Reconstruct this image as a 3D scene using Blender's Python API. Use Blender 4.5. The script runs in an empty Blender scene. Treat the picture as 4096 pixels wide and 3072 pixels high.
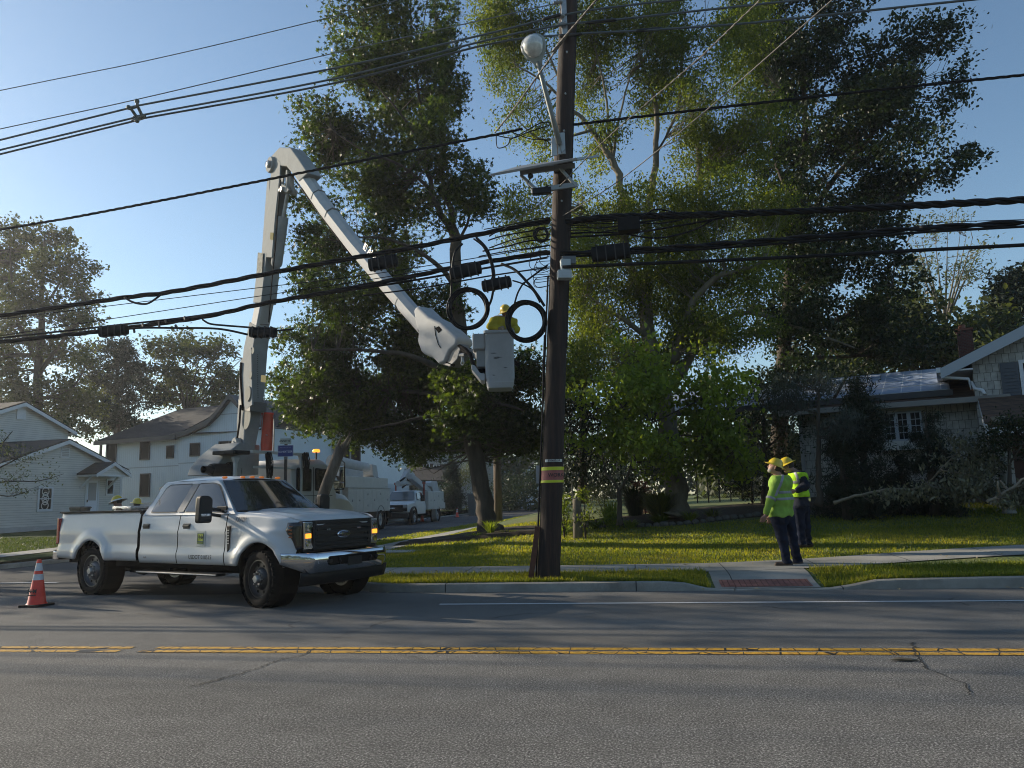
import bpy, bmesh, math, random
import numpy as np
from mathutils import Vector, Matrix, Euler
R=math.radians
sc=bpy.context.scene
C=sc.collection
# ------------------------------------------------------------------ camera
CH=1.5; PITCH=R(8.43); ROLL=R(1.56); YAW=R(8.57); FPX=3046.0
cF=Vector((-math.sin(YAW)*math.cos(PITCH),math.cos(YAW)*math.cos(PITCH),math.sin(PITCH)))
cR0=Vector((math.cos(YAW),math.sin(YAW),0)); cU0=cR0.cross(cF)
cR=cR0*math.cos(ROLL)-cU0*math.sin(ROLL); cU=cU0*math.cos(ROLL)+cR0*math.sin(ROLL)
cam=bpy.data.cameras.new('camera'); camo=bpy.data.objects.new('camera',cam); C.objects.link(camo)
cam.sensor_width=36; cam.sensor_fit='HORIZONTAL'; cam.lens=36*FPX/4096; cam.clip_start=.1; cam.clip_end=2000
m=Matrix((cR,cU,-cF)).transposed().to_4x4(); m.translation=Vector((0,0,CH)); camo.matrix_world=m
sc.camera=camo
# ------------------------------------------------------------------ sky, sun, exposure
SUN_EL=R(19.5); SUN_DIR=Vector((-.953,.303,0)).normalized()   # towards the sun, on the ground
w=bpy.data.worlds.new("World"); sc.world=w; w.use_nodes=True
nt=w.node_tree; bg=nt.nodes['Background']; sk=nt.nodes.new('ShaderNodeTexSky')
sk.sky_type='NISHITA'; sk.sun_disc=False; sk.sun_elevation=SUN_EL
sk.sun_rotation=math.atan2(SUN_DIR.x,SUN_DIR.y); sk.air_density=1.0; sk.dust_density=.45; sk.ozone_density=2.2; sk.altitude=30
tn=nt.nodes.new('ShaderNodeMixRGB'); tn.blend_type='MULTIPLY'; tn.inputs[0].default_value=1; tn.inputs[2].default_value=(.95,1,.97,1)
nt.links.new(sk.outputs[0],tn.inputs[1]); nt.links.new(tn.outputs[0],bg.inputs[0]); bg.inputs[1].default_value=.114
sd=bpy.data.lights.new('sun','SUN'); so=bpy.data.objects.new('sun',sd); C.objects.link(so)
sd.energy=5.0; sd.angle=R(.55); sd.color=(1,.87,.68)
tosun=Vector((SUN_DIR.x*math.cos(SUN_EL),SUN_DIR.y*math.cos(SUN_EL),math.sin(SUN_EL)))
so.rotation_euler=tosun.to_track_quat('Z','Y').to_euler(); so.location=(-30,30,30)
sc.view_settings.view_transform='Standard'; sc.view_settings.look='None'; sc.view_settings.gamma=1
sc.view_settings.use_curve_mapping=False; sc.view_settings.exposure=.56
sc.render.engine='CYCLES'
sc.cycles.max_bounces=6; sc.cycles.pixel_filter_type='BLACKMAN_HARRIS'; sc.cycles.filter_width=1.05; sc.cycles.transparent_max_bounces=6; sc.cycles.caustics_reflective=False; sc.cycles.caustics_refractive=False
# ------------------------------------------------------------------ survey helpers: a ray from the eye meets a plane of the place
def ray(x,y): return cF+cR*((x-2048)/FPX)-cU*((y-1536)/FPX)
def at(x,y,Y):
    d=ray(x,y); return d*(Y/d.y)+Vector((0,0,CH))
def gp(x,y,z=0):
    d=ray(x,y); return d*((z-CH)/d.z)+Vector((0,0,CH))
def frame(o,rz): return Matrix.Translation(Vector(o))@Matrix.Rotation(rz,4,'Z')
def wp(M,x,y,ly=0.):
    """local (x,z) of the point where the ray meets the local plane y=ly of frame M"""
    I=M.inverted(); o=I@Vector((0,0,CH)); d=I.to_3x3()@ray(x,y); p=o+d*((ly-o.y)/d.y); return p.x,p.z
# ------------------------------------------------------------------ objects
def tag(o,label=None,cat=None,group=None,kind=None):
    if label:o['label']=label
    if cat:o['category']=cat
    if group:o['group']=group
    if kind:o['kind']=kind
    return o
def empty(name,loc=(0,0,0),rz=0.,label=None,cat=None,group=None):
    o=bpy.data.objects.new(name,None); C.objects.link(o); o.location=loc; o.rotation_euler=(0,0,rz); o.empty_display_size=.2
    return tag(o,label,cat,group)
def copy_tree(o,parent=None):
    c=o.copy(); C.objects.link(c)
    if parent: c.parent=parent
    for ch in list(o.children): copy_tree(ch,c)
    return c
class MB:
    def __init__(s): s.v=[];s.f=[];s.mi=[];s.cur=0
    def add(s,vs,fs):
        n=len(s.v); s.v.extend([tuple(v) for v in vs]); s.f.extend([tuple(i+n for i in f) for f in fs]); s.mi.extend([s.cur]*len(fs)); return s
    def box(s,c,d,rot=None):
        x,y,z=d[0]/2,d[1]/2,d[2]/2
        vs=[Vector((i*x,j*y,k*z)) for i in(-1,1) for j in(-1,1) for k in(-1,1)]
        if rot is not None:
            Rm=rot if isinstance(rot,Matrix) else Euler(rot).to_matrix(); vs=[Rm@v for v in vs]
        c=Vector(c); vs=[v+c for v in vs]
        return s.add(vs,[(0,1,3,2),(4,6,7,5),(0,4,5,1),(2,3,7,6),(0,2,6,4),(1,5,7,3)])
    def bb(s,x0,x1,y0,y1,z0,z1): return s.box(((x0+x1)/2,(y0+y1)/2,(z0+z1)/2),(x1-x0,y1-y0,z1-z0))
    def beam(s,p0,p1,w,h,up=(0,0,1)):
        p0=Vector(p0);p1=Vector(p1);d=(p1-p0);L=d.length;d.normalize();u=Vector(up);sx=d.cross(u)
        if sx.length<1e-4: sx=d.cross(Vector((0,1,0)))
        sx.normalize();u=sx.cross(d)
        return s.box((p0+p1)/2,(L,w,h),Matrix((d,sx,u)).transposed())
    def tube(s,pts,r,n=8,caps=True):
        pts=[Vector(p) for p in pts]; k=len(pts); rr=r if hasattr(r,'__len__') else [r]*k
        vs=[];pu=None
        for i,p in enumerate(pts):
            d=(pts[min(i+1,k-1)]-pts[max(i-1,0)])
            if d.length<1e-9:d=Vector((0,0,1))
            d.normalize()
            if pu is None: pu=d.orthogonal()
            pu=pu-d*pu.dot(d)
            if pu.length<1e-6: pu=d.orthogonal()
            pu.normalize(); b=d.cross(pu)
            for j in range(n):
                a=2*math.pi*j/n; vs.append(p+(pu*math.cos(a)+b*math.sin(a))*rr[i])
        fs=[(i*n+j,i*n+(j+1)%n,(i+1)*n+(j+1)%n,(i+1)*n+j) for i in range(k-1) for j in range(n)]
        if caps: fs+= [tuple(range(n))[::-1],tuple((k-1)*n+j for j in range(n))]
        return s.add(vs,fs)
    def cyl(s,p0,p1,r,n=16): return s.tube([p0,p1],r,n)
    def loft(s,secs,closed=True,caps=True):
        n=len(secs[0]); vs=[p for q in secs for p in q]; m_=n if closed else n-1
        fs=[(i*n+j,i*n+(j+1)%n,(i+1)*n+(j+1)%n,(i+1)*n+j) for i in range(len(secs)-1) for j in range(m_)]
        if caps and closed: fs+=[tuple(range(n))[::-1],tuple((len(secs)-1)*n+j for j in range(n))]
        return s.add(vs,fs)
    def lathe(s,prof,o=(0,0,0),ax=(0,0,1),n=24,a0=0,a1=2*math.pi):
        """prof: (radius, height along axis)"""
        o=Vector(o);ax=Vector(ax).normalized();u=ax.orthogonal().normalized();b=ax.cross(u);k=len(prof);full=abs(a1-a0-2*math.pi)<1e-6
        m_=n if full else n+1
        vs=[o+ax*h+(u*math.cos(a0+(a1-a0)*j/n)+b*math.sin(a0+(a1-a0)*j/n))*r for r,h in prof for j in range(m_)]
        fs=[(i*m_+j,i*m_+(j+1)%m_,(i+1)*m_+(j+1)%m_,(i+1)*m_+j) for i in range(k-1) for j in range(m_ if full else m_-1)]
        return s.add(vs,fs)
    def prism(s,out,ex,mat=None,o=(0,0,0),u=(1,0,0),v=(0,0,1)):
        """outline [(a,b)] in plane o+a*u+b*v, pushed along ex"""
        o=Vector(o);u=Vector(u);v=Vector(v);ex=Vector(ex);n=len(out)
        A=[o+u*a+v*b for a,b in out]
        return s.add(A+[p+ex for p in A],[tuple(range(n))[::-1],tuple(range(n,2*n))]+[(i,(i+1)%n,n+(i+1)%n,n+i) for i in range(n)])
    def grid(s,P):
        """P[i][j] points"""
        a=len(P);b=len(P[0]);return s.add([p for r_ in P for p in r_],[(i*b+j,i*b+j+1,(i+1)*b+j+1,(i+1)*b+j) for i in range(a-1) for j in range(b-1)])
    def ell(s,c,r,nu=16,nv=10,rot=None):
        c=Vector(c);P=[]
        for i in range(nv+1):
            t=math.pi*i/nv;row=[]
            for j in range(nu+1):
                a=2*math.pi*j/nu;q=Vector((math.sin(t)*math.cos(a)*r[0],math.sin(t)*math.sin(a)*r[1],math.cos(t)*r[2]))
                if rot is not None:q=rot@q
                row.append(c+q)
            P.append(row)
        return s.grid(P)
    def build(s,name,mats,parent=None,smooth=False,bevel=0,seg=2,solid=0,sub=0,merge=False,label=None):
        me=bpy.data.meshes.new(name); me.from_pydata(s.v,[],s.f)
        if not isinstance(mats,(list,tuple)):mats=[mats]
        for m_ in mats: me.materials.append(m_)
        if len(mats)>1: me.polygons.foreach_set('material_index',s.mi)
        bm=bmesh.new();bm.from_mesh(me)
        if merge: bmesh.ops.remove_doubles(bm,verts=bm.verts,dist=1e-4)
        bmesh.ops.recalc_face_normals(bm,faces=bm.faces);bm.to_mesh(me);bm.free()
        if smooth: me.polygons.foreach_set('use_smooth',[True]*len(me.polygons))
        o=bpy.data.objects.new(name,me); C.objects.link(o)
        if parent is not None:o.parent=parent
        if solid:
            q=o.modifiers.new('t','SOLIDIFY');q.thickness=solid;q.offset=-1
        if bevel:
            q=o.modifiers.new('b','BEVEL');q.width=bevel;q.segments=seg;q.limit_method='ANGLE';q.angle_limit=R(35)
            me.polygons.foreach_set('use_smooth',[True]*len(me.polygons)); q.harden_normals=True
        if sub:
            q=o.modifiers.new('s','SUBSURF');q.levels=sub;q.render_levels=sub
        if smooth and not bevel and smooth!='all':
            q=me.attributes.get('sharp_edge')
            bm=bmesh.new();bm.from_mesh(me)
            for e in bm.edges:
                if len(e.link_faces)==2 and e.calc_face_angle(0)>R(40): e.smooth=False
            bm.to_mesh(me);bm.free()
        if label:o['label']=label
        return o
def text(s,size,M,mat,parent,name='lettering',ext=.002,align='CENTER',shear=0,space=1,bold=0.):
    cu=bpy.data.curves.new(name,'FONT');cu.body=s;cu.size=size;cu.align_x=align;cu.align_y='CENTER';cu.extrude=ext;cu.shear=shear;cu.space_character=space;cu.offset=bold
    cu.materials.append(mat);cu.resolution_u=3
    o=bpy.data.objects.new(name,cu);C.objects.link(o);o.parent=parent;o.matrix_local=M;return o
def face_M(o,u,v):
    """text frame at o reading along u, upright v"""
    u=Vector(u).normalized();v=Vector(v).normalized();n=u.cross(v)
    M=Matrix((u,v,n)).transposed().to_4x4();M.translation=Vector(o);return M
# ------------------------------------------------------------------ materials
MAT={}
def mat(name,col,rough=.5,metal=0.,spec=.5,coat=0.,noise=None,bump=None,trans=0,emis=None,coatr=.05):
    """noise=(scale,amount[,col2]) colour variation in object space; bump=(scale,strength)"""
    if name in MAT:return MAT[name]
    m_=bpy.data.materials.new(name);m_.use_nodes=True;n=m_.node_tree;b=n.nodes['Principled BSDF'];L=n.links
    b.inputs['Base Color'].default_value=(*col,1);b.inputs['Roughness'].default_value=rough;b.inputs['Metallic'].default_value=metal
    b.inputs['Specular IOR Level'].default_value=spec
    if coat:b.inputs['Coat Weight'].default_value=coat;b.inputs['Coat Roughness'].default_value=coatr
    if trans:b.inputs['Transmission Weight'].default_value=trans
    if emis:b.inputs['Emission Color'].default_value=(*emis[0],1);b.inputs['Emission Strength'].default_value=emis[1]
    tc=n.nodes.new('ShaderNodeTexCoord')
    if noise:
        nz=n.nodes.new('ShaderNodeTexNoise');nz.inputs['Scale'].default_value=noise[0];nz.inputs['Detail'].default_value=6;nz.inputs['Roughness'].default_value=.65
        L.new(tc.outputs['Object'],nz.inputs['Vector'])
        cr=n.nodes.new('ShaderNodeValToRGB');cr.color_ramp.elements[0].position=.32;cr.color_ramp.elements[1].position=.68
        c2=noise[2] if len(noise)>2 else tuple(min(1,c*(1+noise[1])) for c in col)
        c1=tuple(c*(1-noise[1]) for c in col)
        cr.color_ramp.elements[0].color=(*c1,1);cr.color_ramp.elements[1].color=(*c2,1)
        L.new(nz.outputs['Fac'],cr.inputs[0]);L.new(cr.outputs[0],b.inputs['Base Color'])
        mr=n.nodes.new('ShaderNodeMapRange');mr.inputs[3].default_value=max(0,rough-.08);mr.inputs[4].default_value=min(1,rough+.1)
        L.new(nz.outputs['Fac'],mr.inputs[0]);L.new(mr.outputs[0],b.inputs['Roughness'])
    if bump:
        nb=n.nodes.new('ShaderNodeTexNoise');nb.inputs['Scale'].default_value=bump[0];nb.inputs['Detail'].default_value=4
        L.new(tc.outputs['Object'],nb.inputs['Vector'])
        bp=n.nodes.new('ShaderNodeBump');bp.inputs['Strength'].default_value=bump[1];bp.inputs['Distance'].default_value=.02
        L.new(nb.outputs['Fac'],bp.inputs['Height']);L.new(bp.outputs[0],b.inputs['Normal'])
    MAT[name]=m_;return m_
class NT:
    def __init__(s,name):
        s.m=bpy.data.materials.new(name);s.m.use_nodes=True;s.t=s.m.node_tree;s.b=s.t.nodes['Principled BSDF'];s.tc=s.n('TexCoord');MAT[name]=s.m
        s.o=s.tc.outputs['Object']
    def n(s,k,**kw):
        q=s.t.nodes.new('ShaderNode'+k)
        for a,v in kw.items():setattr(q,a,v)
        return q
    def l(s,a,b):s.t.links.new(a,b)
    def noise(s,scale,detail=4,vec=None,rough=.5,scl=None):
        q=s.n('TexNoise');q.inputs['Scale'].default_value=scale;q.inputs['Detail'].default_value=detail;q.inputs['Roughness'].default_value=rough
        v=vec or s.o
        if scl:
            mp=s.n('Mapping');mp.inputs['Scale'].default_value=scl;s.l(v,mp.inputs[0]);v=mp.outputs[0]
        s.l(v,q.inputs['Vector']);return q.outputs['Fac']
    def ramp(s,fac,stops):
        q=s.n('ValToRGB');e=q.color_ramp.elements
        while len(e)<len(stops):e.new(.5)
        for i,(p,c) in enumerate(stops):
            e[i].position=p;e[i].color=(*c,1) if hasattr(c,'__len__') else (c,c,c,1)
        s.l(fac,q.inputs[0]);return q.outputs[0]
    def mix(s,fac,a,b,mode='MIX'):
        q=s.n('MixRGB',blend_type=mode)
        for i,v in((0,fac),(1,a),(2,b)):
            if hasattr(v,'is_output'):s.l(v,q.inputs[i])
            else:q.inputs[i].default_value=(*v,1) if hasattr(v,'__len__') else v
        return q.outputs[0]
    def math(s,op,a,b=None):
        q=s.n('Math',operation=op)
        for i,v in((0,a),(1,b)):
            if v is None:continue
            if hasattr(v,'is_output'):s.l(v,q.inputs[i])
            else:q.inputs[i].default_value=v
        return q.outputs[0]
    def xyz(s):
        q=s.n('SeparateXYZ');s.l(s.o,q.inputs[0]);return q.outputs
    def bump(s,h,st=.5,d=.02):
        q=s.n('Bump');q.inputs['Strength'].default_value=st;q.inputs['Distance'].default_value=d;s.l(h,q.inputs['Height']);s.l(q.outputs[0],s.b.inputs['Normal'])
    def col(s,c):s.l(c,s.b.inputs['Base Color'])
    def rough(s,v):
        if hasattr(v,'is_output'):s.l(v,s.b.inputs['Roughness'])
        else:s.b.inputs['Roughness'].default_value=v
def stripes(q,coord,period,duty):
    """1 inside the narrow groove, 0 elsewhere"""
    f=q.math('FRACT',q.math('MULTIPLY',coord,1/period)); return q.math('LESS_THAN',f,duty)
# paints and metals
paint=mat('white_paint',(.54,.555,.565),.42,coat=.45,noise=(1.2,.05),coatr=.12)
paint2=mat('fleet_white_paint',(.47,.47,.45),.5,coat=.15,noise=(2.5,.08),coatr=.15)
fiber=mat('fibreglass_white',(.40,.41,.42),.7,spec=.2,noise=(3,.09))
boomgrey=mat('boom_grey_white',(.27,.285,.29),.8,noise=(2.2,.12),spec=.12)
glass=mat('dark_glass',(.012,.014,.016),.03,spec=.8,coat=.5)
chrome=mat('chrome',(.62,.63,.65),.07,metal=1.)
steel=mat('galvanised_steel',(.36,.37,.38),.42,metal=.7,noise=(8,.2))
black=mat('black_plastic',(.011,.012,.014),.5,spec=.3,noise=(6,.2))
gloss=mat('gloss_black',(.012,.012,.014),.12,coat=.6)
rubber=mat('tyre_rubber',(.013,.012,.012),.85,spec=.15,noise=(9,.3),bump=(60,.3))
dark=mat('underbody_black',(.008,.008,.008),.95,spec=.05)
amber=mat('amber_lens',(.75,.18,.02),.25,emis=((1,.30,.04),.15))
amberlit=mat('amber_lamp_lit',(.8,.3,.03),.2,emis=((1,.33,.03),1.3),noise=(60,.7))
redlens=mat('red_lens',(.45,.015,.015),.15,coat=1)
clear=mat('lamp_glass',(.42,.44,.46),.08,metal=.7,coat=1,noise=(30,.5))
orange=mat('cone_orange',(.85,.06,.03),.45,noise=(7,.12))
reflect=mat('reflective_white',(.62,.62,.64),.4,noise=(20,.12))
cable=mat('cable_black',(.009,.009,.010),.5,spec=.2,noise=(12,.3))
wireal=mat('wire_aluminium',(.16,.17,.18),.4,metal=.6)
alu=mat('diamond_plate',(.55,.56,.57),.3,metal=.9,noise=(14,.25),bump=(70,.9))
ink=mat('ink_black',(.02,.02,.02),.5)
white=mat('white_print',(.75,.75,.75),.5)
concrete=None
# ------------------------------------------------------------------ ground materials
def m_asphalt(name,base,patch=True):
    q=NT(name); big=q.noise(.30,5,scl=(.22,1.7,1)); sp=q.noise(72,4,rough=.8); sp2=q.noise(38,4,rough=.7); st=q.noise(3.,6,rough=.7)
    c=q.ramp(big,[(.3,tuple(x*.74 for x in base)),(.7,tuple(x*1.22 for x in base))])
    c=q.mix(.6,c,q.ramp(st,[(.3,.72),(.7,1.25)]),'MULTIPLY')
    c=q.mix(1,c,q.ramp(sp,[(.32,.18),(.46,.70),(.55,1.3),(.66,4.2)]),'MULTIPLY')
    c=q.mix(.6,c,q.ramp(sp2,[(.35,.55),(.65,1.4)]),'MULTIPLY')
    v=q.n('TexVoronoi',feature='DISTANCE_TO_EDGE');v.inputs['Scale'].default_value=.16
    nz=q.n('TexNoise');nz.inputs['Scale'].default_value=1.3;nz.inputs['Detail'].default_value=5;q.l(q.o,nz.inputs['Vector'])
    ad=q.n('MixRGB',blend_type='ADD');ad.inputs[0].default_value=.9;q.l(q.o,ad.inputs[1]);q.l(nz.outputs['Color'],ad.inputs[2]);q.l(ad.outputs[0],v.inputs['Vector'])
    cr=q.ramp(v.outputs['Distance'],[(0,0.),(.0022,0.),(.0035,1.)]);gate=q.ramp(q.noise(.5,2),[(.50,1.),(.56,0.)])
    crk=q.mix(gate,cr,(1,1,1));c=q.mix(1,c,q.mix(.7,(1,1,1),crk),'MULTIPLY'); q.col(c)
    q.bump(sp,.7,.008); q.rough(.9); q.b.inputs['Specular IOR Level'].default_value=.12
    return q.m
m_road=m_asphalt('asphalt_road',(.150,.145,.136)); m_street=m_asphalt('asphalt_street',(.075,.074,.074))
q=NT('concrete_walk');b_=q.ramp(q.noise(1.1,6,rough=.65),[(.3,(.20,.195,.175)),(.7,(.33,.32,.29))])
X,Y_,Z_=q.xyz();j=stripes(q,X,1.52,.012);sp=q.noise(120,2);b_=q.mix(.5,b_,q.ramp(sp,[(.3,.75),(.7,1.2)]),'MULTIPLY')
q.col(q.mix(j,b_,(.05,.05,.045)));q.bump(sp,.2);q.rough(.85);m_walk=q.m
q=NT('concrete_walk_side');b_=q.ramp(q.noise(1.1,6,rough=.65),[(.3,(.22,.215,.2)),(.7,(.36,.35,.32))])
X,Y_,Z_=q.xyz();j=stripes(q,Y_,1.52,.012);q.col(q.mix(j,b_,(.05,.05,.045)));q.rough(.85);m_walk2=q.m
q=NT('concrete_kerb');b_=q.ramp(q.noise(1.6,7,rough=.7),[(.3,(.19,.175,.15)),(.5,(.29,.275,.24)),(.7,(.37,.355,.31))]);sp=q.noise(90,3);X,Y_,Z_=q.xyz()
j=stripes(q,X,3.05,.006);b_=q.mix(.6,b_,q.ramp(sp,[(.3,.7),(.7,1.2)]),'MULTIPLY');q.col(q.mix(j,b_,(.03,.03,.03)));q.bump(sp,.4);q.rough(.9);m_kerb=q.m
q=NT('lawn_ground');g1=q.noise(.5,4);g2=q.noise(14,4);c=q.ramp(g1,[(.3,(.060,.09,.018)),(.55,(.105,.13,.028)),(.72,(.16,.16,.048))])
c=q.mix(.7,c,q.ramp(g2,[(.3,.5),(.7,1.5)]),'MULTIPLY');q.col(c);q.bump(g2,.8,.05);q.rough(.9);m_lawn=q.m
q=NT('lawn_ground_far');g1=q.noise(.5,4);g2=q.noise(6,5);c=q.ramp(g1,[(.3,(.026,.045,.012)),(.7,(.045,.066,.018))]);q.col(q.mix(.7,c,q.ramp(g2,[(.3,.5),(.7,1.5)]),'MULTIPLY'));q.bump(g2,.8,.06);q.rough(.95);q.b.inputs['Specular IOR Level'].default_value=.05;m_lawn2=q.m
q=NT('mulch');g2=q.noise(22,5,rough=.8);q.col(q.ramp(g2,[(.3,(.018,.013,.009)),(.6,(.07,.05,.032)),(.75,(.17,.13,.085))]));q.bump(g2,1,.05);q.rough(.95);m_mulch=q.m
q=NT('yellow_line');X,Y_,Z_=q.xyz();v=q.n('TexVoronoi',feature='DISTANCE_TO_EDGE');v.inputs['Scale'].default_value=1;mp=q.n('Mapping');mp.inputs['Scale'].default_value=(5.2,2.5,1);q.l(q.o,mp.inputs[0]);q.l(mp.outputs[0],v.inputs['Vector'])
cr=q.ramp(v.outputs['Distance'],[(0,0.),(.022,0.),(.03,1.)]);wn=q.ramp(q.noise(14,6,rough=.75),[(.36,(.26,.15,.04)),(.55,(.62,.34,.028)),(.7,(.68,.40,.05))]);wr=q.ramp(q.noise(70,3),[(.56,1.),(.66,.4)])
q.col(q.mix(1,q.mix(1,wn,cr,'MULTIPLY'),wr,'MULTIPLY'));q.rough(.6);m_yel=q.m
q=NT('white_line');wn=q.ramp(q.noise(60,4),[(.3,(.30,.30,.30)),(.5,(.55,.55,.56)),(.7,(.62,.62,.62))]);q.col(wn);q.rough(.6);m_wl=q.m
q=NT('brick_red_tactile');X,Y_,Z_=q.xyz();j=stripes(q,X,.085,.16);q.col(q.mix(j,q.ramp(q.noise(9,4),[(.3,(.17,.065,.05)),(.7,(.29,.125,.10))]),(.10,.035,.025)));q.bump(j,1,.01);q.rough(.8);m_tac=q.m
# ------------------------------------------------------------------ terrain
def sst(a,b,x):
    t=np.clip((x-a)/(b-a),0,1);return t*t*(3-2*t)
KR=[(60,12.30),(30,12.30),(10,12.30),(3.2,12.30),(2.9,12.30),(1.1,12.30),(.75,12.30),(-3.3,12.35),(-4.5,12.62),(-5.7,13.3),(-6.8,14.5),(-7.8,16.4),(-8.45,19.0),(-8.75,23),(-8.6,30),(-7.3,62),(-5.0,125)]
KL=[(-70,12.3),(-24,12.35),(-20,12.9),(-17.6,14.6),(-16.4,17.0),(-16.0,19.6),(-16.2,25),(-15.9,40),(-15.0,62),(-13.2,125)]
def hz(x,y):
    x=np.asarray(x,float);y=np.asarray(y,float)
    s=sst(-7.5,-2.5,x); rise=np.clip((.05+.028*sst(-2,4,x))*(y-14.9),0,.78)+.002*np.clip(y-25,0,40)
    r=.135+.05*sst(12.5,14.9,y)+rise*s+.028*np.clip(x-1.5,0,8)*sst(12.6,14.2,y)
    l=.12+.012*np.clip(y-14,0,30)
    return np.where(x<-12,l,r)
def poly_x(path,y):
    ys=[p[1] for p in path if p[1]>13];xs=[p[0] for p in path if p[1]>13];return np.interp(y,ys,xs)
def resample(path,step):
    out=[];path=[Vector(p) for p in path]
    for a,b in zip(path,path[1:]):
        n=max(1,int((b-a).length/step));out+=[a.lerp(b,i/n) for i in range(n)]
    return out+[path[-1]]
def smooth_path(path,it=2):
    P=[Vector(p) for p in path]
    for _ in range(it):
        Q=[P[0]]
        for a,b in zip(P,P[1:]):Q+=[a.lerp(b,.25),a.lerp(b,.75)]
        P=Q+[P[-1]]
    return P
KRs=[Vector(p) for p in KR[:7]]+smooth_path(KR[7:],2); KLs=smooth_path(KL,2)
def ktop(x,y):
    dip=sst(.55,1.25,x)*(1-sst(2.85,3.7,x))
    return (.135+.010*max(0,x-3.6))*(1-dip)+.012*dip
def kerb(name,path,flip,topf):
    m_=MB();P=resample(path,.35);secs=[]
    for i,p in enumerate(P):
        d=(P[min(i+1,len(P)-1)]-P[max(i-1,0)]).normalized();n=Vector((-d.y,d.x))*(1 if flip else -1);t=topf(p.x,p.y)
        pr=[(0,-.25),(0,t-.03),(.012,t-.008),(.035,t),(.17,t),(.18,-.25)]
        secs.append([Vector((p.x+n.x*a,p.y+n.y*a,z)) for a,z in pr])
    m_.loft(secs);return tag(m_.build(name,m_kerb,smooth=True),kind='structure')
kerb('kerb',KRs,False,ktop); kerb('kerb_across_the_side_street',KLs,True,lambda x,y:.12)
def sheet(name,xs,ys,zf,m_,mask=None,dz=0.):
    b=MB();X,Y=np.meshgrid(xs,ys,indexing='ij');Z=zf(X,Y)+dz;n=len(ys)
    vs=np.stack([X,Y,Z],-1).reshape(-1,3);fs=[]
    for i in range(len(xs)-1):
        for j in range(n-1):
            if mask is None or mask((xs[i]+xs[i+1])/2,(ys[j]+ys[j+1])/2):fs.append((i*n+j,(i+1)*n+j,(i+1)*n+j+1,i*n+j+1))
    b.add(vs.tolist(),fs);return b.build(name,m_,smooth='all')
# base ground far out to the horizon, a little below everything
g=MB();g.add([(-320,-90,-.06),(320,-90,-.06),(320,420,-.06),(-320,420,-.06)],[(0,1,2,3)]);tag(g.build('ground',m_lawn),kind='structure')
g=MB();g.add([(-90,-12,0),(90,-12,0),(90,12.36,0),(-90,12.36,0)],[(0,1,2,3)]);tag(g.build('road',m_road),kind='structure')
# side street fills between the two kerbs
g=MB();P=[]
for y in list(np.arange(12.36,26,.4))+list(np.arange(26,126,3)):
    def kx(path,y,right):
        c=[]
        for a,b in zip(path,path[1:]):
            if min(a.y,b.y)<=y<=max(a.y,b.y) and abs(a.y-b.y)>1e-6:c.append(a.x+(b.x-a.x)*(y-a.y)/(b.y-a.y))
        return max(c) if right else min(c)
    P.append([Vector((kx(KLs,y,False)-.02,y,.0+.0008*max(0,y-20))),Vector((kx(KRs,y,True)+.02 if y>12.4 else -3.3,y,.0+.0008*max(0,y-20)))])
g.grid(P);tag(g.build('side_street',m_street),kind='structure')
def inside_right(x,y):   # lawn side of the right-hand kerb
    if y<12.42:return False
    if x>-3.2:return True
    best=-1e9
    for a,b in zip(KRs,KRs[1:]):
        if a.x<=-3 and min(a.y,b.y)<=y<=max(a.y,b.y):best=max(best,a.x+(b.x-a.x)*((y-a.y)/(b.y-a.y) if abs(b.y-a.y)>1e-6 else 0))
    return x>best+.14
def clipsheet(name,path,m_,right):
    """lawn up to the kerb line: rows from the kerb outward, following it"""
    b=MB();P=resample(path,.4);offs=[.165,.5,.9,1.3,1.8,2.4,3,3.8,4.8,6,7.5]
    return b
# right lawn as a grid whose left/front border follows the kerb
ys=list(np.arange(12.46,13.2,.12))+list(np.arange(13.2,30,.4))+list(np.arange(30,124,4))
g=MB();P=[]
for y in ys:
    c=[a.x+(b.x-a.x)*(y-a.y)/(b.y-a.y) for a,b in zip(KRs,KRs[1:]) if min(a.y,b.y)<=y<=max(a.y,b.y) and abs(a.y-b.y)>1e-6]
    x0=(max(c) if c else -3.3)+.16 
    if y<12.5:x0=-3.2
    xs=list(x0+(0.7-x0)*np.linspace(0,1,14))+[.8,.9,1.0,1.1]+list(np.linspace(1.2,3.0,8))+[3.1,3.3,3.6,4,5,6,8,11,15,22,35,60,90]
    row=[]
    for x in xs:
        z=float(hz(x,y)); dip=float(sst(.55,1.2,x)*(1-sst(2.9,3.6,x)))*float(1-sst(12.5,13.5,y))
        ed=1-float(sst(12.46,13.2,y)); z=z*(1-ed)+(ktop(x,y)-.01)*ed if y<13.2 else z
        z=z*(1-dip)+(.01+.12*(y-12.46))*dip
        row.append(Vector((x,y,z)))
    P.append(row)
g.grid(P);tag(g.build('lawn',m_lawn,smooth='all'),kind='structure')
def lawnz(x,y):
    z=float(hz(x,y)); dip=float(sst(.55,1.2,x)*(1-sst(2.9,3.6,x)))*float(1-sst(12.5,13.5,y))
    ed=1-float(sst(12.46,13.2,y)); z=z*(1-ed)+(ktop(x,y)-.01)*ed if y<13.2 else z
    return z*(1-dip)+(.01+.12*(y-12.46))*dip
g=MB();P=[]
for y in list(np.arange(12.4,20,.4))+list(np.arange(20,124,4)):
    c=[a.x+(b.x-a.x)*(y-a.y)/(b.y-a.y) for a,b in zip(KLs,KLs[1:]) if min(a.y,b.y)<=y<=max(a.y,b.y) and abs(a.y-b.y)>1e-6]
    x0=(min(c) if c else -24)-.16
    P.append([Vector((x,y,float(hz(min(x,-12.5),y)))) for x in [x0,x0-1,x0-2,x0-4,x0-8,x0-16,x0-30,x0-60]])
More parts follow.
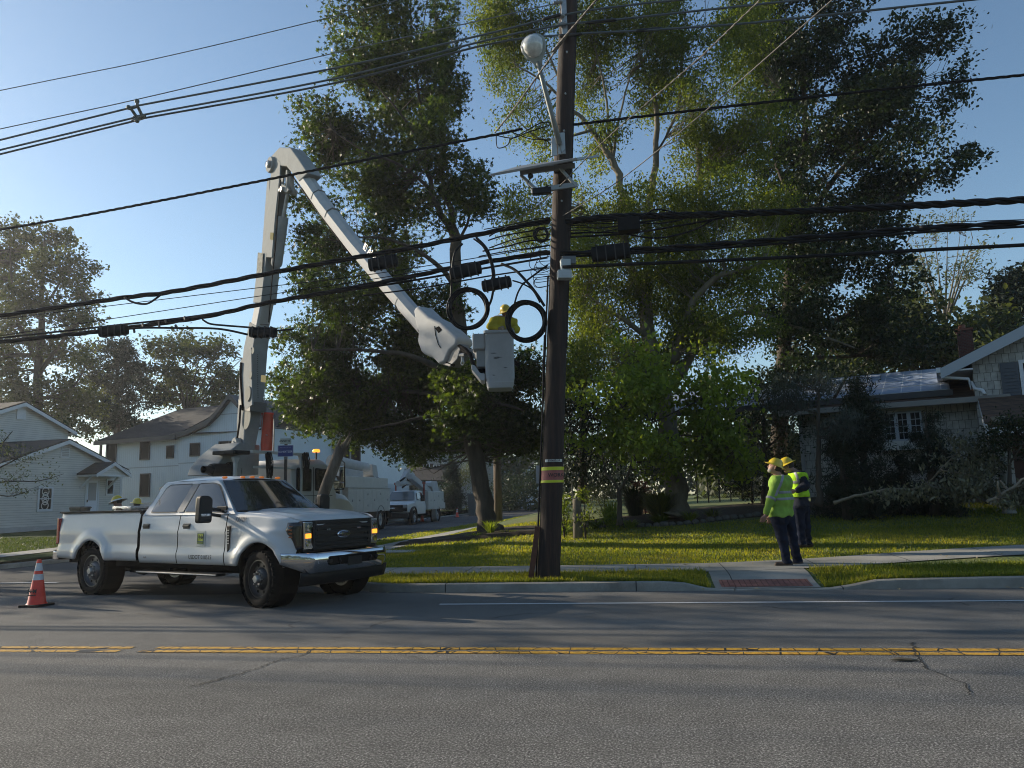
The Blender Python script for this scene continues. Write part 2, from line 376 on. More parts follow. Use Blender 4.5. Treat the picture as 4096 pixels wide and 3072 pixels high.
g.grid(P);tag(g.build('lawn_across_the_side_street',m_lawn2,smooth='all'),kind='structure')
# sidewalks
def strip(name,pts,w,m_,dz=.012,step=.4):
    P=resample(pts,step);g=MB();rows=[]
    for i,p in enumerate(P):
        d=(P[min(i+1,len(P)-1)]-P[max(i-1,0)]).normalized();n=Vector((-d.y,d.x));rows.append([Vector((p.x+n.x*a,p.y+n.y*a,0)) for a in (-w/2,-w/4,0,w/4,w/2)])
    for r_ in rows:
        for v in r_:v.z=(lawnz(v.x,v.y) if v.x>-12 else float(hz(v.x,v.y)))+dz
    g.grid(rows);return tag(g.build(name,m_,smooth='all',solid=0),kind='structure')
strip('sidewalk',smooth_path([(60,15.2),(12,14.95),(6,14.75),(3.3,14.25),(2.0,14.12),(-2,14.05),(-7.35,14.1)],2),1.22,m_walk,.016)
strip('sidewalk_along_the_side_street',smooth_path([(-7.0,13.6),(-7.05,15.5),(-6.9,18),(-6.75,21),(-6.5,30),(-5.8,45),(-4.6,62),(-2,100)],2),1.25,m_walk2,.022)
strip('sidewalk_across_the_side_street',[(-18.2,13),(-18.3,25),(-18,45),(-17,80)],1.2,m_walk2,.02)
# kerb ramp with tactile bricks
g=MB();P=[]
for y in np.linspace(12.44,13.6,8):
    P.append([Vector((x,y,lawnz(x,y)+.012)) for x in np.linspace(1.22,2.78,6)])
g.grid(P);tag(g.build('ramp_pavement',m_walk,smooth='all'),kind='structure')
g=MB();P=[]
for y in np.linspace(12.5,12.92,5):
    P.append([Vector((x,y,lawnz(x,y)+.018)) for x in np.linspace(1.32,2.68,5)])
g.grid(P);tag(g.build('tactile_paving',m_tac,smooth='all'),kind='structure')
# road markings
g=MB()
def mark(x0,x1,y,w,z=.005):
    g.add([(x0,y-w/2,z),(x1,y-w/2,z),(x1,y+w/2,z),(x0,y+w/2,z)],[(0,1,2,3)])
yA=gp(2048,2596).y;yB=gp(2048,2611).y
for y,xa,xb in((yA,gp(530,2592).x,gp(625,2594).x),(yB,gp(470,2607).x,gp(552,2608).x)):
    mark(-60,xa,y,.11);mark(xb,60,y,.11)
tag(g.build('centre_line_marking',m_yel),kind='structure')
g=MB();yW=gp(2400,2414).y;mark(gp(1760,2417).x,70,yW,.10)
tag(g.build('edge_line_marking',m_wl),kind='structure')
g=MB();p=gp(150,2317,0);mark(-16.5,-11.8,14.55,.13);tag(g.build('stop_line_marking',m_wl),kind='structure')
# grass blades: stuff on real ground, longer in the verge
rng=np.random.default_rng(5)
def blades(name,regions,m_):
    V=[];F=[];n0=0
    for (n,fx,hmin,hmax) in regions:
        x,y=fx(n);z=np.array([lawnz(a,b) if a>-12 else float(hz(a,b)) for a,b in zip(x,y)])
        k=len(x);a=rng.uniform(0,2*math.pi,k);h=rng.uniform(hmin,hmax,k)*(.7+.6*rng.random(k)**3);wd=rng.uniform(.006,.013,k)*(1+ (y-12)*.06)
        lean=rng.normal(0,.45,(k,2))*h[:,None];cx,cy=np.cos(a)*wd,np.sin(a)*wd
        p0=np.stack([x-cx,y-cy,z-.01],1);p1=np.stack([x+cx,y+cy,z-.01],1);p2=np.stack([x+lean[:,0],y+lean[:,1],z+h],1)
        V.append(np.stack([p0,p1,p2],1).reshape(-1,3))
    V=np.concatenate(V);nf=len(V)//3
    me=bpy.data.meshes.new(name);me.vertices.add(len(V));me.vertices.foreach_set('co',V.ravel());me.loops.add(len(V));me.loops.foreach_set('vertex_index',np.arange(len(V),dtype=np.int32))
    me.polygons.add(nf);me.polygons.foreach_set('loop_start',np.arange(nf,dtype=np.int32)*3);me.polygons.foreach_set('loop_total',np.full(nf,3,np.int32));me.update();me.validate()
    me.materials.append(m_);o=bpy.data.objects.new(name,me);C.objects.link(o);return o
def leafmat(name,c1,c2,c3,trans=.5,tcol=None,rough=.45,clump=.6,spec=.25):
    """thin foliage: diffuse + translucent + a little gloss, varied per leaf and per clump"""
    m_=bpy.data.materials.new(name);m_.use_nodes=True;t=m_.node_tree;t.nodes.clear();N=t.nodes.new;L=t.links.new
    g_=N('ShaderNodeNewGeometry');tc=N('ShaderNodeTexCoord');nz=N('ShaderNodeTexNoise');nz.inputs['Scale'].default_value=clump;nz.inputs['Detail'].default_value=3;L(tc.outputs['Object'],nz.inputs['Vector'])
    ad=N('ShaderNodeMath');ad.operation='ADD';mu=N('ShaderNodeMath');mu.operation='MULTIPLY';mu.inputs[1].default_value=.45
    L(g_.outputs['Random Per Island'],mu.inputs[0]);L(mu.outputs[0],ad.inputs[0]);L(nz.outputs['Fac'],ad.inputs[1])
    sb=N('ShaderNodeMath');sb.operation='SUBTRACT';sb.inputs[1].default_value=.22;L(ad.outputs[0],sb.inputs[0])
    cr=N('ShaderNodeValToRGB');e=cr.color_ramp.elements;e.new(.5);e[0].position=.25;e[2].position=.8
    for i,c in enumerate((c1,c2,c3)):e[i].color=(*c,1)
    L(sb.outputs[0],cr.inputs[0])
    d=N('ShaderNodeBsdfPrincipled');d.inputs['Roughness'].default_value=rough;d.inputs['Specular IOR Level'].default_value=spec;L(cr.outputs[0],d.inputs['Base Color'])
    tr=N('ShaderNodeBsdfTranslucent');mc=N('ShaderNodeMixRGB');mc.blend_type='MULTIPLY';mc.inputs[0].default_value=1;mc.inputs[2].default_value=(*(tcol or (1.9,1.9,.7)),1);L(cr.outputs[0],mc.inputs[1]);L(mc.outputs[0],tr.inputs[0])
    mx=N('ShaderNodeMixShader');mx.inputs[0].default_value=trans;L(d.outputs[0],mx.inputs[1]);L(tr.outputs[0],mx.inputs[2]);o=N('ShaderNodeOutputMaterial');L(mx.outputs[0],o.inputs[0]);MAT[name]=m_;return m_
m_blade=leafmat('grass_blade',(.09,.13,.022),(.16,.19,.034),(.26,.25,.06),.5,(2.5,2.2,.5),.5,.9)
def R_(x0,x1,y0,y1,bad=None):
    def f(n):
        x=rng.uniform(x0,x1,n*2);y=rng.uniform(y0,y1,n*2);ok=np.array([inside_right(a,b) for a,b in zip(x,y)])
        if bad is not None:ok&=~bad(x,y)
        return x[ok][:n],y[ok][:n]
    return f
def walkmask(x,y):
    cy=np.interp(x,[-8,-2,2,3.3,6,12],[14.08,14.05,14.12,14.25,14.75,14.95]);a=np.abs(y-cy)<.60
    cx=np.interp(y,[13.6,15.5,18,21,30,45,62],[-7,-7.05,-6.9,-6.75,-6.5,-5.8,-4.6]);b=np.abs(x-cx)<.62
    c=(x>1.15)&(x<2.85)&(y<14.2)
    return a|b|c
def bed(x,y): return (((x+4.2)/2.5)**2+((y-21.8)/1.5)**2<1)|(((x-2.6)/4.6)**2+((y-23.2)/2.0)**2<1)|walkmask(x,y)
blades('grass_verge',[(42000,R_(-6.5,9,12.5,13.5,walkmask),.03,.085),(9000,R_(-6.5,9,13.25,13.5,walkmask),.05,.12),(5000,R_(-6.5,9,12.5,12.62,walkmask),.05,.11)],m_blade)['kind']='stuff'
blades('grass_lawn',[(60000,R_(-6.3,11,14.7,18.5,bed),.025,.07),(42000,R_(-8,14,18.5,25,bed),.03,.075),(9000,R_(-8.6,-5,14,40,bed),.03,.07)],m_blade)['kind']='stuff'
for n in ('grass_verge','grass_lawn'):bpy.data.objects[n]['kind']='stuff'
# mulch beds
def disc(name,cx,cy,rx,ry,m_,lift=.05,n=40,seed=1):
    rr=random.Random(seed);b=MB();P=[];ph=[1+rr.uniform(-.08,.08) for _ in range(n)]
    for k,t in enumerate((0.02,.4,.7,.9,1.)):
        P.append([Vector((cx+rx*t*math.cos(2*math.pi*i/n)*ph[i%n],cy+ry*t*math.sin(2*math.pi*i/n)*ph[i%n],lawnz(cx+rx*t*math.cos(2*math.pi*i/n),cy+ry*t*math.sin(2*math.pi*i/n))+(lift if k<4 else .004))) for i in list(range(n))+[0]])
    b.grid(P);return tag(b.build(name,m_,smooth='all'),kind='structure')
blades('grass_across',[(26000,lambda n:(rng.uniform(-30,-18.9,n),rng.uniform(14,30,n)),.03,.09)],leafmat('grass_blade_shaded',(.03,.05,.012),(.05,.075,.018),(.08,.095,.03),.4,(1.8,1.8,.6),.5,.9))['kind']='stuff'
disc('ground_mulch_round_the_maple',-4.3,21.6,2.4,1.3,m_mulch,.10)
disc('ground_mulch_garden_bed',2.4,23.4,4.4,1.7,m_mulch,.08,seed=2)
# ------------------------------------------------------------------ trees
def mk_bark(name,a,b,sc_=6,stretch=.18):
    q=NT(name);f=q.noise(sc_,6,rough=.7,scl=(1,1,stretch));q.col(q.ramp(f,[(.3,a),(.7,b)]));q.bump(f,.9,.04);q.rough(.9);return q.m
bark=mk_bark('bark_dark',(.028,.022,.017),(.085,.068,.05)); bark_grey=mk_bark('bark_grey_smooth',(.085,.075,.055),(.22,.19,.14),3,.3)
bark_bleach=mk_bark('bark_pale',(.12,.10,.08),(.30,.26,.2),5,.3)
LF_gum=leafmat('leaf_sweetgum',(.018,.031,.012),(.031,.050,.016),(.070,.095,.022),.42,(2.1,2.2,.55),.42,.5)
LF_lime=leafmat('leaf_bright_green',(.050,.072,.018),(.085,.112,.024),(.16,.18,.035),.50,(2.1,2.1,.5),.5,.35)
LF_fresh=leafmat('leaf_understory',(.085,.125,.022),(.14,.19,.034),(.22,.27,.05),.5,(2.3,2.2,.5),.5,.5)
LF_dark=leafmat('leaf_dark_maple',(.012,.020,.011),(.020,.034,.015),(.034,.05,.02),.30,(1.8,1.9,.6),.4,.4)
LF_far=leafmat('leaf_far_woods',(.035,.048,.024),(.058,.072,.032),(.10,.11,.045),.42,(1.8,1.8,.7),.5,.15)
LF_pale=leafmat('leaf_pale_sparse',(.07,.085,.05),(.11,.125,.07),(.17,.18,.10),.4,(1.6,1.6,.8),.5,.3)
LF_con=leafmat('needle_dark_evergreen',(.010,.018,.011),(.016,.028,.015),(.028,.042,.02),.12,(1.5,1.6,.7),.6,1.2)
LF_blue=leafmat('needle_blue_grey',(.04,.05,.045),(.07,.085,.075),(.10,.12,.10),.2,(1.3,1.4,1),.6,1.)
LF_wilt=leafmat('leaf_wilted',(.07,.07,.05),(.12,.12,.085),(.2,.2,.14),.3,(1.5,1.5,.8),.5,1.)
def _tmpl(kind):
    if kind=='star':
        v=[(0,0,0)];f=[]
        for i in range(10):
            a=math.pi*2*i/10+math.pi/2; r_=(.5 if i%2==0 else .20)*(1 if i!=5 else .6);v.append((r_*math.cos(a),r_*math.sin(a),-.10 if i%2==0 else 0))
        f=[(0,1+i,1+(i+1)%10) for i in range(10)]
    elif kind=='leaf': v=[(0,-.5,0),(.22,-.05,.05),(0,.5,-.05),(-.22,-.05,.05)];f=[(0,1,2),(0,2,3)]
    elif kind=='broad': v=[(0,-.5,0),(.34,-.1,.06),(.2,.3,0),(0,.5,-.06),(-.2,.3,0),(-.34,-.1,.06)];f=[(0,1,2),(0,2,3),(0,3,4),(0,4,5)]
    elif kind=='needle': v=[(0,-.5,0),(.06,0,0),(0,.5,-.08),(-.06,0,0)];f=[(0,1,2),(0,2,3)]
    elif kind=='blade': v=[(-.03,0,0),(.03,0,0),(.012,.6,.25),(0,1,.2),(-.012,.6,.25)];f=[(0,1,2),(0,2,4),(4,2,3)]
    return np.array(v,float),np.array(f,int)
def leaves_mesh(name,cent,size,kind,m_,parent,rs,droop=.3,flat=.45,spread=None,smooth=False):
    """cent (N,3) leaf centres"""
    v,f=_tmpl(kind);N=len(cent);k=len(v)
    s=size*rs.uniform(.65,1.25,N)
    # orientation: normal biased up, random heading
    nrm=rs.normal(0,1,(N,3))*(1-flat);nrm[:,2]+=flat*rs.choice([1,1,1,-1],N)*1.2;nrm/=np.linalg.norm(nrm,axis=1)[:,None]+1e-9
    t=rs.normal(0,1,(N,3));t[:,2]-=droop*2;t-=nrm*(t*nrm).sum(1)[:,None];t/=np.linalg.norm(t,axis=1)[:,None]+1e-9
    b=np.cross(t,nrm)
    P=cent[:,None,:]+s[:,None,None]*(v[None,:,0,None]*b[:,None,:]+v[None,:,1,None]*t[:,None,:]+v[None,:,2,None]*nrm[:,None,:])
    P=P.reshape(-1,3);Fc=(f[None]+ (np.arange(N)*k)[:,None,None]).reshape(-1,3);nf=len(Fc)
    me=bpy.data.meshes.new(name);me.vertices.add(len(P));me.vertices.foreach_set('co',P.ravel());me.loops.add(nf*3);me.loops.foreach_set('vertex_index',Fc.ravel().astype(np.int32))
    me.polygons.add(nf);me.polygons.foreach_set('loop_start',np.arange(nf,dtype=np.int32)*3);me.polygons.foreach_set('loop_total',np.full(nf,3,np.int32));me.update()
    me.materials.append(m_);o=bpy.data.objects.new(name,me);C.objects.link(o)
    if parent:o.parent=parent
    return o
def limb_pts(L):
    """[(px,py,Y,r)] -> points with a little wander"""
    P=[at(a,b,c) for a,b,c,_ in L];r=[q[3] for q in L];out=[];ro=[]
    for i in range(len(P)-1):
        n=4
        for k in range(n):
            t=k/n;p0=P[max(i-1,0)];p1=P[i];p2=P[i+1];p3=P[min(i+2,len(P)-1)]
            out.append(.5*((2*p1)+(p2-p0)*t+(2*p0-5*p1+4*p2-p3)*t*t+(3*p1-p0-3*p2+p3)*t**3));ro.append(r[i]*(1-t)+r[i+1]*t)
    return out+[P[-1]],ro+[r[-1]]
def tree(name,label,cat,limbs,blobs,lm,bm_,leaf=.13,kind='leaf',tr=.34,nl=26,seed=1,group=None,droop=.3,twig=.012,density=1.,flat=.45,world=False,base=None,ntwig=1.,flatz=.75,gate=-.55,spray=1.1):
    """limbs [(px,py,Y,r)..]; blobs (px,py,rx,ry,Y,half_depth_m,tufts): ellipsoids of leaf tufts at their own distance"""
    rs=np.random.RandomState(seed);b=MB();nodes=[]
    root=None
    for L in limbs:
        if world: P=[Vector(q[:3]) for q in L];r_=[q[3] for q in L]
        else: P,r_=limb_pts(L)
        P=[p+Vector(rs.normal(0,1,3))*min(.04,r_[i]*.25) if i else p for i,p in enumerate(P)]
        if root is None:
            root=P[0].copy(); d=[1.55,1.2,1.05]
            r_=[q*(d[i] if i<3 else 1) for i,q in enumerate(r_)]
        b.tube(P,r_,10 if r_[0]>.08 else 6);nodes+=P[1:]
    loc=root if base is None else Vector(base)
    t=empty(name,loc,0,label,cat,group)
    NP=np.array([tuple(p) for p in nodes])
    T=[]
    for (x,y,rx,ry,Y,dd,n) in blobs:
        if world: c=np.array((x,y,rx));ax=np.array(((ry,0,0),(0,Y,0),(0,0,dd)))   # world: (x,y,z,rx,ry,rz,n)
        else:
            c=np.array(at(x,y,Y));k=Y/cF.y*1.02/FPX
            ax=np.array((np.array(cR)*rx*k,np.array((cF.x,cF.y,0))*dd,np.array(cU)*ry*k))
        n=int(n*density)
        u=rs.normal(0,1,(n,3));u/=np.linalg.norm(u,axis=1)[:,None];u*=(rs.uniform(0,1,n)**.42)[:,None]
        T.append(c+u@ax)
    T=np.concatenate(T);ph=rs.uniform(0,6.28,6)
    q_=1.9/max(.35,tr*2.2);nz_=np.sin(T[:,0]*q_+ph[0]+1.3*np.sin(T[:,2]*q_*.8+ph[1]))+np.sin(T[:,1]*q_*.9+ph[2]+1.2*np.sin(T[:,0]*q_*.7+ph[3]))*.7+np.sin(T[:,2]*q_*1.25+ph[4]+np.sin(T[:,1]*q_+ph[5]))
    T=T[nz_>gate]   # gaps between the leafy boughs
    tw=0
    for p in T:                      # a twig from each tuft towards the nearest limb
        if rs.rand()>ntwig:continue
        d=np.linalg.norm(NP-p,axis=1)+np.maximum(0,NP[:,2]-p[2])*1.2;q=NP[d.argmin()];L=d.min()
        if L<.15:continue
        mid=(q*.5+p*.5)+rs.normal(0,.06*L,3)-np.array((0,0,.06*L))
        b.tube([q,q*.72+mid*.28+rs.normal(0,.02,3),mid,p],[twig*(.7+.45*L),twig*.75*(.7+.35*L),twig*.7,twig*.35],4,False)
    off=Vector(loc);b.v=[(v[0]-off.x,v[1]-off.y,v[2]-off.z) for v in b.v]
    b.build('trunk',bm_,t,smooth='all')
    # leaves in each tuft
    n=rs.randint(int(nl*.6),int(nl*1.4)+1,len(T));idx=np.repeat(np.arange(len(T)),n)
    g=rs.normal(0,1,(len(idx),3))*np.array((.72,.72,flatz*.8));g/=np.maximum(1,np.linalg.norm(g,axis=1)/1.7)[:,None]
    ax_=T-np.array((root.x,root.y,0));ax_[:,2]=0;ax_/=np.linalg.norm(ax_,axis=1)[:,None]+1e-6;ax_+=rs.normal(0,.55,ax_.shape);ax_[:,2]-=.25*droop;ax_/=np.linalg.norm(ax_,axis=1)[:,None]
    g+=ax_[idx]*(rs.uniform(-1,1,len(idx))*spray)[:,None]
    trs=tr*rs.uniform(.6,1.3,len(T))
    cent=T[idx]+g*trs[idx][:,None]*.75-np.array(off)
    leaves_mesh('crown',cent,leaf,kind,lm,t,rs,droop,flat)
    return t
Y0=22.0
B=lambda l,Y,dd,k:[(x,y,rx,ry,Y+(random.Random(x*7+y).uniform(-1,1))*dd*.6,dd,max(3,int(rx*ry*k))) for x,y,rx,ry in l]
gum=[(1480,80,180,150),(1720,110,130,140),(1440,290,130,100),(1600,330,190,150),(1770,330,95,180),(1330,500,140,90),(1520,570,200,130),(1730,560,110,120),(1290,600,110,70),(1640,740,170,120),(1490,740,170,110),(1850,740,105,100),(1930,800,60,70),
 (1270,850,100,60),(1330,1010,150,100),(1540,960,160,140),(1760,860,110,80),(1350,1180,160,90),(1590,1170,200,110),(1240,1130,70,50),(1780,1230,90,70),
 (1230,1390,130,100),(1430,1370,200,130),(1690,1370,220,120),(1170,1540,90,90),(1330,1570,200,110),(1590,1570,240,150),(1850,1530,200,170),(2050,1490,110,150),(1440,1715,150,75),(1660,1770,180,85),(1890,1730,180,110),(2080,1690,110,120),(1240,1680,90,70),(1170,1630,70,50),
 (1600,1690,200,90),(1950,1640,170,110),(2130,1600,60,200),(1870,1600,150,170),(2060,1640,110,150),(1500,1640,200,120),(1300,1500,160,120),(1700,1480,200,120),(2090,1800,90,90),(1980,1790,100,70)]
tree('sweetgum_tree','tall sweetgum with star-shaped leaves on the corner lawn left of the utility pole','tree',
 [[(1968,2142,Y0,.30),(1945,2040,Y0,.27),(1912,1880,Y0,.25),(1880,1700,Y0,.24),(1850,1450,Y0,.22),(1828,1200,Y0,.19),(1822,1000,Y0,.17),(1822,930,Y0,.16)],
  [(1822,935,Y0,.13),(1765,860,Y0-.3,.10),(1725,760,Y0-.5,.08),(1700,600,Y0-.4,.06),(1680,420,Y0-.2,.045),(1650,180,Y0,.03),(1640,-20,Y0,.018)],
  [(1822,940,Y0,.12),(1800,840,Y0+.3,.10),(1770,700,Y0+.6,.08),(1780,520,Y0+.8,.06),(1760,300,Y0+.9,.04),(1740,60,Y0+.8,.02)],
  [(1665,260,Y0-.1,.03),(1690,120,Y0-.2,.02),(1710,0,Y0-.3,.01)],[(1655,220,Y0-.1,.025),(1620,80,Y0-.2,.016),(1600,-10,Y0-.3,.01)],
  [(1700,600,Y0-.4,.05),(1600,450,Y0-.9,.035),(1500,330,Y0-1.1,.02),(1440,220,Y0-1.2,.012)],
  [(1725,760,Y0-.5,.06),(1600,660,Y0-1,.04),(1450,600,Y0-1.3,.025),(1330,520,Y0-1.4,.015)],
  [(1828,1150,Y0,.09),(1700,1020,Y0-.8,.06),(1520,950,Y0-1.2,.04),(1360,960,Y0-1.4,.02)],
  [(1840,1380,Y0,.10),(1680,1250,Y0+1,.06),(1480,1180,Y0+1.6,.035),(1330,1160,Y0+1.8,.02)],
  [(1860,1560,Y0,.12),(1700,1440,Y0-1.2,.08),(1480,1400,Y0-2,.05),(1250,1400,Y0-2.3,.025)],
  [(1875,1650,Y0,.11),(1720,1580,Y0+1.2,.07),(1500,1560,Y0+1.8,.045),(1260,1590,Y0+2,.02)],
  [(1880,1700,Y0,.09),(1760,1660,Y0-1.2,.06),(1600,1690,Y0-1.8,.03),(1450,1720,Y0-2,.015)],
  [(1860,1500,Y0,.10),(1940,1420,Y0+.6,.06),(2060,1440,Y0+1,.03)],[(1885,1700,Y0,.09),(1980,1620,Y0-.8,.05),(2090,1640,Y0-1.2,.025)],
  [(1822,1000,Y0,.06),(1880,860,Y0+.1,.04),(1900,740,Y0+.2,.02)]],
 [(x,y,rx,ry,Y+(-1.6 if (x,y)==(1870,1600) else 2.8 if y>1500 else 2.3 if y>1330 else 0),1.5 if y>1330 else dd,n) for x,y,rx,ry,Y,dd,n in B(gum,Y0,2.0,.0078)],LF_gum,bark,.165,'star',.33,28,11,droop=.75,flat=.35,flatz=.6,ntwig=.25,gate=-.6)
Y1=24.5
lime=[(2080,110,140,110),(1980,60,110,80),(2010,230,100,70),(2120,330,90,60),(2070,470,70,60),(2160,560,60,60),(2100,260,80,60),(2350,110,180,110),(2540,130,190,120),(2760,130,190,130),(2960,200,150,140),(2380,330,110,110),(2650,330,150,100),(2830,400,130,120),
 (2420,560,80,70),(2820,600,120,110),(2980,560,140,140),(2330,790,60,50),(2080,770,90,50),(2160,850,80,90),(2080,900,90,50),(2340,930,100,70),(2480,860,90,110),(2620,880,170,110),(2850,860,190,130),(3030,900,120,130),
 (2340,1090,110,110),(2500,1080,120,120),(2700,1080,190,120),(2900,1120,190,120),(2350,1290,110,130),(2500,1280,130,110),(2700,1290,190,120),(2900,1320,160,120),(2330,1450,90,120),(2560,1480,190,130)]
tree('spreading_shade_tree','huge pale-barked tree of many upright stems with sunlit yellow-green leaves behind the utility pole','tree',
 [[(2705,2072,22.6,.36),(2700,1960,22.7,.34),(2680,1780,23,.30),(2640,1550,23.6,.27),(2595,1350,24,.24),(2580,1190,24.3,.21)],
  [(2580,1200,24.3,.16),(2530,1090,24.2,.14),(2495,960,24.1,.13),(2488,780,24,.12),(2450,640,23.9,.11),(2370,520,23.8,.09),(2290,440,23.7,.06),(2180,330,23.5,.04),(2060,260,23.3,.02)],
  [(2585,1200,24.3,.15),(2592,1000,24.6,.13),(2600,800,24.7,.12),(2625,620,24.8,.10),(2625,420,24.9,.08),(2570,260,25,.055),(2530,60,25,.03),(2500,-60,25,.02)],
  [(2690,1450,23.9,.16),(2760,1150,24.8,.12),(2800,900,25.2,.11),(2800,650,25.3,.10),(2770,480,25.3,.07),(2728,330,25.2,.055),(2745,170,25,.045),(2840,95,24.8,.025)],
  [(2800,680,25.3,.06),(2900,540,25.5,.045),(3060,420,25.6,.03),(3120,350,25.6,.015)],
  [(2488,780,24,.06),(2440,560,24.2,.05),(2420,360,24.2,.035),(2360,120,24.2,.02)],
  [(2450,640,23.9,.06),(2480,460,24,.04),(2520,300,24,.025)],
  [(2700,1450,23.6,.14),(2760,1240,23.2,.11),(2850,1120,22.8,.09),(2950,1085,22.5,.07),(3060,1045,22.3,.03)],
  [(2720,1500,23.8,.16),(2830,1330,24.6,.12),(3000,1250,25.2,.07),(3250,1330,25.8,.045),(3420,1390,26.2,.02)],
  [(2495,960,24.1,.05),(2400,900,24,.035),(2330,830,23.9,.02)],[(2625,620,24.8,.05),(2700,470,24.8,.03),(2740,330,24.8,.02)],
  [(2600,1350,24,.1),(2450,1250,23.2,.06),(2350,1180,22.8,.03)],[(2370,520,23.8,.05),(2180,560,23.2,.035),(2070,480,22.9,.015)],[(2290,440,23.7,.05),(2160,150,23.6,.03),(2060,80,23.5,.015)]],
 B(lime,Y1,2.4,.0088),LF_lime,bark_grey,.115,'leaf',.40,62,23,droop=.8,flat=.2,ntwig=.5,gate=-.55)
fresh=[(2520,1440,150,90),(2460,1590,190,100),(2700,1500,190,110),(2620,1640,200,110),(2850,1600,160,120),(2380,1720,120,90),(2560,1780,180,90),(2780,1760,200,90),(2930,1720,110,90),(2950,1850,130,60),(2700,1880,140,40),(2850,1890,120,40)]
tree('understory_tree','mid-height bright green leafy tree in front of the huge trunk','tree',
 [[(2480,2100,21,.07),(2480,2010,21,.065),(2476,1960,21,.06)],[(2476,1962,21,.045),(2450,1920,21,.04),(2420,1880,21.1,.03),(2400,1760,21.2,.02)],[(2477,1962,21,.045),(2510,1900,20.9,.04),(2560,1780,20.8,.035),(2620,1600,20.8,.03),(2600,1450,20.8,.015)],[(2560,1780,20.8,.03),(2760,1740,20.6,.025),(2940,1800,20.5,.012)],[(2590,1700,20.8,.025),(2800,1600,20.8,.012)],[(2570,1750,20.8,.03),(2470,1600,21,.02)]],
 B(fresh,21.2,1.7,.0052),LF_fresh,bark,.14,'broad',.30,24,31,droop=.9,flat=.25,ntwig=.35,gate=.0,spray=1.6)
dk=[(3050,90,190,110),(3230,60,130,60),(3240,260,190,160),(3400,330,110,100),(3570,180,80,60),(3680,230,80,90),(3720,400,90,90),(3590,330,120,120),(3500,470,170,110),(3300,480,190,140),(3660,520,80,50),(3790,640,55,60),(3700,690,90,50),(3760,720,60,40),(3560,650,130,90),(3320,720,200,140),(3480,830,130,100),(3160,640,130,160),(3180,900,150,150),(3380,960,190,110),(3520,960,80,60),(3450,1100,130,80),(3250,1110,200,100),(3520,1210,110,70),(3380,1250,190,100),(3180,1300,150,90),(3100,1150,130,130),(3330,1420,220,90),(3130,1480,150,100),(3560,1400,120,90),(3300,100,120,80),(3090,300,110,130),(3600,780,60,40)]
tree('dark_maple_tree','tall dark spreading maple against the blue sky above the house with solar panels','tree',
 [[(3130,2020,27.5,.32),(3120,1800,27.6,.3),(3125,1500,27.8,.27),(3150,1250,28,.24),(3170,1000,28.1,.18),(3200,750,28.2,.14),(3220,480,28.2,.09),(3200,200,28.2,.05)],
  [(3150,1250,28,.16),(3300,1050,27.5,.12),(3450,900,27.2,.08),(3600,780,27,.05),(3740,700,27,.025)],[(3180,950,28.1,.13),(3350,700,27.6,.09),(3520,500,27.2,.06),(3650,330,27,.03)],[(3200,700,28.2,.1),(3350,450,28.8,.07),(3400,250,29,.03)],
  [(3140,1350,27.9,.14),(3350,1280,27.3,.09),(3530,1200,27,.05),(3570,1150,27,.02)],[(3125,1450,27.8,.12),(3300,1430,28.6,.08),(3520,1420,29,.04)],[(3190,850,28.1,.09),(3090,600,28.5,.06),(3060,250,28.6,.03)]],
 B(dk,28,2.8,.0052),LF_dark,bark,.135,'broad',.42,62,41,droop=.5,flat=.4,ntwig=.5,flatz=.5,gate=-.4)
# dark undergrowth and conifers in the shade behind the pole
hm=[(2290,1500,90,110),(2330,1650,110,110),(2280,1780,100,100),(2420,1830,130,90),(2560,1870,150,60),(2230,1600,60,150),(2480,1650,150,130),(2650,1780,120,120),(2250,1880,90,50),(2400,1920,120,40)]
tree('hemlock_tree','dark drooping hemlock in deep shade just right of the utility pole','tree',[[(2330,2010,27,.16),(2330,1850,27,.14),(2335,1600,27,.10),(2330,1400,27,.05)],[(2332,1700,27,.05),(2500,1700,27,.03),(2620,1780,27,.015)],[(2332,1800,27,.04),(2240,1820,26.5,.02)]],
 B(hm,27,2.2,.0045),LF_con,bark,.16,'leaf',.40,34,43,droop=1.,flat=.2,ntwig=.3)
hm2=[(3020,1560,110,120),(3080,1720,100,130),(2980,1780,90,90),(3110,1880,70,100),(3220,1640,90,120),(3000,1900,90,60),(2920,1930,60,40)]
tree('shaded_bush','dark dense bush in shade behind the two hard-hatted workers','bush',[[(3060,2020,24.5,.09),(3060,1850,24.5,.07),(3050,1600,24.5,.04)],[(3060,1800,24.5,.04),(3000,1720,24.3,.02)],[(3060,1800,24.5,.04),(3190,1680,24.6,.02)]],
 B(hm2,24.5,1.4,.0036),LF_dark,bark,.12,'leaf',.33,34,44,droop=.6,flat=.3,ntwig=.4)
rb=[(3380,1500,170,70),(3620,1420,150,100),(3560,1300,130,90),(3720,1380,160,110),(3900,1330,120,110),(3860,1450,110,80),(3450,1380,150,90),(3640,1250,90,60)]
tree('woodland_tree','green tree rising right behind the solar panel roof and brick chimney','tree',[[(3700,1750,40,.25),(3700,1500,40,.2),(3690,1300,40,.1)],[(3700,1500,40,.1),(3560,1350,40,.05)],[(3700,1500,40,.1),(3880,1380,40,.05)]],
 B(rb,40,2.6,.0045),LF_far,bark,.3,'broad',.65,28,45,ntwig=.4)
sp=[(3690,930,70,60),(3800,900,90,50),(3890,990,60,60),(3760,1060,130,80),(3650,1050,60,90),(3700,1170,100,60),(3850,1120,80,60),(3920,1080,30,30)]
